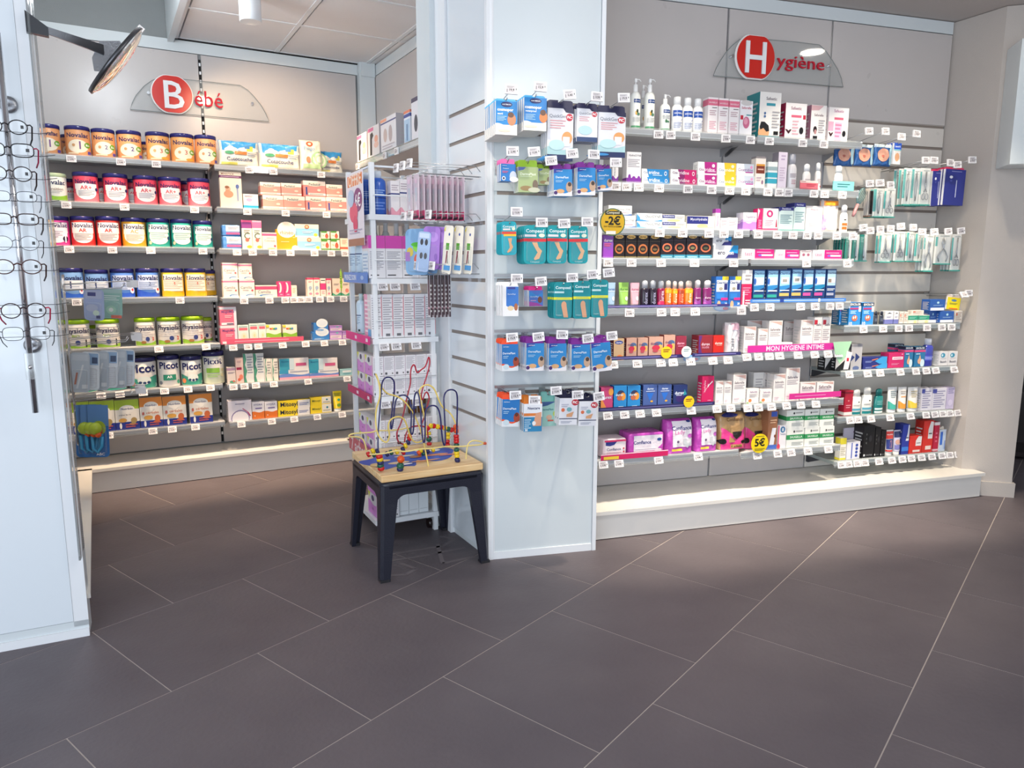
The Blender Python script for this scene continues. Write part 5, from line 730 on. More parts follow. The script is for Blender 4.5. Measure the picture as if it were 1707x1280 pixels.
TOYW={'blue':[(-217, 165, 482), (-222, 165, 554), (-219, 165, 607), (-213, 165, 660), (-203, 165, 730), (-195, 165, 795), (-188, 165, 838), (-174, 165, 855), (-158, 165, 857), (-141, 165, 852), (-128, 165, 834), (-129, 165, 790), (-135, 165, 737), (-145, 165, 671), (-148, 165, 636), (-145, 165, 625), (-141, 165, 635), (-134, 165, 675), (-127, 165, 741), (-118, 165, 765), (-97, 165, 775), (-77, 165, 770), (-63, 165, 749), (-60, 165, 699), (-65, 165, 641), (-69, 165, 612), (-66, 165, 600), (-61, 165, 618), (-59, 165, 681), (-61, 165, 753), (-58, 165, 784), (-50, 165, 797), (-44, 165, 779), (-40, 165, 724), (-40, 165, 652), (-38, 165, 593), (-34, 165, 572), (-30, 165, 592), (-30, 165, 651), (-31, 165, 706), (-22, 165, 732), (5, 165, 740), (26, 165, 728), (36, 165, 690), (40, 165, 630), (45, 165, 579), (54, 165, 551), (60, 165, 582), (59, 165, 651), (58, 165, 725), (57, 165, 766), (70, 165, 792), (97, 165, 798), (121, 165, 788), (130, 165, 765), (132, 165, 714), (132, 165, 644), (133, 165, 588), (137, 165, 456)],'red':[(-58, 20, 541), (-55, 20, 569), (-37, 20, 605), (-3, 20, 611), (36, 20, 606), (53, 20, 586), (54, 20, 548)],'red2':[(-77, 60, 542), (-99, 60, 551), (-107, 60, 578), (-104, 60, 606), (-86, 60, 637), (-73, 60, 682), (-60, 60, 736), (-47, 60, 781), (-37, 60, 817), (-38, 60, 854), (-34, 60, 881), (-23, 60, 897), (-15, 60, 889), (-11, 60, 866), (-3, 60, 856), (13, 60, 872), (30, 60, 880), (40, 60, 900), (48, 60, 927), (53, 60, 918), (54, 60, 894), (41, 60, 849), (26, 60, 808), (13, 60, 772), (10, 60, 744), (17, 60, 732), (25, 60, 757), (35, 60, 771), (44, 60, 760), (49, 60, 739), (41, 60, 714), (28, 60, 673), (15, 60, 636), (7, 60, 618)],'cream':[(-1, 170, 454), (-5, 170, 493), (-11, 170, 545), (-19, 170, 596), (-32, 170, 643), (-50, 170, 690), (-77, 170, 733), (-104, 170, 762), (-135, 170, 777), (-162, 170, 784), (-184, 170, 808), (-199, 170, 835), (-211, 170, 862), (-217, 170, 880), (-210, 170, 858), (-204, 170, 814), (-209, 170, 775), (-226, 170, 742), (-235, 170, 707), (-237, 170, 663), (-232, 170, 628), (-217, 170, 604), (-201, 170, 595), (-192, 170, 606), (-188, 170, 632), (-195, 170, 659), (-190, 170, 685), (-174, 170, 699), (-146, 170, 703), (-124, 170, 692), (-111, 170, 669), (-98, 170, 632), (-87, 170, 599), (-67, 170, 576), (-43, 170, 570), (-17, 170, 578), (-3, 170, 599), (0, 170, 640), (-10, 170, 704), (-18, 170, 750), (-22, 170, 782), (-15, 170, 800), (4, 170, 811), (25, 170, 811), (46, 170, 797), (58, 170, 771), (67, 170, 739), (83, 170, 705), (107, 170, 689), (122, 170, 667), (129, 170, 636)],'loop':[(160, 210, 483), (163, 210, 520), (170, 210, 552), (192, 210, 563), (222, 210, 557), (250, 210, 545), (232, 210, 538), (192, 210, 541), (157, 210, 540), (108, 210, 544), (69, 210, 550), (36, 210, 548), (-2, 210, 547), (-30, 210, 550), (-63, 210, 551), (-100, 210, 547), (-132, 210, 549), (-154, 210, 556), (-181, 210, 553), (-208, 210, 550), (-239, 210, 550), (-274, 210, 553)],'outer':[(-229, 0, 516), (-233, 0, 547), (-243, 0, 573), (-268, 0, 585), (-296, 0, 585), (-307, 0, 591), (-295, 0, 599), (-263, 0, 600), (-217, 0, 597), (-189, 0, 598), (-184, 0, 603), (-127, 0, 597), (-75, 0, 596), (-36, 0, 601)]}
BEAD={'a': [(-213, 165, 475), (-215, 165, 487), (-215, 165, 500), (-217, 165, 514), (-219, 165, 527)], 'b': [(-137, 190, 464), (-136, 190, 482), (-133, 190, 511)], 'c': [(138, 165, 453), (137, 165, 471), (136, 165, 489), (135, 165, 502), (134, 165, 517), (134, 165, 538), (134, 165, 554), (134, 165, 566), (133, 165, 579)], 'd': [(104, -100, 490), (103, -100, 513), (101, -100, 540)], 'e': [(197, -100, 476), (196, -100, 492), (199, -100, 511), (200, -100, 528)], 'f': [(98, -100, 566), (114, -100, 576), (128, -100, 574), (147, -100, 569), (166, -100, 564), (184, -100, 559), (203, -100, 551), (219, -100, 546), (240, -100, 559), (243, -100, 538)], 'g': [(-79, 60, 505), (-80, 60, 519), (-68, 60, 534), (-55, 60, 549), (-50, 60, 565), (-47, 60, 576), (-48, 60, 600)], 'h': [(-253, 120, 530), (-233, 120, 543), (-214, 120, 539), (-230, 120, 526)], 'i': [(-166, 100, 517), (-147, 100, 522), (-122, 100, 522)], 'j': [(23, -20, 472), (32, -20, 483), (45, -20, 465), (48, -20, 481), (66, -20, 477), (92, -20, 480)], 'k': [(-96, 60, 551)], 'l': [(252, 210, 543)]}
GLS=[(-59, 1741, 25, 21, -89, 1750), (-54, 1672, 30, 20, -88, 1686), (-59, 1601, 25, 22, -89, 1613), (-57, 1532, 27, 16, -86, 1545), (-56, 1463, 28, 17, -89, 1474), (-56, 1389, 26, 22, -91, 1399), (-56, 1316, 27, 22, -93, 1329), (-55, 1178, 26, 23, -89, 1190), (-53, 1105, 28, 21, -88, 1118)]
# ---------------------------------------------------------------- designs
DES = {}
for ln in DESTXT.strip().split('\n'):
    a = ln.split('|'); D = dict(k=a[1], n=a[2], cat=a[3], desc=a[4], d=float(a[5]) / 1000, c=a[6], p=a[8])
    ex = a[7]
    if ex.startswith('sp='): D['sp'] = ex[3:]
    elif ex:
        for q in ex.split(';'):
            i = q.index('='); v = q[i + 1:]
            try: v = float(v)
            except ValueError: pass
            D[q[:i]] = v
    DES[a[0]] = D
ORD = 'first second third fourth fifth sixth seventh eighth ninth tenth eleventh twelfth thirteenth fourteenth fifteenth sixteenth seventeenth eighteenth nineteenth twentieth'.split()
# ---------------------------------------------------------------- setting: floor
def unit_box(mb, M4, x0, y0, z0, x1, y1, z1, c='#fff'):
    P = [(x0, y0, z0), (x1, y0, z0), (x1, y1, z0), (x0, y1, z0), (x0, y0, z1), (x1, y0, z1), (x1, y1, z1), (x0, y1, z1)]
    mb.hexa([M4 @ Vector(p) for p in P], c)
fl = MB(); fl.box(-6, -3, -.08, 7, 9, -.0012); floor = struct(fl.obj('floor', 'floor_grout'))
# running-bond square tiles, 60 cm, rows laid along a diagonal of the room
ty = .8867543; T0 = (-.2228, 2.1963); D1 = (cos(ty), sin(ty)); D2 = (sin(ty), -cos(ty)); g = .0018
tm = MB(); q = .6 - g; e = .0004
tm.v = [(g, g, -.0012), (q, g, -.0012), (q, q, -.0012), (g, q, -.0012), (g + e, g + e, 0), (q - e, g + e, 0), (q - e, q - e, 0), (g + e, q - e, 0)]
tm.f = [(4, 5, 6, 7), (0, 1, 5, 4), (1, 2, 6, 5), (2, 3, 7, 6), (3, 0, 4, 7)]; tm.c = ['#777'] * 5; tm.s = [False] * 5
tme = tm.mesh('floor_tile', 'floor_tile')
cnt = 0
for i in range(-9, 9):
    for j in range(-8, 12):
        a = (j + i * .5 % 1) * .6; b = i * .6
        # tile spans D1 a..a+.6 and D2 b..b+.6
        x = T0[0] + D1[0] * a + D2[0] * (b + .6); y = T0[1] + D1[1] * a + D2[1] * (b + .6)
        cx = T0[0] + D1[0] * (a + .3) + D2[0] * (b + .3); cy = T0[1] + D1[1] * (a + .3) + D2[1] * (b + .3)
        if not (1.0 < cy < 6.4 and abs(cx) < .95 + cy * .82): continue
        link('floor_tile', tme, floor, (x, y, 0), (0, 0, ty)); cnt += 1
mk = MB()   # scuffed chalk-like floor marking left under the table
for pts in ([(-.62, 3.12), (-.38, 3.22)], [(-.57, 3.22), (-.33, 3.33), (-.28, 3.42), (-.36, 3.46)], [(-.36, 3.36), (-.31, 3.12), (-.17, 3.2)], [(-.35, 3.24), (-.22, 3.31)], [(-.5, 3.12), (-.42, 3.06), (-.46, 3.0), (-.56, 2.98)]):
    for (ax, ay), (bx, by) in zip(pts, pts[1:]):
        dx, dy = bx - ax, by - ay; L = math.hypot(dx, dy); nx, ny = -dy / L * .009, dx / L * .009
        mk.face([(ax - nx, ay - ny, .0006), (bx - nx, by - ny, .0006), (bx + nx, by + ny, .0006), (ax + nx, ay + ny, .0006)], '#8a8285')
# ---------------------------------------------------------------- setting: walls (each wall in its own frame)
ZC = 2.71
def panel(wall, f, s0, s1, z0, z1, y, m='backing_panel', t=.012, name='wall_panel'):
    mb = MB().box(s0 + .0015, y - t, z0 + .0015, s1 - .0015, y, z1 - .0015); return mb.obj(name, m, wall)
def groove_rail(wall, s0, s1, z, y):   # aluminium lined slot of the slatwall
    mb = MB().box(s0, y + .0005, z - .008, s1, y + .002, z + .008); return mb.obj('groove_liner', 'slat_groove', wall)
def slots(wall, s, z0, z1, y):
    mb = MB().box(s - .006, y + .002, z0, s + .006, y + .004, z1); o = mb.obj('slotted_upright', 'dark_gap', wall)
    l = MB(); z = z0 + .05
    while z < z1: l.box(s - .005, y - .009, z, s + .005, y + .002, z + .018); z += .05
    l.obj('upright_rungs', 'white_metal', wall); return o
# back wall of the baby corner
yb = .34
wb = MB().box(-2.2, yb + .004, 0, 1.95, yb + .12, 3.1); wall_back = frame_obj(struct(wb.obj('wall_back', 'grey_wall_paint')), 'B')
for s0, s1 in ((-.245, .768), (.784, 1.775)): panel(wall_back, 'B', s0, s1, .155, 2.628, yb, 'backing_panel')
panel(wall_back, 'B', -.245, 1.79, 2.63, 2.70, yb, 'white_panel', name='wall_fascia')
slots(wall_back, .776, .16, 2.6, yb - .008)
MB().box(1.79, yb - .05, .15, 1.9, yb + .03, ZC).obj('corner_post', 'white_panel', wall_back)
MB().box(1.80, yb - .06, 2.62, 1.9, yb - .05, ZC).obj('post_collar', 'white_panel', wall_back)
# return wall of the baby corner
wr = MB().box(-.06, .012, 0, 2.3, .12, 3.1); wall_return = frame_obj(struct(wr.obj('wall_return', 'grey_wall_paint')), 'W')
for s0, s1 in ((0.02, .925), (.935, 1.78)): panel(wall_return, 'W', s0, s1, .155, 2.63, .012, 'backing_panel')
panel(wall_return, 'W', .02, 1.78, 2.632, 2.705, .012, 'white_panel', name='wall_fascia')
MB().box(1.78, -.2, 0, 2.2, .011, ZC).obj('wall_end', 'white_panel', wall_return)
# left shelving wall, seen edge on
wl = MB().box(.12, .352, 0, 2.3, .45, 3.1); wall_left = frame_obj(struct(wl.obj('wall_left', 'white_panel')), 'L')
# glossy end panel carrying the spectacles rack
wp = MB().box(-1.6, .004, 0, -.006, .1, 3.1); wall_end = frame_obj(struct(wp.obj('wall_front_left', 'white_panel')), 'P')
MB().box(-1.6, -.008, .062, -.0503, .004, 3.1).obj('gloss_panel', 'white_gloss_panel', wall_end)
MB().box(-.05, -.006, .04, -.004, .012, 3.1).obj('edge_profile', 'white_metal', wall_end)
MB().box(-1.6, -.014, 0, -.004, .004, .03).obj('base_strip', 'white_metal', wall_end)
MB().box(-1.6, -.006, .03, -.004, .002, .06).obj('foot_rail', 'white_panel', wall_end)
gp = MB().box(-.012, -.05, .3, -.006, .1, 2.2).obj('edge_guard', 'acrylic', wall_end)
# plinths
def plinth(nm, f, s0, s1, y1, h=.148):
    p = MB().box(s0, .012, 0.004, s1, y1, h - .018); o = frame_obj(struct(p.obj(nm, 'plinth_white')), f)
    MB().box(s0 - .004, -.008, h - .018, s1 + .004, y1, h).obj('plinth_top', 'plinth_white', o)
    MB().box(s0, .016, 0, s1, y1, .004).obj('shadow_gap', 'dark_gap', o); return o
plinth('trim_1', 'B', -.31, 1.9, .338)
plinth('trim_2', 'L', .02, 1.93, .34)
pr_ = plinth('trim_3', 'W', .30, 1.78, .35); pr_.location = W('W', 0, .355)
plinth('trim_4', 'H', -.02, 2.425, .40, .15)
# centre column
cw = MB(); cw.box(.004, .01, .03, .505, .42, ZC); column = frame_obj(struct(cw.obj('wall_column', 'white_panel')), 'C')
SL = [2.002, 1.876, 1.753, 1.631, 1.507, 1.385, 1.263, 1.14, 1.018, .894, .771, .647]
def slats(wall, s0, s1, y, Z, ztop, zbot, m, t=.009):
    Zs = [ztop] + Z + [zbot]
    for a, b in zip(Zs, Zs[1:]):
        MB().box(s0, y - t, b + (.008 if b != zbot else 0), s1, y, a - (.008 if a != ztop else 0)).obj('slat', m, wall)
    for z in Z: MB().box(s0, y - .0035, z - .008, s1, y - .001, z + .008).obj('groove_liner', 'slat_groove', wall)
slats(column, .016, .488, .01, [z for z in SL if z < 1.9 or 1], 2.70, .034, 'white_panel')
MB().box(-.004, -.006, 0, .014, .012, ZC).obj('edge_profile', 'white_metal', column)
MB().box(.49, -.006, 0, .508, .42, ZC).obj('edge_profile', 'white_metal', column)
MB().box(.016, -.004, 0, .488, .012, .034).obj('base_strip', 'white_metal', column)
cs = MB().box(.2, .0, 0, .688, .16, ZC); colside = frame_obj(struct(cs.obj('wall_column_side', 'white_panel')), 'S')
slats(colside, .29, .672, 0, SL, 2.70, .03, 'white_gloss_panel')
MB().box(.0, -.045, 0, .165, .16, ZC).obj('column_post', 'white_panel', colside)
MB().box(.672, -.012, 0, .692, .02, ZC).obj('edge_profile', 'white_metal', colside)
MB().box(.165, -.02, 0, .285, .0, ZC).obj('joint_profile', 'white_metal', colside)
# hygiene wall
yh = .40
wh = MB().box(-.6, yh + .004, 0, 2.42, yh + .12, 3.1); wall_h = frame_obj(struct(wh.obj('wall_right_back', 'grey_wall_paint')), 'H')
for s0, s1 in ((-.2, .842), (.852, 1.488)): panel(wall_h, 'H', s0, s1, .152, 2.64, yh, 'backing_panel')
panel(wall_h, 'H', -.2, 2.322, 2.642, ZC, yh, 'white_panel', name='wall_fascia')
panel(wall_h, 'H', 1.498, 2.32, 2.14, 2.64, yh, 'backing_panel')
MB().box(.8425, yh - .004, .16, .8515, yh + .001, 2.64).obj('joint_profile', 'brushed_steel', wall_h)
MB().box(1.489, yh - .008, .16, 1.497, yh + .001, 2.64).obj('joint_profile', 'brushed_steel', wall_h)
HZ = [2.132, 2.012, 1.892, 1.772, 1.652, 1.534, 1.414, 1.294, 1.175, 1.055, .935, .815, .695, .575, .455, .335]
slats(wall_h, 1.498, 2.32, yh, HZ, 2.138, .153, 'slat_white')
# right hand return of the hygiene recess, and the plain wall beside it
E_ = Vector((2.6581, 4.1795)); Bk = W('H', 2.33, -.40); F1 = Vector((2.9152, 4.1062))
def prism_wall(nm, pts, z0, z1, m):
    mb = MB(); n = len(pts); mb.v = [(p[0], p[1], z0) for p in pts] + [(p[0], p[1], z1) for p in pts]
    mb.f = [tuple(range(n))[::-1], tuple(range(n, 2 * n))] + [(i, (i + 1) % n, n + (i + 1) % n, n + i) for i in range(n)]
    mb.c = ['#fff'] * len(mb.f); mb.s = [False] * len(mb.f); return mb.obj(nm, m)
wr2 = struct(prism_wall('wall_right', [(Bk.x, Bk.y), (E_.x, E_.y), (F1.x, F1.y), (F1.x + .12, F1.y + .5), (Bk.x + .1, Bk.y + .3)], 0, ZC, 'white_wall_paint'))
dv = (F1 - E_).normalized(); nv = Vector((dv.y, -dv.x))
bb = struct(prism_wall('baseboard_right', [(E_ + nv * .0)[:], (E_ + nv * .014)[:], (F1 + nv * .014 + dv * .014)[:], (F1 + dv * .014 - nv * .3)[:], F1[:]], 0, .085, 'white_wall_paint'))
# far room beyond the right wall
fw = struct(MB().box(2.6, 6.2, 0, 8, 6.3, 3.0).obj('wall_far', 'grey_wall_paint'))
rk = empty('magazine_rack', (3.75, 5.1, 0), R(-20), 'dark lacquered rack with white cartons seen past the right wall', 'rack')
MB().box(-.35, -.2, .0, -.31, .2, 1.25).obj('side_panel', 'dark_lacquer', rk); MB().box(.5, -.2, 0, .54, .2, 1.25).obj('side_panel', 'dark_lacquer', rk)
MB().box(-.31, .16, 0, .5, .2, 1.25).obj('back_panel', 'dark_lacquer', rk)
for z in (.02, .45, .78, 1.22): MB().box(-.31, -.2, z, .5, .16, z + .03).obj('shelf', 'dark_lacquer', rk)
for k in range(5):
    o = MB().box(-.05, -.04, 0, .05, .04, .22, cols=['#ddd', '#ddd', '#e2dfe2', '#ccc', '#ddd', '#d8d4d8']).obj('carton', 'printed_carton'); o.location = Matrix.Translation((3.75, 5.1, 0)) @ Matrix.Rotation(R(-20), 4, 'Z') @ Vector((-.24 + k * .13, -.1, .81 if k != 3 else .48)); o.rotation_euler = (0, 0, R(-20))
    tag(o, '%s white carton from the left on the far dark rack' % ORD[k] if k != 3 else 'white carton alone on the middle shelf of the far dark rack', 'box', 'cartons on the far rack')
wc = empty('wall_cabinet', (0, 0, 0), 0, 'white wall cabinet with rounded lower edge at the right frame edge', 'cabinet')
cb = MB(); A_ = E_ + dv * .02; ang = math.atan2(dv.y, dv.x)
wc.location = (A_.x, A_.y, 0); wc.rotation_euler = (0, 0, ang)
cb.box(0, -.21, 1.862, .9, -.004, 2.485).obj('cabinet_body', 'white_panel', wc)
MB().tube([(0, -.196, 1.872), (.9, -.196, 1.872)], .014, 10).obj('lower_edge', 'white_panel', wc)
# ceilings
ce = struct(prism_wall('ceiling', [(-.45, 3.9), (1.5, 1.2), (-6, 1.2), (-6, -3), (7, -3), (7, 7), (-.45, 7)], ZC + .003, ZC + .05, 'ceiling_plaster'))
cl = struct(MB().box(-6, 1.2, 3.0, -.4, 7, 3.05).obj('ceiling_upper', 'ceiling_plaster')); cl['kind'] = 'structure'
M = fmat('B')
ct = MB().box(.63, -3.2, ZC + .03, 2.2, .38, ZC + .05); ctile = frame_obj(struct(ct.obj('ceiling_grid', 'white_metal')), 'B')
for i in range(4):
    for j in range(6):
        x0 = .66 + i * .6; y1 = .31 - j * .6
        if x0 > 1.9: continue
        x1 = min(x0 + .575, 2.15)
        tl = MB().box(x0 + .01, y1 - .575, ZC, x1, y1, ZC + .03)
        tl.obj('ceiling_tile', 'ceiling_tile', ctile)
for j in range(3): MB().box(.635 + j * .6, -3.2, ZC - .004, .66 + j * .6, .33, ZC + .02).obj('grid_bar', 'white_metal', ctile)
for j in range(6): MB().box(.63, .31 - j * .6, ZC - .003, 2.2, .335 - j * .6, ZC + .02).obj('grid_bar', 'white_metal', ctile)
MB().box(.60, -3.2, ZC - .03, .635, .335, 3.0).obj('ceiling_fascia', 'white_panel', ctile)
MB().box(.66, .325, 2.70, 1.79, .34, ZC).obj('shadow_gap', 'dark_gap', ctile)
# ---------------------------------------------------------------- lamps
def spotlight(loc, label, to):
    o = empty('ceiling_spotlight', loc, 0, label, 'spotlight')
    MB().lathe([(.02, ZC - loc[2]), (.02, .1)], '#fff', 12).obj('stem', 'white_metal', o)
    MB().lathe([(.052, -.055), (.055, -.053), (.055, .1), (.04, .11), (.005, .112)], '#fff', 24).obj('lamp_housing', 'white_metal', o)
    MB().lathe([(.046, -.05), (.046, -.048)], '#fff', 24).obj('lamp_face', 'lamp_face', o); return o
spotlight((-1.352, 4.01, 2.625), 'white cylindrical ceiling spotlight above the baby wall', None)
o = empty('recessed_downlight', (2.377, 3.6, ZC - .004), 0, 'round recessed downlight in front of the hygiene wall', 'downlight')
MB().lathe([(.085, 0), (.085, .006)], '#fff', 24).obj('trim_ring', 'white_metal', o); MB().lathe([(.07, -.002), (.07, 0)], '#fff', 24).obj('lamp_face', 'lamp_face', o)
# ---------------------------------------------------------------- price tags
PR = ['2,90', '5,40', '12,50', '9,90', '19,9', '3,50', '15,9']
TAGM = []
for p in PR:
    t = MB().box(-.024, -.008, -.018, .024, 0, .018, '#f0eef0')
    prints(t, 'r .1 .12 .8 .88 #c9c4c8;l .14 .62 .7 .82 2 #8a868c;t .52 .4 .4 %s #2a2628 .02;r .84 .4 .9 .6 #3a3638;r .12 .16 .18 .5 #77727a' % p, lambda u, v, l: (-.024 + u * .048, -.008 - l * .0003, -.018 + v * .036), .048, .036)
    TAGM.append(t.mesh('price_tag', 'tag_plastic'))
# ---------------------------------------------------------------- shelves with their tickets
ROWN = {'b1': 'the top shelf of the baby wall', 'b2': 'the second baby wall shelf', 'b3': 'the third baby wall shelf', 'b4': 'the fourth baby wall shelf', 'b5': 'the fifth baby wall shelf', 'b6': 'the sixth baby wall shelf', 'b7': 'the lowest baby wall shelf',
 'h1': 'the top hygiene shelf', 'h2': 'the second hygiene shelf', 'h3': 'the third hygiene shelf', 'h4': 'the fourth hygiene shelf', 'h5': 'the fifth hygiene shelf', 'h6': 'the sixth hygiene shelf', 'h7': 'the seventh hygiene shelf', 'h8': 'the lowest hygiene shelf',
 'r1': 'the upper clear right-end shelf', 'r2': 'the second clear right-end shelf', 'r3': 'the third clear right-end shelf', 'r4': 'the lowest clear right-end shelf'}
SHORT = {'b': 'back wall of the baby corner', 'h': 'hygiene wall', 'r': 'right end of the hygiene wall'}
def shelf(f, s0, s1, z, dfr, depth, tags, label, grp, m='shelf_metal', ends=True):
    o = empty('wall_shelf', W(f, 0, 0), yaw(f), label, 'shelf', grp)
    y0 = -dfr
    MB().box(s0, y0, z - .02, s1, y0 + depth, z - .002).obj('shelf_board', m, o)
    MB().box(s0, y0 - .003, z - .034, s1, y0 + .002, z + .006).obj('ticket_rail', 'acrylic', o)
    MB().box(s0, y0 + .001, z - .024, s1, y0 + .004, z - .0).obj('front_edge', 'white_metal', o)
    if ends:
        for s in (s0 + .006, s1 - .006):
            mb = MB(); mb.prism([(y0 + depth - .12, z - .022), (y0 + depth, z - .022), (y0 + depth, z - .06), (y0 + depth - .02, z - .06)], -.002, .002)
            mb.v = [(s + v[1], v[0], v[2]) for v in mb.v]; mb.obj('bracket', 'steel_wire' if m != 'glass_shelf' else 'dark_steel', o)
    for i, t in enumerate(tags):
        tilt = -.35 if z < 1.0 else (-.12 if z < 1.5 else 0)
        link('price_tag', TAGM[(t * 7 + i) % len(TAGM)], o, (t / 1000, y0 - .005, z - .022), (tilt, random.uniform(-.03, .03), random.uniform(-.03, .03)))
    return o
def tags_in(T, a, b): return [t for t in T if a * 1000 <= t < b * 1000]
for row, (f, d0, zl, zr, items, tg) in ROWS.items():
    d0 /= 1000; zl /= 1000; zr /= 1000; T = [int(x) for x in tg.split()]
    nm = ROWN[row]
    if f == 'B':
        shelf(f, -.235, .762, zl, d0, .27, tags_in(T, -1, .77), 'grey metal shelf, left half of ' + nm[4:], 'grey shelves of the baby wall')
        shelf(f, .79, 1.77, zr, d0, .27, tags_in(T, .77, 3), 'grey metal shelf, right half of ' + nm[4:], 'grey shelves of the baby wall')
    elif row[0] == 'h':
        shelf(f, 0, .838, zl, d0, .29, tags_in(T, -1, .846), 'grey metal shelf, left part of ' + nm[4:], 'grey shelves of the hygiene wall')
        shelf(f, .856, 1.485, zr, d0, .29, tags_in(T, .846, 3), 'grey metal shelf, right part of ' + nm[4:], 'grey shelves of the hygiene wall')
    else:
        shelf(f, 1.5, 2.31, zl, d0, .24, T, 'clear acrylic shelf: ' + nm[4:], 'clear shelves at the right end', 'glass_shelf')
    L = [i.split() for i in items.split(';')]
    # label each product by its look, then by its turn along the shelf
    by = {}
    for i, it in enumerate(L): by.setdefault(DES[it[0]]['desc'], []).append(i)
    for i, it in enumerate(L):
        key = it[0]; s, z, w_, h, d = [int(v) / 1000 for v in it[1:6]]; rot = int(it[6]) if len(it) > 6 else 0
        D = DES[key]; grp = by[D['desc']]; z += .0006
        stacked = z > (zl + zr) / 2 + .02
        if len(grp) == 1: lab = D['desc'] + ' on ' + nm
        else:
            up = [g for g in grp if int(L[g][2]) / 1000 > (zl + zr) / 2 + .02]; low = [g for g in grp if g not in up]
            bk = [g for g in low if int(L[g][5]) / 1000 < d0 - .08 ]; fr_ = [g for g in low if g not in bk]
            if i in up: q, pos = up, 'stacked on top'
            elif i in bk: q, pos = bk, 'pushed behind'
            else: q, pos = fr_, 'at front' if bk else ('at bottom' if up else '')
            q = sorted(q, key=lambda g: int(L[g][1])); k = q.index(i)
            o1 = '' if len(q) == 1 else (('leftmost, ' if k == 0 else 'rightmost, ' if k == len(q) - 1 else ORD[k] + ' from left, '))
            lab = '%s, %s%son %s' % (D['desc'], o1, pos + ', ' if pos else '', nm)
            lab = lab.replace(', on the', ' on the')
        ws = lab.split()
        if len(ws) > 16: lab = lab.replace('shelf of the baby wall', 'baby shelf').replace('wall shelf', 'shelf')
        if len(lab.split()) > 16: lab = lab.replace(' from left', '').replace('stacked on top', 'stacked')
        dd = min(D['d'], .26 + (0 if f == 'B' else .01))
        if D['k'] == 'tin': dd = w_
        if D['k'] in ('bottle', 'jar', 'tube'): dd = min(D['d'], w_)
        if row[0] == 'r': dd = min(dd, .2)
        if d < d0 - .1: dd = min(dd, .14)
        place(key, W(f, s, d - dd / 2, z), max(w_, .012), dd, h, yaw(f) + R(rot), lab, ('%ss on %s' % (D['cat'], nm)) if len(grp) > 1 else None)
# long coloured ledge strips clipped behind the shelf fronts
def ledge(f, s0, s1, z, h, d, c, spec, label, tl=0):
    mb = MB().box(s0, -d - .002, z, s1, -d, z + h, c)
    prints(mb, spec, lambda u, v, l: (s0 + u * (s1 - s0), -d - .002 - l * .0003, z + v * h), s1 - s0, h)
    o = mb.obj('shelf_talker', 'printed_carton'); frame_obj(o, f); return tag(o, label, 'shelf strip')
ledge('H', .03, .50, .876, .016, -.098, '#2e2a66', 'l .05 .2 .9 .8 1 #8a84c0', 'dark navy ledge strip under the multicolour cartons')
ledge('H', .54, .82, .878, .016, -.098, '#2e2a66', 'l .05 .2 .9 .8 1 #8a84c0', 'dark navy ledge strip under the red cartons')
ledge('H', .86, 1.44, .888, .036, -.096, '#cc2c96', 't .5 .5 .62 MON_HYGIENE_INTIME #f8d8ee .02', 'magenta ledge strip with white capitals under tall white cartons')
ledge('H', .03, .74, 1.128, .012, -.098, '#3c3478', 'l .05 .2 .9 .8 1 #a8a0d0', 'indigo ledge strip under the gel bottles')
ledge('H', .86, 1.45, 1.144, .018, -.096, '#4a84d4', 'l .02 .3 .98 .7 1 #c8dcf4;r .3 0 .34 1 #1c3c90;r .7 0 .72 1 #f0f4fa', 'bright blue ledge strip under the tall test kits')
ledge('H', .03, .68, .624, .018, -.098, '#2c2a5c', 'l .02 .3 .98 .7 1 #7a78b0', 'navy ledge strip under the blue cartons')
ledge('H', 1.13, 1.46, .63, .03, -.094, '#d0308c', 'l .1 .4 .7 .6 1 #f0a8d4', 'hot pink ledge strip under the wide white cartons')
ledge('H', .05, .42, .377, .03, -.094, '#cc2060', 'r 0 .86 1 1 #f4d8e4;r .04 .1 .26 .6 #e8c83c', 'crimson ledge strip under the pads packs')
ledge('B', .80, 1.28, .842, .03, -.056, '#e8607c', 'l .1 .3 .8 .7 1 #f4b0c0', 'coral ledge strip under the mint cartons')
# round price discs
def disc(f, s, z, d, r, c, spec, label):
    mb = MB(); mb.prism([(s + r * cos(a * pi / 16), z + r * sin(a * pi / 16)) for a in range(32)], -d - .002, -d, c)
    prints(mb, spec, lambda u, v, l: (s - r + 2 * r * u, -d - .002 - l * .0004, z - r + 2 * r * v), 2 * r, 2 * r)
    return tag(frame_obj(mb.obj('price_disc', 'printed_carton'), f), label, 'price sign')
pd_ = disc('C', .475, 1.503, .215, .056, '#c9a020', 'e .5 .5 .5 .5 #3f6a52;e .5 .5 .46 .46 #d2a61e;r .2 .76 .84 .9 #2a2a22;t .5 .83 .5 Compeed #e8e0c0;t .5 .56 .6 -2€ #1a1810 .03;t .5 .34 .7 SUR_TOUTE_LA_GAMME #1a1810;r .24 .06 .62 .18 #e8e4d8', 'round mustard price disc reading minus two euros beside the column')
MB().tube([(.475, -.2149, 1.54), (.492, -.1, 1.55), (.498, -.004, 1.55)], .002, 6).obj('clip_arm', 'steel_wire', pd_)
disc('H', .955, .405, -.085, .052, '#e8cc14', 't .5 .56 .6 5€ #1c1a10 .03;l .26 .84 .74 .9 1 #5a5020;l .2 .12 .8 .26 2 #5a5020', 'round yellow disc reading five euros on the lowest hygiene shelf')
disc('H', .388, .905, -.088, .03, '#ecc41c', 'l .2 .5 .8 .8 2 #7a2a1a', 'small yellow half disc before the skin toned cartons')
disc('H', .525, .650, -.088, .03, '#ecc41c', 'l .2 .5 .8 .8 2 #7a2a1a', 'small yellow half disc before the slate blue cartons')
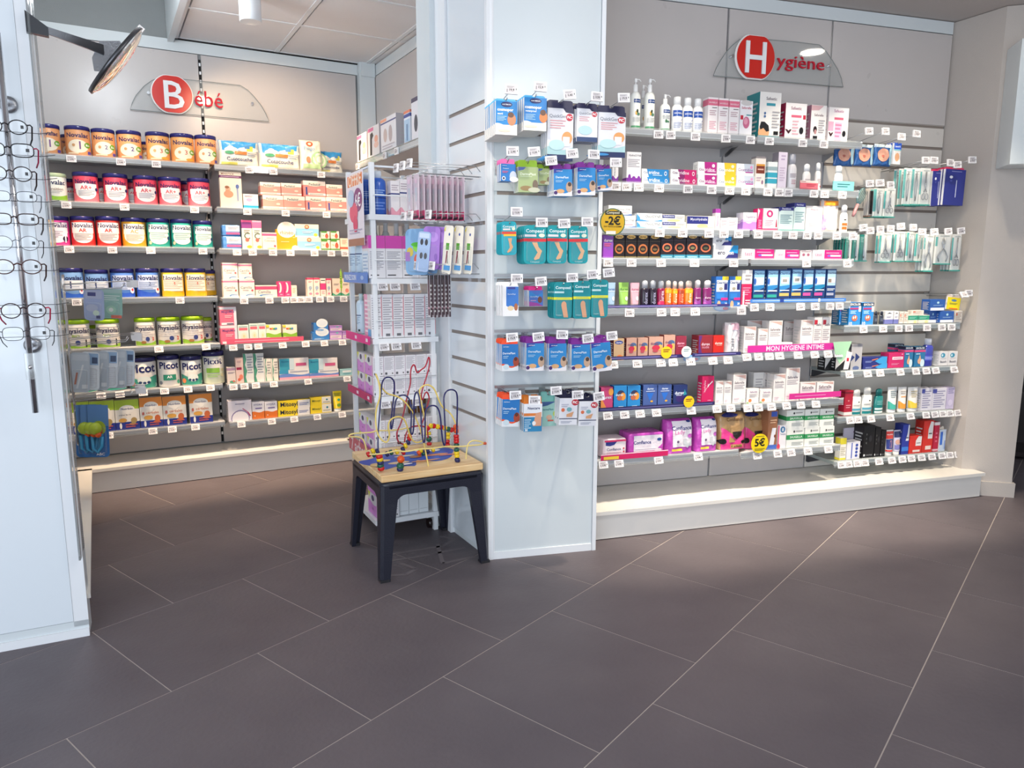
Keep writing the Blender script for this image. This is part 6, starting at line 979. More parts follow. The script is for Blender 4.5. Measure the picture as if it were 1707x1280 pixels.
disc('H', .5, .905, -.088, .028, '#e6ecec', 'l .2 .5 .8 .8 2 #6a8a90', 'small white half disc before the plum carton')
# shelf-edge ornaments
for s, z in ((.54, .868), (.70, 1.12)):
    mb = MB(); mb.prism([(s + .05 * cos(a * pi / 10), z + .018 * sin(a * pi / 10)) for a in range(20)], .1, .102, '#7ab4ec')
    prints(mb, 'e .4 .5 .3 .3 #b8d4f4;e .7 .4 .16 .2 #d0407c', lambda u, v, l: (s - .05 + .1 * u, .1 - l * .0004, z - .018 + .036 * v), .1, .036)
    tag(frame_obj(mb.obj('shelf_wobbler', 'printed_carton'), 'H'), 'pale blue oval shelf wobbler under the %s' % ('red cartons' if z < 1 else 'plum gel bottles'), 'shelf tag')
gw = MB(); gw.prism([(1.38, .93), (1.5, .93), (1.47, .85), (1.43, .81), (1.40, .86)], .085, .087, '#a8d4b0'); gw.prism([(1.455, .78), (1.485, .78), (1.505, .87), (1.47, .88)], .08, .083, '#ece8ec')
prints(gw, 'r .3 .4 .7 .7 #c8283c', lambda u, v, l: (1.46 + .035 * u, .0798 - l * .0004, .80 + .06 * v), .03, .06)
tag(frame_obj(gw.obj('shelf_wobbler', 'printed_carton'), 'H'), 'mint green and white wobbler at the seam of the sixth shelf', 'shelf tag')
# ---------------------------------------------------------------- hanging packs on prongs
FN = {'C': 'column front', 'H': 'right-end slatwall'}
HL = [l.split() for l in HANG.strip().split('\n')]
def hook(f, s, z, dend, tagp, label, grp, dwall=0, yt=None):
    o = empty('prong_hook', W(f, 0, 0), yaw(f), label, 'hook', grp)
    mb = MB(); mb.tube([(s, -dwall - .001, z), (s, -dend + .02, z), (s, -dend, z + .008)], .0022, 6)
    ts, tz = (tagp[0] / 1000, tagp[1] / 1000) if tagp else (s, z + .03)
    if tagp:
        mb.tube([(s, -dwall - .001, z + .012), (s * .5 + ts * .5, -(dend + dwall) / 2, (z + tz) / 2 + .004), (ts, -dend - .052, tz)], .0016, 6)
    mb.obj('wire', 'steel_wire', o)
    MB().box(s - .014, -dwall - .006, z - .03, s + .014, -dwall - .001, z + .018).obj('hook_plate', 'steel_wire', o)
    if tagp: link('price_tag', TAGM[int(tagp[0]) % len(TAGM)], o, (ts, -dend - .055, tz), (-.1, random.uniform(-.1, .05), random.uniform(-.12, .12)))
    return o
by = {}
for i, l in enumerate(HL): by.setdefault((l[0], l[1], int(l[3]) // 120), []).append(i)
LV = {}
def level(l):   # which hook row from the top
    z = (int(l[3]) + int(l[5])) / 1000
    if l[0] == 'C': Z = [2.06, 1.76, 1.5, 1.27, 1.03, .78]
    else: Z = [2.03, 1.88, 1.46]
    k = min(range(len(Z)), key=lambda i: abs(Z[i] - z)); return k
grp = {}
for i, l in enumerate(HL): grp.setdefault((l[0], DES[l[1]]['desc'], level(l)), []).append(i)
hk = {}
for i, l in enumerate(HL): hk.setdefault((l[0], level(l)), []).append(i)
for i, l in enumerate(HL):
    f, key = l[0], l[1]; s, zb, w_, h, d = [int(v) / 1000 for v in l[2:7]]; n = int(l[7]); sp = int(l[8]) / 1000; rot = R(float(l[9]))
    tagp = (int(l[10]), int(l[11])) if len(l) > 11 else None
    lv = level(l); D = DES[key]; q = sorted(grp[(f, D['desc'], lv)], key=lambda g: int(HL[g][2])); k = q.index(i)
    hq = sorted(hk[(f, lv)], key=lambda g: int(HL[g][2])); kk = hq.index(i)
    dw = 0 if f == 'C' else -.40
    rn = ORD[lv] + (' hook row of the column' if f == 'C' else ' hook row at right')
    hook(f, s, zb + h - .012 if D['k'] != 'tool' else zb + h + .004, d + .014, tagp, 'chrome prong hook, %s from left, %s' % (ORD[kk], rn), 'prong hooks on the %s' % FN[f], dw)
    if key == 'hbrush':
        o = empty('massage_brush', W(f, s, d, zb), yaw(f), 'grey teal oval massage brush hanging beside the carded files', 'brush'); o.rotation_euler = (0, R(22), yaw(f))
        mb = MB(); mb.grid(lambda u, v: (.026 * cos(2 * pi * u) * sin(pi * v) ** .6, .010 * sin(2 * pi * u) * sin(pi * v) ** .6, .045 + .1 * v), 20, 12, '#6a8c90'); mb.obj('brush_head', 'glossy_plastic', o)
        MB().lathe([(.007, -.02), (.009, 0), (.008, .05)], '#d89a9c', 10).obj('handle', 'glossy_plastic', o)
        br = MB()
        for a in range(-2, 3): br.tube([(a * .009, -.011, .06), (a * .009 + .002, -.014, .13)], .0015, 4, '#b8c0b0')
        br.obj('bristles', 'glossy_plastic', o); continue
    dd = min(D['d'], sp * .92 if n > 1 else D['d']) if D['k'] in ('hang', 'blister', 'tool') else D['d']
    if D['k'] in ('blister', 'tool'): dd = min(D['d'], sp * .9 if n > 1 else .014)
    n = min(n, max(1, int((d - dw - .02) / sp)))
    for j in range(n):
        o1 = '' if len(q) == 1 else (', leftmost' if k == 0 else ', rightmost' if k == len(q) - 1 else ', ' + ORD[k] + ' stack')
        dep = '' if n == 1 else (' in front' if j == 0 else ' at the back' if j == n - 1 else ', %s behind the front' % ORD[j - 1])
        lab = '%s%s%s, %s' % (D['desc'], o1, dep, ORD[lv] + (' column hook row' if f == 'C' else ' right hook row'))
        if len(lab.split()) > 16: lab = lab.replace(' behind the front', ' behind').replace('plaster pack with ', 'pack, ')
        if len(lab.split()) > 16: lab = lab.replace('column hook row', 'column row').replace('right hook row', 'row').replace('smaller ', '').replace('tall ', '')
        place(key, W(f, s - j * .0015, d - j * sp - (0 if D['k'] in ('blister', 'tool') else dd / 2), zb), w_, dd, h, yaw(f), lab, '%ss, %s hook row, %s' % (D['cat'], ORD[lv], FN[f]), (0, rot + random.uniform(-.02, .02)))
# slatwall bars that carry the hooks
for nm, f, s0, s1, z, d in (('column', 'C', .02, .48, 1.53, .012), ('column', 'C', .02, .48, 1.285, .012), ('column', 'C', .02, .48, 1.045, .012), ('column', 'C', .02, .48, .8, .012)):
    o = MB().box(s0, -d - .004, z - .006, s1, -d + .001, z + .006).obj('hook_bar', 'steel_wire'); frame_obj(o, f)
    tag(o, 'thin steel hook bar across the column front, %s from the top' % {1.53: 'first', 1.285: 'second', 1.045: 'third', .8: 'fourth'}[z], 'hook bar', 'hook bars on the column')
o = empty('prong_hook', W('H', 0, 0), yaw('H'), 'long prong with a lone tilted price tag above the upper clear shelf', 'hook')
MB().tube([(2.22, .39, 1.17), (2.25, .12, 1.17)], .002, 6).obj('wire', 'steel_wire', o); link('price_tag', TAGM[2], o, (2.27, .11, 1.17), (-.6, 0, .1))
# ---------------------------------------------------------------- wall signs
def text3d(mb, s, x0, x1, z0, z1, y0, y1, c, cs=None, bold=.02):
    vs, fs, a0, a1, b0, b1 = text_mesh(s, bold); n = len(mb.v)
    X = lambda x: x0 + (x - a0) / (a1 - a0) * (x1 - x0); Z = lambda y: z0 + (y - b0) / (b1 - b0) * (z1 - z0)
    mb.v += [(X(x), y0, Z(y)) for x, y in vs] + [(X(x), y1, Z(y)) for x, y in vs]; m = len(vs)
    ed = {}
    for f in fs:
        mb.f.append(tuple(n + a for a in f)); mb.c.append(c); mb.s.append(False)
        for i in range(len(f)):
            e = (f[i], f[(i + 1) % len(f)]); ed[e] = ed.get(e, 0) + 1
    for (a, b) in ed:
        if (b, a) not in ed: mb.f.append((n + b, n + a, n + m + a, n + m + b)); mb.c.append(cs or c); mb.s.append(False)
def wall_sign(P, no, f, d, big, small, label, zs):
    P = [(a / 1000, b / 1000) for a, b in P]; O = P[:no]; c, l, r, t, b, tl, tr, bl, e0, e1, et, s1, s2 = P[no:no + 13]
    o = empty('wall_sign', W(f, 0, 0), yaw(f), label, 'sign'); y = -d
    MB().prism(O, y - .004, y, '#fff').obj('acrylic_plate', 'acrylic', o)
    eg = MB(); eg.tube([(p[0], y - .002, p[1]) for p in O], .0022, 5, closed=True); eg.obj('plate_edge', 'lens_edge', o)
    R_ = (r[0] - l[0]) / 2; cx = (l[0] + r[0]) / 2; cz = (t[1] + b[1]) / 2; hz = (t[1] - b[1]) / 2
    def circ(rad, hh): return [(cx + rad * cos(a * pi / 24), max(cz - hh, min(cz + hh, cz + rad * sin(a * pi / 24)))) for a in range(48)]
    MB().prism(circ(R_, hz), y - .016, y - .004, '#d2241a', '#e9e4e2').obj('red_disc', 'sign_paint', o)
    MB().prism(circ(R_ + .006, hz + .005), y - .008, y - .0041, '#efeae8').obj('disc_backing', 'sign_paint', o)
    mb = MB(); text3d(mb, big, tl[0], tr[0], bl[1], tl[1], y - .022, y - .016, '#eef0f2', '#cfd3d6', .006); mb.obj('initial_letter', 'letter_paint', o)
    mb = MB(); text3d(mb, small, e0[0], e1[0], zs[0], zs[1], y - .012, y - .004, '#c4283a', '#a82030', .0); mb.obj('word_letters', 'letter_paint', o)
    for s in (s1, s2): MB().prism([(s[0] + .009 * cos(a * pi / 6), s[1] + .009 * sin(a * pi / 6)) for a in range(12)], y - .01, y + .03, '#ccc').obj('standoff', 'chrome', o)
mat('lens_edge', '#7c8484', rough=.2)
z1 = SB[14 + 8][1] / 1000; zt = SB[14 + 10][1] / 1000
wall_sign(SB, 14, 'B', -.31, 'B', 'ébé', 'clear arched sign with red disc B reading Bébé', (z1 - .006, zt + .025))
z1 = SHY[14 + 8][1] / 1000; zt = SHY[14 + 10][1] / 1000
wall_sign(SHY, 14, 'H', -.37, 'H', 'ygiène', 'clear arched sign with red disc H reading Hygiène', (z1 - .002, zt + .02))
# ---------------------------------------------------------------- high shelf on the return wall
shelf('W', .49, 1.66, 1.968, .30, .29, [560, 1060, 1250], 'grey metal shelf high on the return wall beside the post', None)
for key, s0, s1, h, lb in (('ret1', .50, .69, .17, 'left one'), ('ret1', .72, .92, .18, 'right one'), ('ret2', .95, 1.2, .19, 'in the middle'), ('ret3', 1.32, 1.41, .17, 'in the gap'), ('ret4', 1.43, 1.63, .215, 'at the post end')):
    D = DES[key]; place(key, W('W', (s0 + s1) / 2, .29 - D['d'] / 2, 1.969), s1 - s0, D['d'], h, yaw('W'), '%s, %s of the high return wall shelf' % (D['desc'], lb) if key != 'ret4' else D['desc'] + ' on the high return wall shelf', 'device cartons on the high shelf' if key == 'ret1' else None)
# ---------------------------------------------------------------- free standing white display unit
FRM['G'] = (-.66, 3.40, 27.5); FRM['E'] = (-.66 - .43 * sin(R(27.5)), 3.40 + .43 * cos(R(27.5)), -62.5)
gd = empty('display_unit', W('G', 0, 0), yaw('G'), 'white metal open display unit standing behind the bead table', 'display unit')
GL, GD = .345, .43; LV_ = [.10, .40, .71, .987, 1.268, 1.56]
for x, y in ((.03, .02), (.03, GD - .02), (GL - .03, .02), (GL - .03, GD - .02)): MB().box(x - .011, y - .011, 0.0 if x > .1 else .05, x + .011, y + .011, 1.79).obj('upright', 'white_metal', gd)
for z in LV_:
    e = .02 if z > .2 else 0
    MB().box(e * .5, 0, z - .026, GL - e * .3, GD, z - .001).obj('shelf', 'white_metal', gd)
    if z > .2: MB().tube([(.03, .0, z + .085), (GL - .02, .0, z + .085)], .003, 6).obj('guard_wire', 'white_metal', gd)
for a, b in (((.03, .02), (.03, GD - .02)), ((.03, .02), (GL - .03, .02)), ((GL - .03, .02), (GL - .03, GD - .02)), ((.03, GD - .02), (GL - .03, GD - .02))):
    MB().tube([(a[0], a[1], 1.775), (b[0], b[1], 1.775)], .005, 6).obj('top_rail', 'white_metal', gd)
for x, y in ((.05, .05), (.05, GD - .05), (GL - .05, .05), (GL - .05, GD - .05)):
    c = MB(); c.tube([(x - .01, y, .026), (x + .01, y, .026)], .025, 12, '#222'); c.obj('caster', 'dark_lacquer', gd)
def strip(f, s0, s1, z, h, d, c, spec, label, nm='shelf_talker', cat='shelf strip', par=None):
    mb = MB().box(s0, -d - .002, z, s1, -d, z + h, c); prints(mb, spec, lambda u, v, l: (s0 + u * (s1 - s0), -d - .002 - l * .0003, z + v * h), s1 - s0, h)
    return tag(frame_obj(mb.obj(nm, 'printed_carton'), f), label, cat)
strip('E', .01, .43, .958, .04, .004, '#e8268c', 'r .4 .3 .48 .7 #f8e4f0;r .85 .3 .93 .7 #f8e4f0', 'hot pink edge strip on the fourth level of the display unit')
strip('E', .01, .43, .682, .038, .004, '#c42468', 'r .4 .3 .48 .7 #f8e4f0;r .85 .3 .93 .7 #f8e4f0', 'dark pink edge strip on the third level of the display unit')
strip('E', .0, .42, 1.245, .05, .004, '#5a8cd8', 't .3 .5 .5 PRENEZ_SOIN #f0f6fc .02;e .8 .5 .06 .2 #a8c8f0', 'sky blue lettered strip on the second level of the display unit')
strip('E', .0, .42, .372, .075, .004, '#c85a68', 't .5 .5 .8 7_achetés #f0dce0 .02', 'dusty red lettered strip on the fifth level of the display unit')
strip('E', .13, .40, 1.42, .34, .006, '#ece4ec', 'r .04 .82 .96 .97 #f08a50;t .5 .9 .8 OFFRE #fbe4d4 .02;r 0 0 1 .1 #a8705c;e .68 .62 .26 .16 #8c4a80;t .68 .62 .34 6€ #fff .008;e .4 .46 .26 .14 #e8607c;e .5 .3 .14 .12 #e04a70;l .1 .16 .9 .24 2 #b8b0c8;e .26 .66 .2 .12 #b8cce4', 'poster with orange header and pink bottle, clipped to the display unit', 'poster', 'poster')
st = MB(); P = []
for a in range(24): rr = .045 if a % 2 else .028; P.append((-.035 + rr * .6 * cos(a * pi / 12), 1.255 + rr * 1.3 * sin(a * pi / 12)))
st.prism(P, -.012, -.010, '#c4ee2c'); prints(st, 'l .3 .3 .7 .7 4 #6a8a20', lambda u, v, l: (-.075 + u * .08, -.012 - l * .0004, 1.2 + v * .11), .1, .1)
tag(frame_obj(st.obj('price_star', 'printed_carton'), 'E'), 'neon yellow starburst at the left edge of the display unit', 'price sign')
tg = TAGM
for z in (.987, .71, 1.268):
    for i, s in enumerate((.06, .12, .22)): link('price_tag', tg[i % 7], gd, (s, -.006, z - .04), (-.3, 0, 0))
LN = {1.56: 'top', 1.268: 'second', .987: 'third', .71: 'fourth', .40: 'fifth', .10: 'bottom'}
def gput(key, x, y, z, w_, h, d=None, side=True, lab=None, grp=None):
    D = DES[key]; d = d or D['d']
    place(key, W('G', x, -y, z), w_, d, h, yaw('G') - (pi / 2 if side else 0), lab, grp)
def gl(key, what, z): return '%s, %s, %s level of the display unit' % (DES[key]['desc'], what, LN[z])
ow = lambda i, n: 'at the left end' if i == 0 else 'at the right end' if i == n - 1 else ORD[i] + ' from left'
for i, (x, y) in enumerate(((.05, .16), (.075, .07))): gput('gonbl', x, y, 1.561, .075, .2, .06, False, gl('gonbl', ('rear of two', 'front of two')[i], 1.56), 'blue bottles')
for i in range(4): gput('gonbn', .145 + i * .045, .06, 1.561, .043, .165 - (i == 0) * .01, .06, False, gl('gonbn', ow(i, 4), 1.56), 'navy striped cartons')
for i, y in enumerate((.37, .27)): gput('goncl', .05, y, 1.269, .085, .25, .07, True, gl('goncl', ('rear of two', 'front of two')[i], 1.268), 'clear bottles')
for i in range(4): gput('gonpk', .045 + i * .082, .065, 1.269, .10, .195, .08, True, gl('gonpk', ow(i, 4), 1.268), 'magenta topped cartons')
for i in range(4): gput('gontal', .10 + i * .055, .22, 1.269, .042, .27 + .02 * (i % 2), .04, False, 'slim clear capped bottle behind the magenta topped cartons, ' + ow(i, 4), 'slim clear bottles')
gput('goncl', .05, .32, .988, .06, .2, .05, True, 'clear bottle at the left end, third level of the display unit')
for i in range(6): gput('gonwt', .035 + i * .054, .07, .988, .11, .205, .052, True, gl('gonwt', ow(i, 6), .987), 'white cartons with pink fronts')
for z in (.71, .40):
    for r in range(2):
        for i in range(6): gput('gonpu', .035 + i * .054, .075, z + .001 + r * .096, .13, .094, .052, True, '%s, %s of the %s row, %s level' % (DES['gonpu']['desc'], ow(i, 6), ('lower', 'upper')[r], LN[z]), 'pink and lilac cartons')
        gput('gonpu', .035, .21, z + .001 + r * .096, .13, .094, .052, True, '%s, rear column, %s row, %s level' % (DES['gonpu']['desc'], ('lower', 'upper')[r], LN[z]), 'pink and lilac cartons')
for r in range(2):
    for i in range(2): gput('gonpu', .04 + i * .055, .09, .101 + r * .11, .16, .108, .053, True, '%s, %s, %s row on the bottom tray' % (DES['gonpu']['desc'], ('left', 'right')[i], ('lower', 'upper')[r]), 'pink cartons on the tray')
for i in range(3): gput('gonwh', .15 + i * .052, .08, .101, .12, .15, .05, True, '%s, %s' % (DES['gonwh']['desc'], ('left', 'middle', 'right')[i]), 'white cartons on the tray')
for i in range(3): gput('gonsm', .12 + i * .06, .36, .988, .04, .12, .04, False, '%s behind the white cartons, %s of three' % (DES['gonsm']['desc'], ('left', 'middle', 'right')[i]), 'teal footed bottles')
for i in range(2): gput('gongl', .24 + i * .05, .12, .4 + .193, .045, .1, .04, False, '%s on the fifth level cartons, %s of two' % (DES['gongl']['desc'], ('left', 'right')[i]), 'amber bottles')
# ---------------------------------------------------------------- cosmetics hung on the column side
def shang(key, s, dfr, n, sp, zb, h, w_, lab, grp, tl=0, tw=0):
    D = DES[key]
    for j in range(n):
        p = '' if n == 1 else (', front one' if j == 0 else ', last one at the wall' if j == n - 1 else ', %s behind the front' % ORD[j - 1])
        place(key, W('S', s, dfr - j * sp, zb), w_, min(D['d'], sp * .8 if n > 1 else .016), h, yaw('S') + R(tw), lab + p, grp, (0, tl + random.uniform(-.03, .03)))
def shook(s, z, d, label, tags=True):
    o = empty('prong_hook', W('S', 0, 0), yaw('S'), label, 'hook', 'prong hooks on the column side'); mb = MB()
    for e in (-.008, .008): mb.tube([(s + e, -.002, z), (s + e, -d + .02, z), (s + e, -d, z + .008)], .0018, 5)
    mb.tube([(s, -.002, z + .015), (s, -.03, z + .045), (s, -d - .04, z + .04)], .0018, 5); mb.obj('wire', 'steel_wire', o)
    MB().box(s - .014, -.006, z - .05, s + .014, -.001, z + .02).obj('hook_plate', 'steel_wire', o)
    link('price_tag', TAGM[3], o, (s, -d - .045, z + .035), (-.1, .05, 0))
for s, nm in ((.46, 'rear'), (.54, 'middle'), (.62, 'near')):
    shook(s, 1.70, .28, 'long double prong on the column side, %s of the upper three' % nm)
    if s != .62: shook(s, 1.50, .25, 'long double prong on the column side, %s of the middle two' % nm)
shook(.5, 1.29, .21, 'short double prong carrying slim packs on the column side')
shook(.6, 1.29, .18, 'empty short double prong low on the column side')
shook(.62, 1.50, .20, 'double prong carrying cream toothbrush packs on the column side')
shang('sblip', .46, .27, 8, .026, 1.525, .185, .06, 'clear pink footed lip balm pack, rear prong', 'lip balm packs')
shang('sblip', .54, .27, 9, .026, 1.52, .185, .06, 'clear pink footed lip balm pack, middle prong', 'lip balm packs')
shang('steeth', .46, .24, 2, .04, 1.285, .2, .12, 'sky blue card with green and orange teether', 'teether cards', .02, 36)
shang('sface', .535, .25, 1, .03, 1.30, .17, .06, 'pale blue card with four dark oval pads on the column side', None, .1, 42)
shang('spurp', .56, .22, 2, .03, 1.31, .18, .08, 'purple card with dark oval pads on the column side', 'purple cards', .08, 40)
for j, dd_ in enumerate((.165, .115, .065)): shang('sbrus', .6, dd_, 1, .03, 1.29, .205, .045, 'cream toothbrush pack with blue foot, %s of three' % ('leftmost', 'middle', 'rightmost')[j], 'toothbrush packs', .1, 35)
for j in range(6): place('spen', W('S', .5, .2 - j * .018, 1.10), .03, .008, .185, yaw('S'), 'slim upright pen pack on the short prong, %s' % ow(j, 6), 'pen packs', (0, random.uniform(-.04, .04)))
# ---------------------------------------------------------------- baby accessories on the wire rack at the left
wr_ = empty('wire_rack', W('L', 0, 0), yaw('L'), 'chrome wire rack at the left end of the baby shelves', 'rack'); mb = MB()
for s in (1.22, 1.26, 1.38, 1.42): mb.tube([(s, .03, .45), (s, .03, 1.28)], .003, 6)
for z in (.45, .62, .66, .90, .94, 1.19, 1.23, 1.28): mb.tube([(1.2, .028, z), (1.44, .028, z)], .0025, 6)
mb.obj('grid', 'steel_wire', wr_)
for z, n in ((1.235, 'upper'), (.965, 'middle'), (.69, 'lower')):
    for s, m_ in ((1.27, 'near'), (1.37, 'far')):
        o = empty('prong_hook', W('L', 0, 0), yaw('L'), 'double chrome prong on the left wire rack, %s row, %s one' % (n, m_), 'hook', 'prongs of the left wire rack'); mb = MB()
        mb.tube([(s, .03, z - .03), (s, -.22, z - .02), (s, -.235, z)], .0025, 6); mb.tube([(s, .03, z), (s, -.26, z + .015)], .002, 6); mb.obj('wire', 'steel_wire', o)
        link('price_tag', TAGM[1], o, (s, -.27, z + .0), (0, 0, 1.2))
def lhang(key, d, zt, zb, w_, rz, lab, grp, a=1.3, tl=.05):
    D = DES[key]; place(key, W('L', a, d, zb), w_, min(D['d'], .02), zt - zb, R(rz), lab, grp, (0, tl))
lhang('lpk2', .09, 1.21, 1.055, .095, 8, 'blue grey pacifier pack hanging on the upper left prong', None)
lhang('lpk1', .165, 1.21, 1.06, .105, 14, 'clear and sage green pacifier pack beside the blue grey one', None, 1.33)
for j, (d, rz) in enumerate(((.0, 20), (.045, 10), (.085, 16), (.125, 30), (.165, 25), (.205, 12))):
    lhang('lpk5' if j in (0, 2, 4) else 'lpk3', d, .90, .70 + .008 * (j % 2), .085, rz, 'clear baby accessory pack on the middle left prong, %s' % ow(j, 6), 'clear accessory packs', 1.28 + .014 * j, .08)
for j, (d, rz) in enumerate(((.005, 30), (.03, 30), (.06, 14))):
    lhang('lpk4', d, .63, .36, .095, rz, 'blue card with green rattle bubble on the lower left prong, %s' % ('leftmost', 'middle', 'rightmost')[j], 'rattle cards', 1.32 - .02 * j, .04)
    rb = empty('rattle', W('L', 1.32 - .02 * j, d, .36), R(rz), 'lime green and orange rattle inside the %s blue card' % ('leftmost', 'middle', 'rightmost')[j], 'toy', 'rattles on the lower left prong')
    MB().ball(0, -.03, .155, .032, '#a9bc34', 1, 14).obj('ball', 'bead_paint', rb); MB().ball(.012, -.036, .125, .016, '#e4601f', 1, 10).obj('beak', 'bead_paint', rb)
    MB().tube([(-.02, -.02, .12), (-.02, -.02, .05), (.0, -.02, .03), (.02, -.02, .06), (.025, -.02, .11)], .008, 8, '#3f9ccb').obj('handle', 'bead_paint', rb)
# ---------------------------------------------------------------- convex mirror on its arm
cp_, sp_ = cos(R(8.9349)), sin(R(8.9349)); RX = Vector((1, 0, 0)); UP = Vector((0, sp_, cp_)); FW = Vector((0, cp_, -sp_))
mc = Vector((-1.44, 2.80, 2.058)); vw = (mc - Vector((0, 0, 1.31))).normalized(); nn = RX * .785 - UP * .62; nn = ((nn - vw * nn.dot(vw)).normalized() - vw * .06).normalized()
cm = empty('convex_mirror', mc, 0, 'round convex security mirror on a steel arm from the left panel', 'mirror'); cm.rotation_euler = nn.to_track_quat('Z', 'Y').to_euler()
MB().lathe([(.145 * sin(a * pi / 20), .030 * cos(a * pi / 20)) for a in range(10, -1, -1)], '#fff', 40, cap=False).obj('mirror_dish', 'mirror_glass', cm)
MB().lathe([(.13, -.012), (.149, -.01), (.151, .004), (.145, .004)], '#fff', 40).obj('rim', 'dark_steel', cm)
MB().box(-.012, .135, -.014, .012, .158, .008).obj('rim_clip', 'chrome', cm)
inv = cm.matrix_basis.inverted()
b0 = W('P', -.02, .02, 2.075); e0 = mc - nn * .05
arm = MB(); v = (e0 - b0); u = v.normalized(); sd = Vector((0, 0, 1)); 
arm.hexa([inv @ p for p in (b0 - sd * .009, b0 - sd * .009 + Vector((.006, -.004, 0)), e0 - sd * .017 + Vector((.006, -.004, 0)), e0 - sd * .017, b0 + sd * .009, b0 + sd * .009 + Vector((.006, -.004, 0)), e0 + sd * .017 + Vector((.006, -.004, 0)), e0 + sd * .017)]); arm.obj('arm', 'brushed_steel', cm)
br = MB(); cw_ = [inv @ p for p in (b0 - sd * .03, b0 + u * .09 - sd * .022, b0 + u * .09 + sd * .006, b0 + sd * .034)]
off = Vector((.012, -.02, 0)); o2 = (inv.to_3x3() @ off); br.hexa([cw_[0], cw_[1], cw_[1] + o2, cw_[0] + o2, cw_[3], cw_[2], cw_[2] + o2, cw_[3] + o2]); br.obj('wall_bracket', 'dark_steel', cm)
mp = MB(); mp.prism([(-.07, -.012), (.06, -.012), (.07, -.03), (.02, -.075), (-.05, -.06), (-.085, -.03)], -.002, .002); mp.v = [(x[1], x[0], x[2]) for x in mp.v]; mp.v = [(v_[1] * .2, v_[1], v_[2]) for v_ in mp.v]
mp.obj('pivot_plate', 'brushed_steel', cm)
# ---------------------------------------------------------------- spectacles rack on the glossy panel
rk = empty('spectacles_rack', W('P', 0, 0), yaw('P'), 'chrome rod rack for spectacles fixed to the glossy left panel', 'rack')
MB().tube([(-.089, -.09, 2.02), (-.089, -.09, .842)], .009, 14).obj('rod', 'chrome', rk)
for z in (1.825, 1.058):
    q = MB(); q.lathe([(.026, 0), (.026, .008), (.016, .012)], '#ccc', 20); q.v = [(-.089 + a, -b_z - .008, z + b) for a, b, b_z in q.v]; q.obj('wall_disc', 'brushed_steel', rk)
    MB().tube([(-.089, -.008, z), (-.089, -.085, z)], .006, 10).obj('standoff', 'chrome', rk)
MB().box(-.103, -.108, .955, -.075, -.1, 1.04).obj('clamp', 'acrylic', rk); MB().ball(-.089, -.107, .995, .007, '#ccc').obj('clamp_screw', 'chrome', rk)
mat('thin_wire', '#54565a', rough=.35, metal=.8)
SPC = [('black round', '#1c1a20', '#1c1a20', 1), ('black rectangular', '#1a1820', '#a02048', 0), ('dark grey round', '#3a3436', '#3a2a2c', 1), ('half rimmed silver', '#4c5058', '#5c6068', 0), ('brown rectangular', '#3a2420', '#4a4444', 0),
       ('thin silver round', '#6c6e74', '#2c2c30', 1), ('tortoiseshell round', '#4a2420', '#3a1c18', 1), ('black and crimson round', '#2c1018', '#b82048', 1), ('dark steel square', '#2c2e34', '#26262a', 0)]
for i, (s, z, rx, ry, bs, bz) in enumerate(GLS):
    nm, c, tc_, rd = SPC[i]; s, z, rx, ry, bs, bz = [v / 1000 for v in (s, z, rx, ry, bs, bz)]
    o = empty('spectacles', W('P', bs, .12, z), yaw('P'), nm + ' spectacles on the chrome rack, %s pair from the top' % ORD[i], 'glasses', 'reading glasses on the rack')
    rim = .0011 if 'thin' in nm or 'half' in nm or 'steel' in nm else .0019; dx = max(s - bs, rx + .008)
    for sg in (-1, 1):
        pw = 1 if rd else .62
        f_ = lambda a: (abs(a) ** pw) * (1 if a >= 0 else -1)
        pts = [(sg * dx + rx * f_(cos(a * pi / 14)), 0, ry * f_(sin(a * pi / 14))) for a in range(28)]
        MB().tube(pts, rim, 6, c, closed=True).obj('rim', 'bead_paint', o)
        ln = MB(); ln.face([(p[0], -.0005, p[2]) for p in pts], '#fff'); ln.obj('lens', 'lens_glass', o)
        MB().tube([(sg * (dx + rx), 0, ry * .35), (sg * (dx + rx + .008), -.002, ry * .4), (sg * (dx + rx + .012), .004, ry * .2), (sg * (dx + rx + .006), .03, -.03), (sg * (dx + rx - .002), .045, -.045)], rim * 1.25, 6, tc_).obj('temple', 'bead_paint', o)
    MB().tube([(-dx + rx, 0, ry * .3), (0, -.004, ry * .5), (dx - rx, 0, ry * .3)], rim * 1.3, 6, c).obj('bridge', 'bead_paint', o)
    st = MB().box(dx + rx * .3, -.0014, -.004, dx + rx * .62, -.0009, .006, '#2a2a2e'); st.obj('strength_sticker', 'printed_carton', o)
for i, z in enumerate([g_[1] / 1000 - .012 for g_ in GLS] + [1.195]):
    MB().tube([(-.26, -.1, z), (-.089, -.1, z), (.0, -.1, z), (.035, -.104, z + .006)], .0011, 5).obj('support_wire', 'thin_wire', rk)
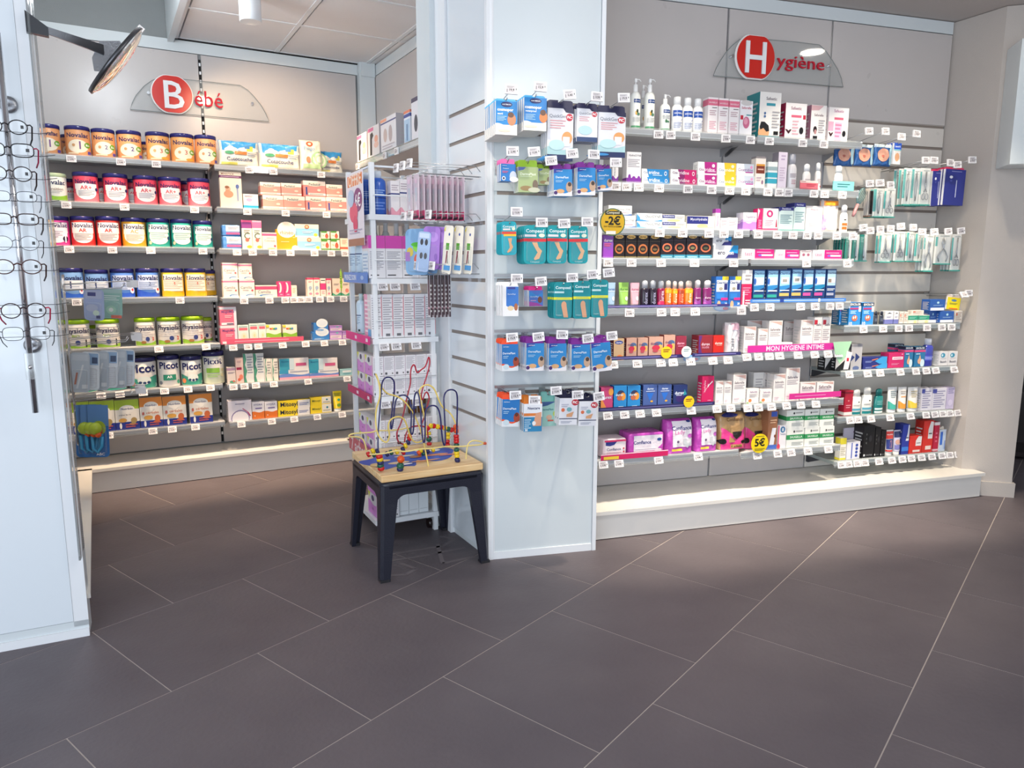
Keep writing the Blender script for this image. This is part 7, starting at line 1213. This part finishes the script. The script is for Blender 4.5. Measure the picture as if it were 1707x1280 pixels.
# ---------------------------------------------------------------- bead maze table
FRM['T'] = (-.44, 3.245, 27)
tb = empty('activity_table', W('T', 0, 0), yaw('T'), 'navy plastic table with wooden bead maze top beside the white column', 'table')
hw = .232
def rsq(h_, r, z, n=5):
    P = []
    for cx, cy, a0 in ((h_ - r, h_ - r, 0), (-h_ + r, h_ - r, 90), (-h_ + r, -h_ + r, 180), (h_ - r, -h_ + r, 270)):
        for k in range(n): a = R(a0 + 90 * k / (n - 1)); P.append((cx + r * cos(a), cy + r * sin(a), z))
    return P
def loft(mb, rings, c='#fff', sm=True):
    n = len(rings[0]); b = len(mb.v)
    for r_ in rings: mb.v += r_
    for j in range(len(rings) - 1):
        for i in range(n):
            k = (i + 1) % n; mb.f.append((b + j * n + i, b + j * n + k, b + (j + 1) * n + k, b + (j + 1) * n + i)); mb.c.append(c); mb.s.append(sm)
    mb.f.append(tuple(b + i for i in range(n))[::-1]); mb.f.append(tuple(b + (len(rings) - 1) * n + i for i in range(n))); mb.c += [c, c]; mb.s += [False, False]
m_ = MB(); loft(m_, [rsq(.222, .03, .395), rsq(.236, .035, .40), rsq(.236, .035, .422), rsq(.228, .03, .429)]); m_.obj('seat_frame', 'navy_plastic', tb)
for sx, sy in ((-1, -1), (1, -1), (1, 1), (-1, 1)):
    m_ = MB(); rings = []
    for t in range(9):
        v = t / 8; z = .41 * (1 - v); o_ = .232 + .022 * v   # outer corner splays outward
        wd = .078 - .036 * v ** .8; th = .028 - .008 * v
        # L-shaped section with a rounded outer corner
        P = [(o_ - .012, o_), (o_, o_ - .012), (o_, o_ - wd), (o_ - th, o_ - wd), (o_ - th, o_ - th), (o_ - wd, o_ - th), (o_ - wd, o_)]
        if sx * sy < 0: P = P[::-1]
        rings.append([(sx * a, sy * b, z) for a, b in P])
    loft(m_, rings[::-1], sm=False); m_.obj('leg', 'navy_plastic', tb)
    m_ = MB(); m_.box(sx * .253 - sx * .04 if sx > 0 else -.254, sy * .254 - .04 if sy > 0 else -.254, 0, .254 if sx > 0 else -.214, .254 if sy > 0 else -.214, .012); m_.obj('foot_cap', 'dark_steel', tb)
for k in range(4):   # arched aprons
    m_ = MB(); A = [(-.225, .41), (.225, .41), (.225, .30)] + [(.14 * 1.0 + .05 * (1 - sin(R(a))) - .0, .30 + .065 * (1 - cos(R(a)))) for a in range(0, 91, 18)][::1]
    arch = [(.205, .29), (.17, .30)] ; up = []
    for a in range(0, 91, 15): up.append((.178 - .05 * (1 - cos(R(a))), .31 + .058 * sin(R(a))))
    A = [(-.22, .412), (.22, .412), (.22, .31)] + up + [(-x, z) for x, z in up[::-1]] + [(-.22, .31)]
    m_.prism(A, -.236, -.222); o = m_.obj('apron', 'navy_plastic', tb); o.rotation_euler = (0, 0, k * pi / 2)
bd = MB(); loft(bd, [rsq(hw, .006, .4305), rsq(hw + .002, .007, .434), rsq(hw + .002, .007, .457), rsq(hw, .006, .460)], sm=False); board = bd.obj('board', 'birch_wood', tb)
pm_ = MB()
def topoly(P, c, z): pm_.face([(x, y, z) for x, y in P], c)
topoly([(-.12 + .0 + (.13 + .02 * sin(3 * a * pi / 15)) * cos(a * pi / 15), -.02 + (.12 + .025 * sin(5 * a * pi / 15)) * sin(a * pi / 15)) for a in range(30)], '#2d4fae', .4605)
topoly([(.07 + (.13 + .015 * sin(4 * a * pi / 15)) * cos(a * pi / 15), .03 + (.12 + .02 * sin(3 * a * pi / 15)) * sin(a * pi / 15)) for a in range(30)], '#3058b8', .4607)
for i, (x, y, a, b, c) in enumerate(((-.1, -.06, .05, .02, '#e8c89c'), (.1, .0, .06, .016, '#d88c60'), (-.04, .04, .05, .012, '#e6d8b0'), (.12, .08, .03, .02, '#f0efe8'), (-.15, .0, .03, .018, '#e2bf80'), (.02, -.08, .07, .01, '#e8a070'), (.06, .1, .03, .012, '#f4f4f0'), (-.08, -.1, .03, .012, '#f0e8f0'), (.15, -.03, .05, .008, '#e88a70'), (.0, .0, .03, .02, '#a8703c'), (-.2, -.06, .03, .03, '#e2bf80'))):
    topoly([(x + a * cos(k * pi / 8), y + b * sin(k * pi / 8)) for k in range(16)], c, .4610 + i * .0002)
pm_.obj('printed_picture', 'printed_carton', board)
WC = {'blue': '#26255e', 'red': '#a81c34', 'red2': '#a81c34', 'cream': '#e6c96c', 'loop': '#ecd586', 'outer': '#ecd586'}
def smooth(P, it=2):
    for _ in range(it): P = [P[0]] + [q for a, b in zip(P, P[1:]) for q in (tuple(a[i] * .75 + b[i] * .25 for i in range(3)), tuple(a[i] * .25 + b[i] * .75 for i in range(3)))] + [P[-1]]
    return P
wires = empty('bead_wires', (0, 0, 0)); wires.parent = tb
for k, P in TOYW.items():
    Q = [(x / 1000, -o_ / 1000, max(z / 1000, .456)) for x, o_, z in P]
    if k in ('cream',): Q = [(a, b + .05 * sin(i / len(Q) * pi * 3) * (0 < i < len(Q) - 1), c) for i, (a, b, c) in enumerate(Q)]
    if k == 'blue': Q = [(a, b + .06 * sin(i / (len(Q) - 1) * pi * 2), c) for i, (a, b, c) in enumerate(Q)]
    MB().tube(smooth(Q), .0034, 8, WC[k]).obj('wire', 'bead_paint', wires)
Rd, Gn, Yl, Nv, Or = '#c4181c', '#1f5a44', '#ecc81c', '#22285a', '#e0561c'
BC = {'a': [Rd, Gn, Nv, Yl, Rd], 'b': [Nv, Gn, Or], 'c': [Nv, Nv, Yl, Yl, Gn, Gn, Rd, Rd, Rd], 'd': [Rd, Gn, Yl], 'e': [Rd, Rd, Yl, Yl], 'f': [Rd, Yl, Rd, Yl, Rd, Yl, Gn, Rd, Or, Or], 'g': [Rd, Nv, Yl, Nv, Rd, Or, Gn], 'h': [Rd, Yl, Nv, Gn], 'i': [Nv, Gn, Yl], 'j': [Or, Yl, Gn, Nv, Nv, Yl], 'k': ['#5a2a2a'], 'l': ['#c8502c']}
beads = empty('bead_set', (0, 0, 0)); beads.parent = tb
bm = {}
for k, P in BEAD.items():
    for i, (x, o_, z) in enumerate(P):
        c = BC[k][i % len(BC[k])]; rd_ = .0145 if k in 'ab' else (.0125 if k in 'cdefghij' else .009)
        if k in 'bd' and i == 1 or (k == 'b' and i == 2): kk = (c, 'ball', rd_)
        else: kk = (c, 'barrel', rd_)
        if kk not in bm:
            q = MB()
            if kk[1] == 'ball': q.ball(0, 0, 0, rd_ * 1.15, c, 1, 14)
            else: q.lathe([(rd_ * .45, -rd_ * .62), (rd_ * .85, -rd_ * .55), (rd_, -rd_ * .2), (rd_, rd_ * .2), (rd_ * .85, rd_ * .55), (rd_ * .45, rd_ * .62)], c, 14)
            bm[kk] = q.mesh('bead', 'bead_paint')
        zz = max(z / 1000, .46 + rd_ * .6)
        link('bead', bm[kk], beads, (x / 1000, -o_ / 1000, zz), (random.uniform(-.1, .1) if k in 'abcde' else 1.57 * (k in 'f'), (1.2 if k in 'ghij' else 0), 0))
mat('chalk_marking', '#746c70', rough=.8); mk.obj('floor_marking', 'chalk_marking', floor)
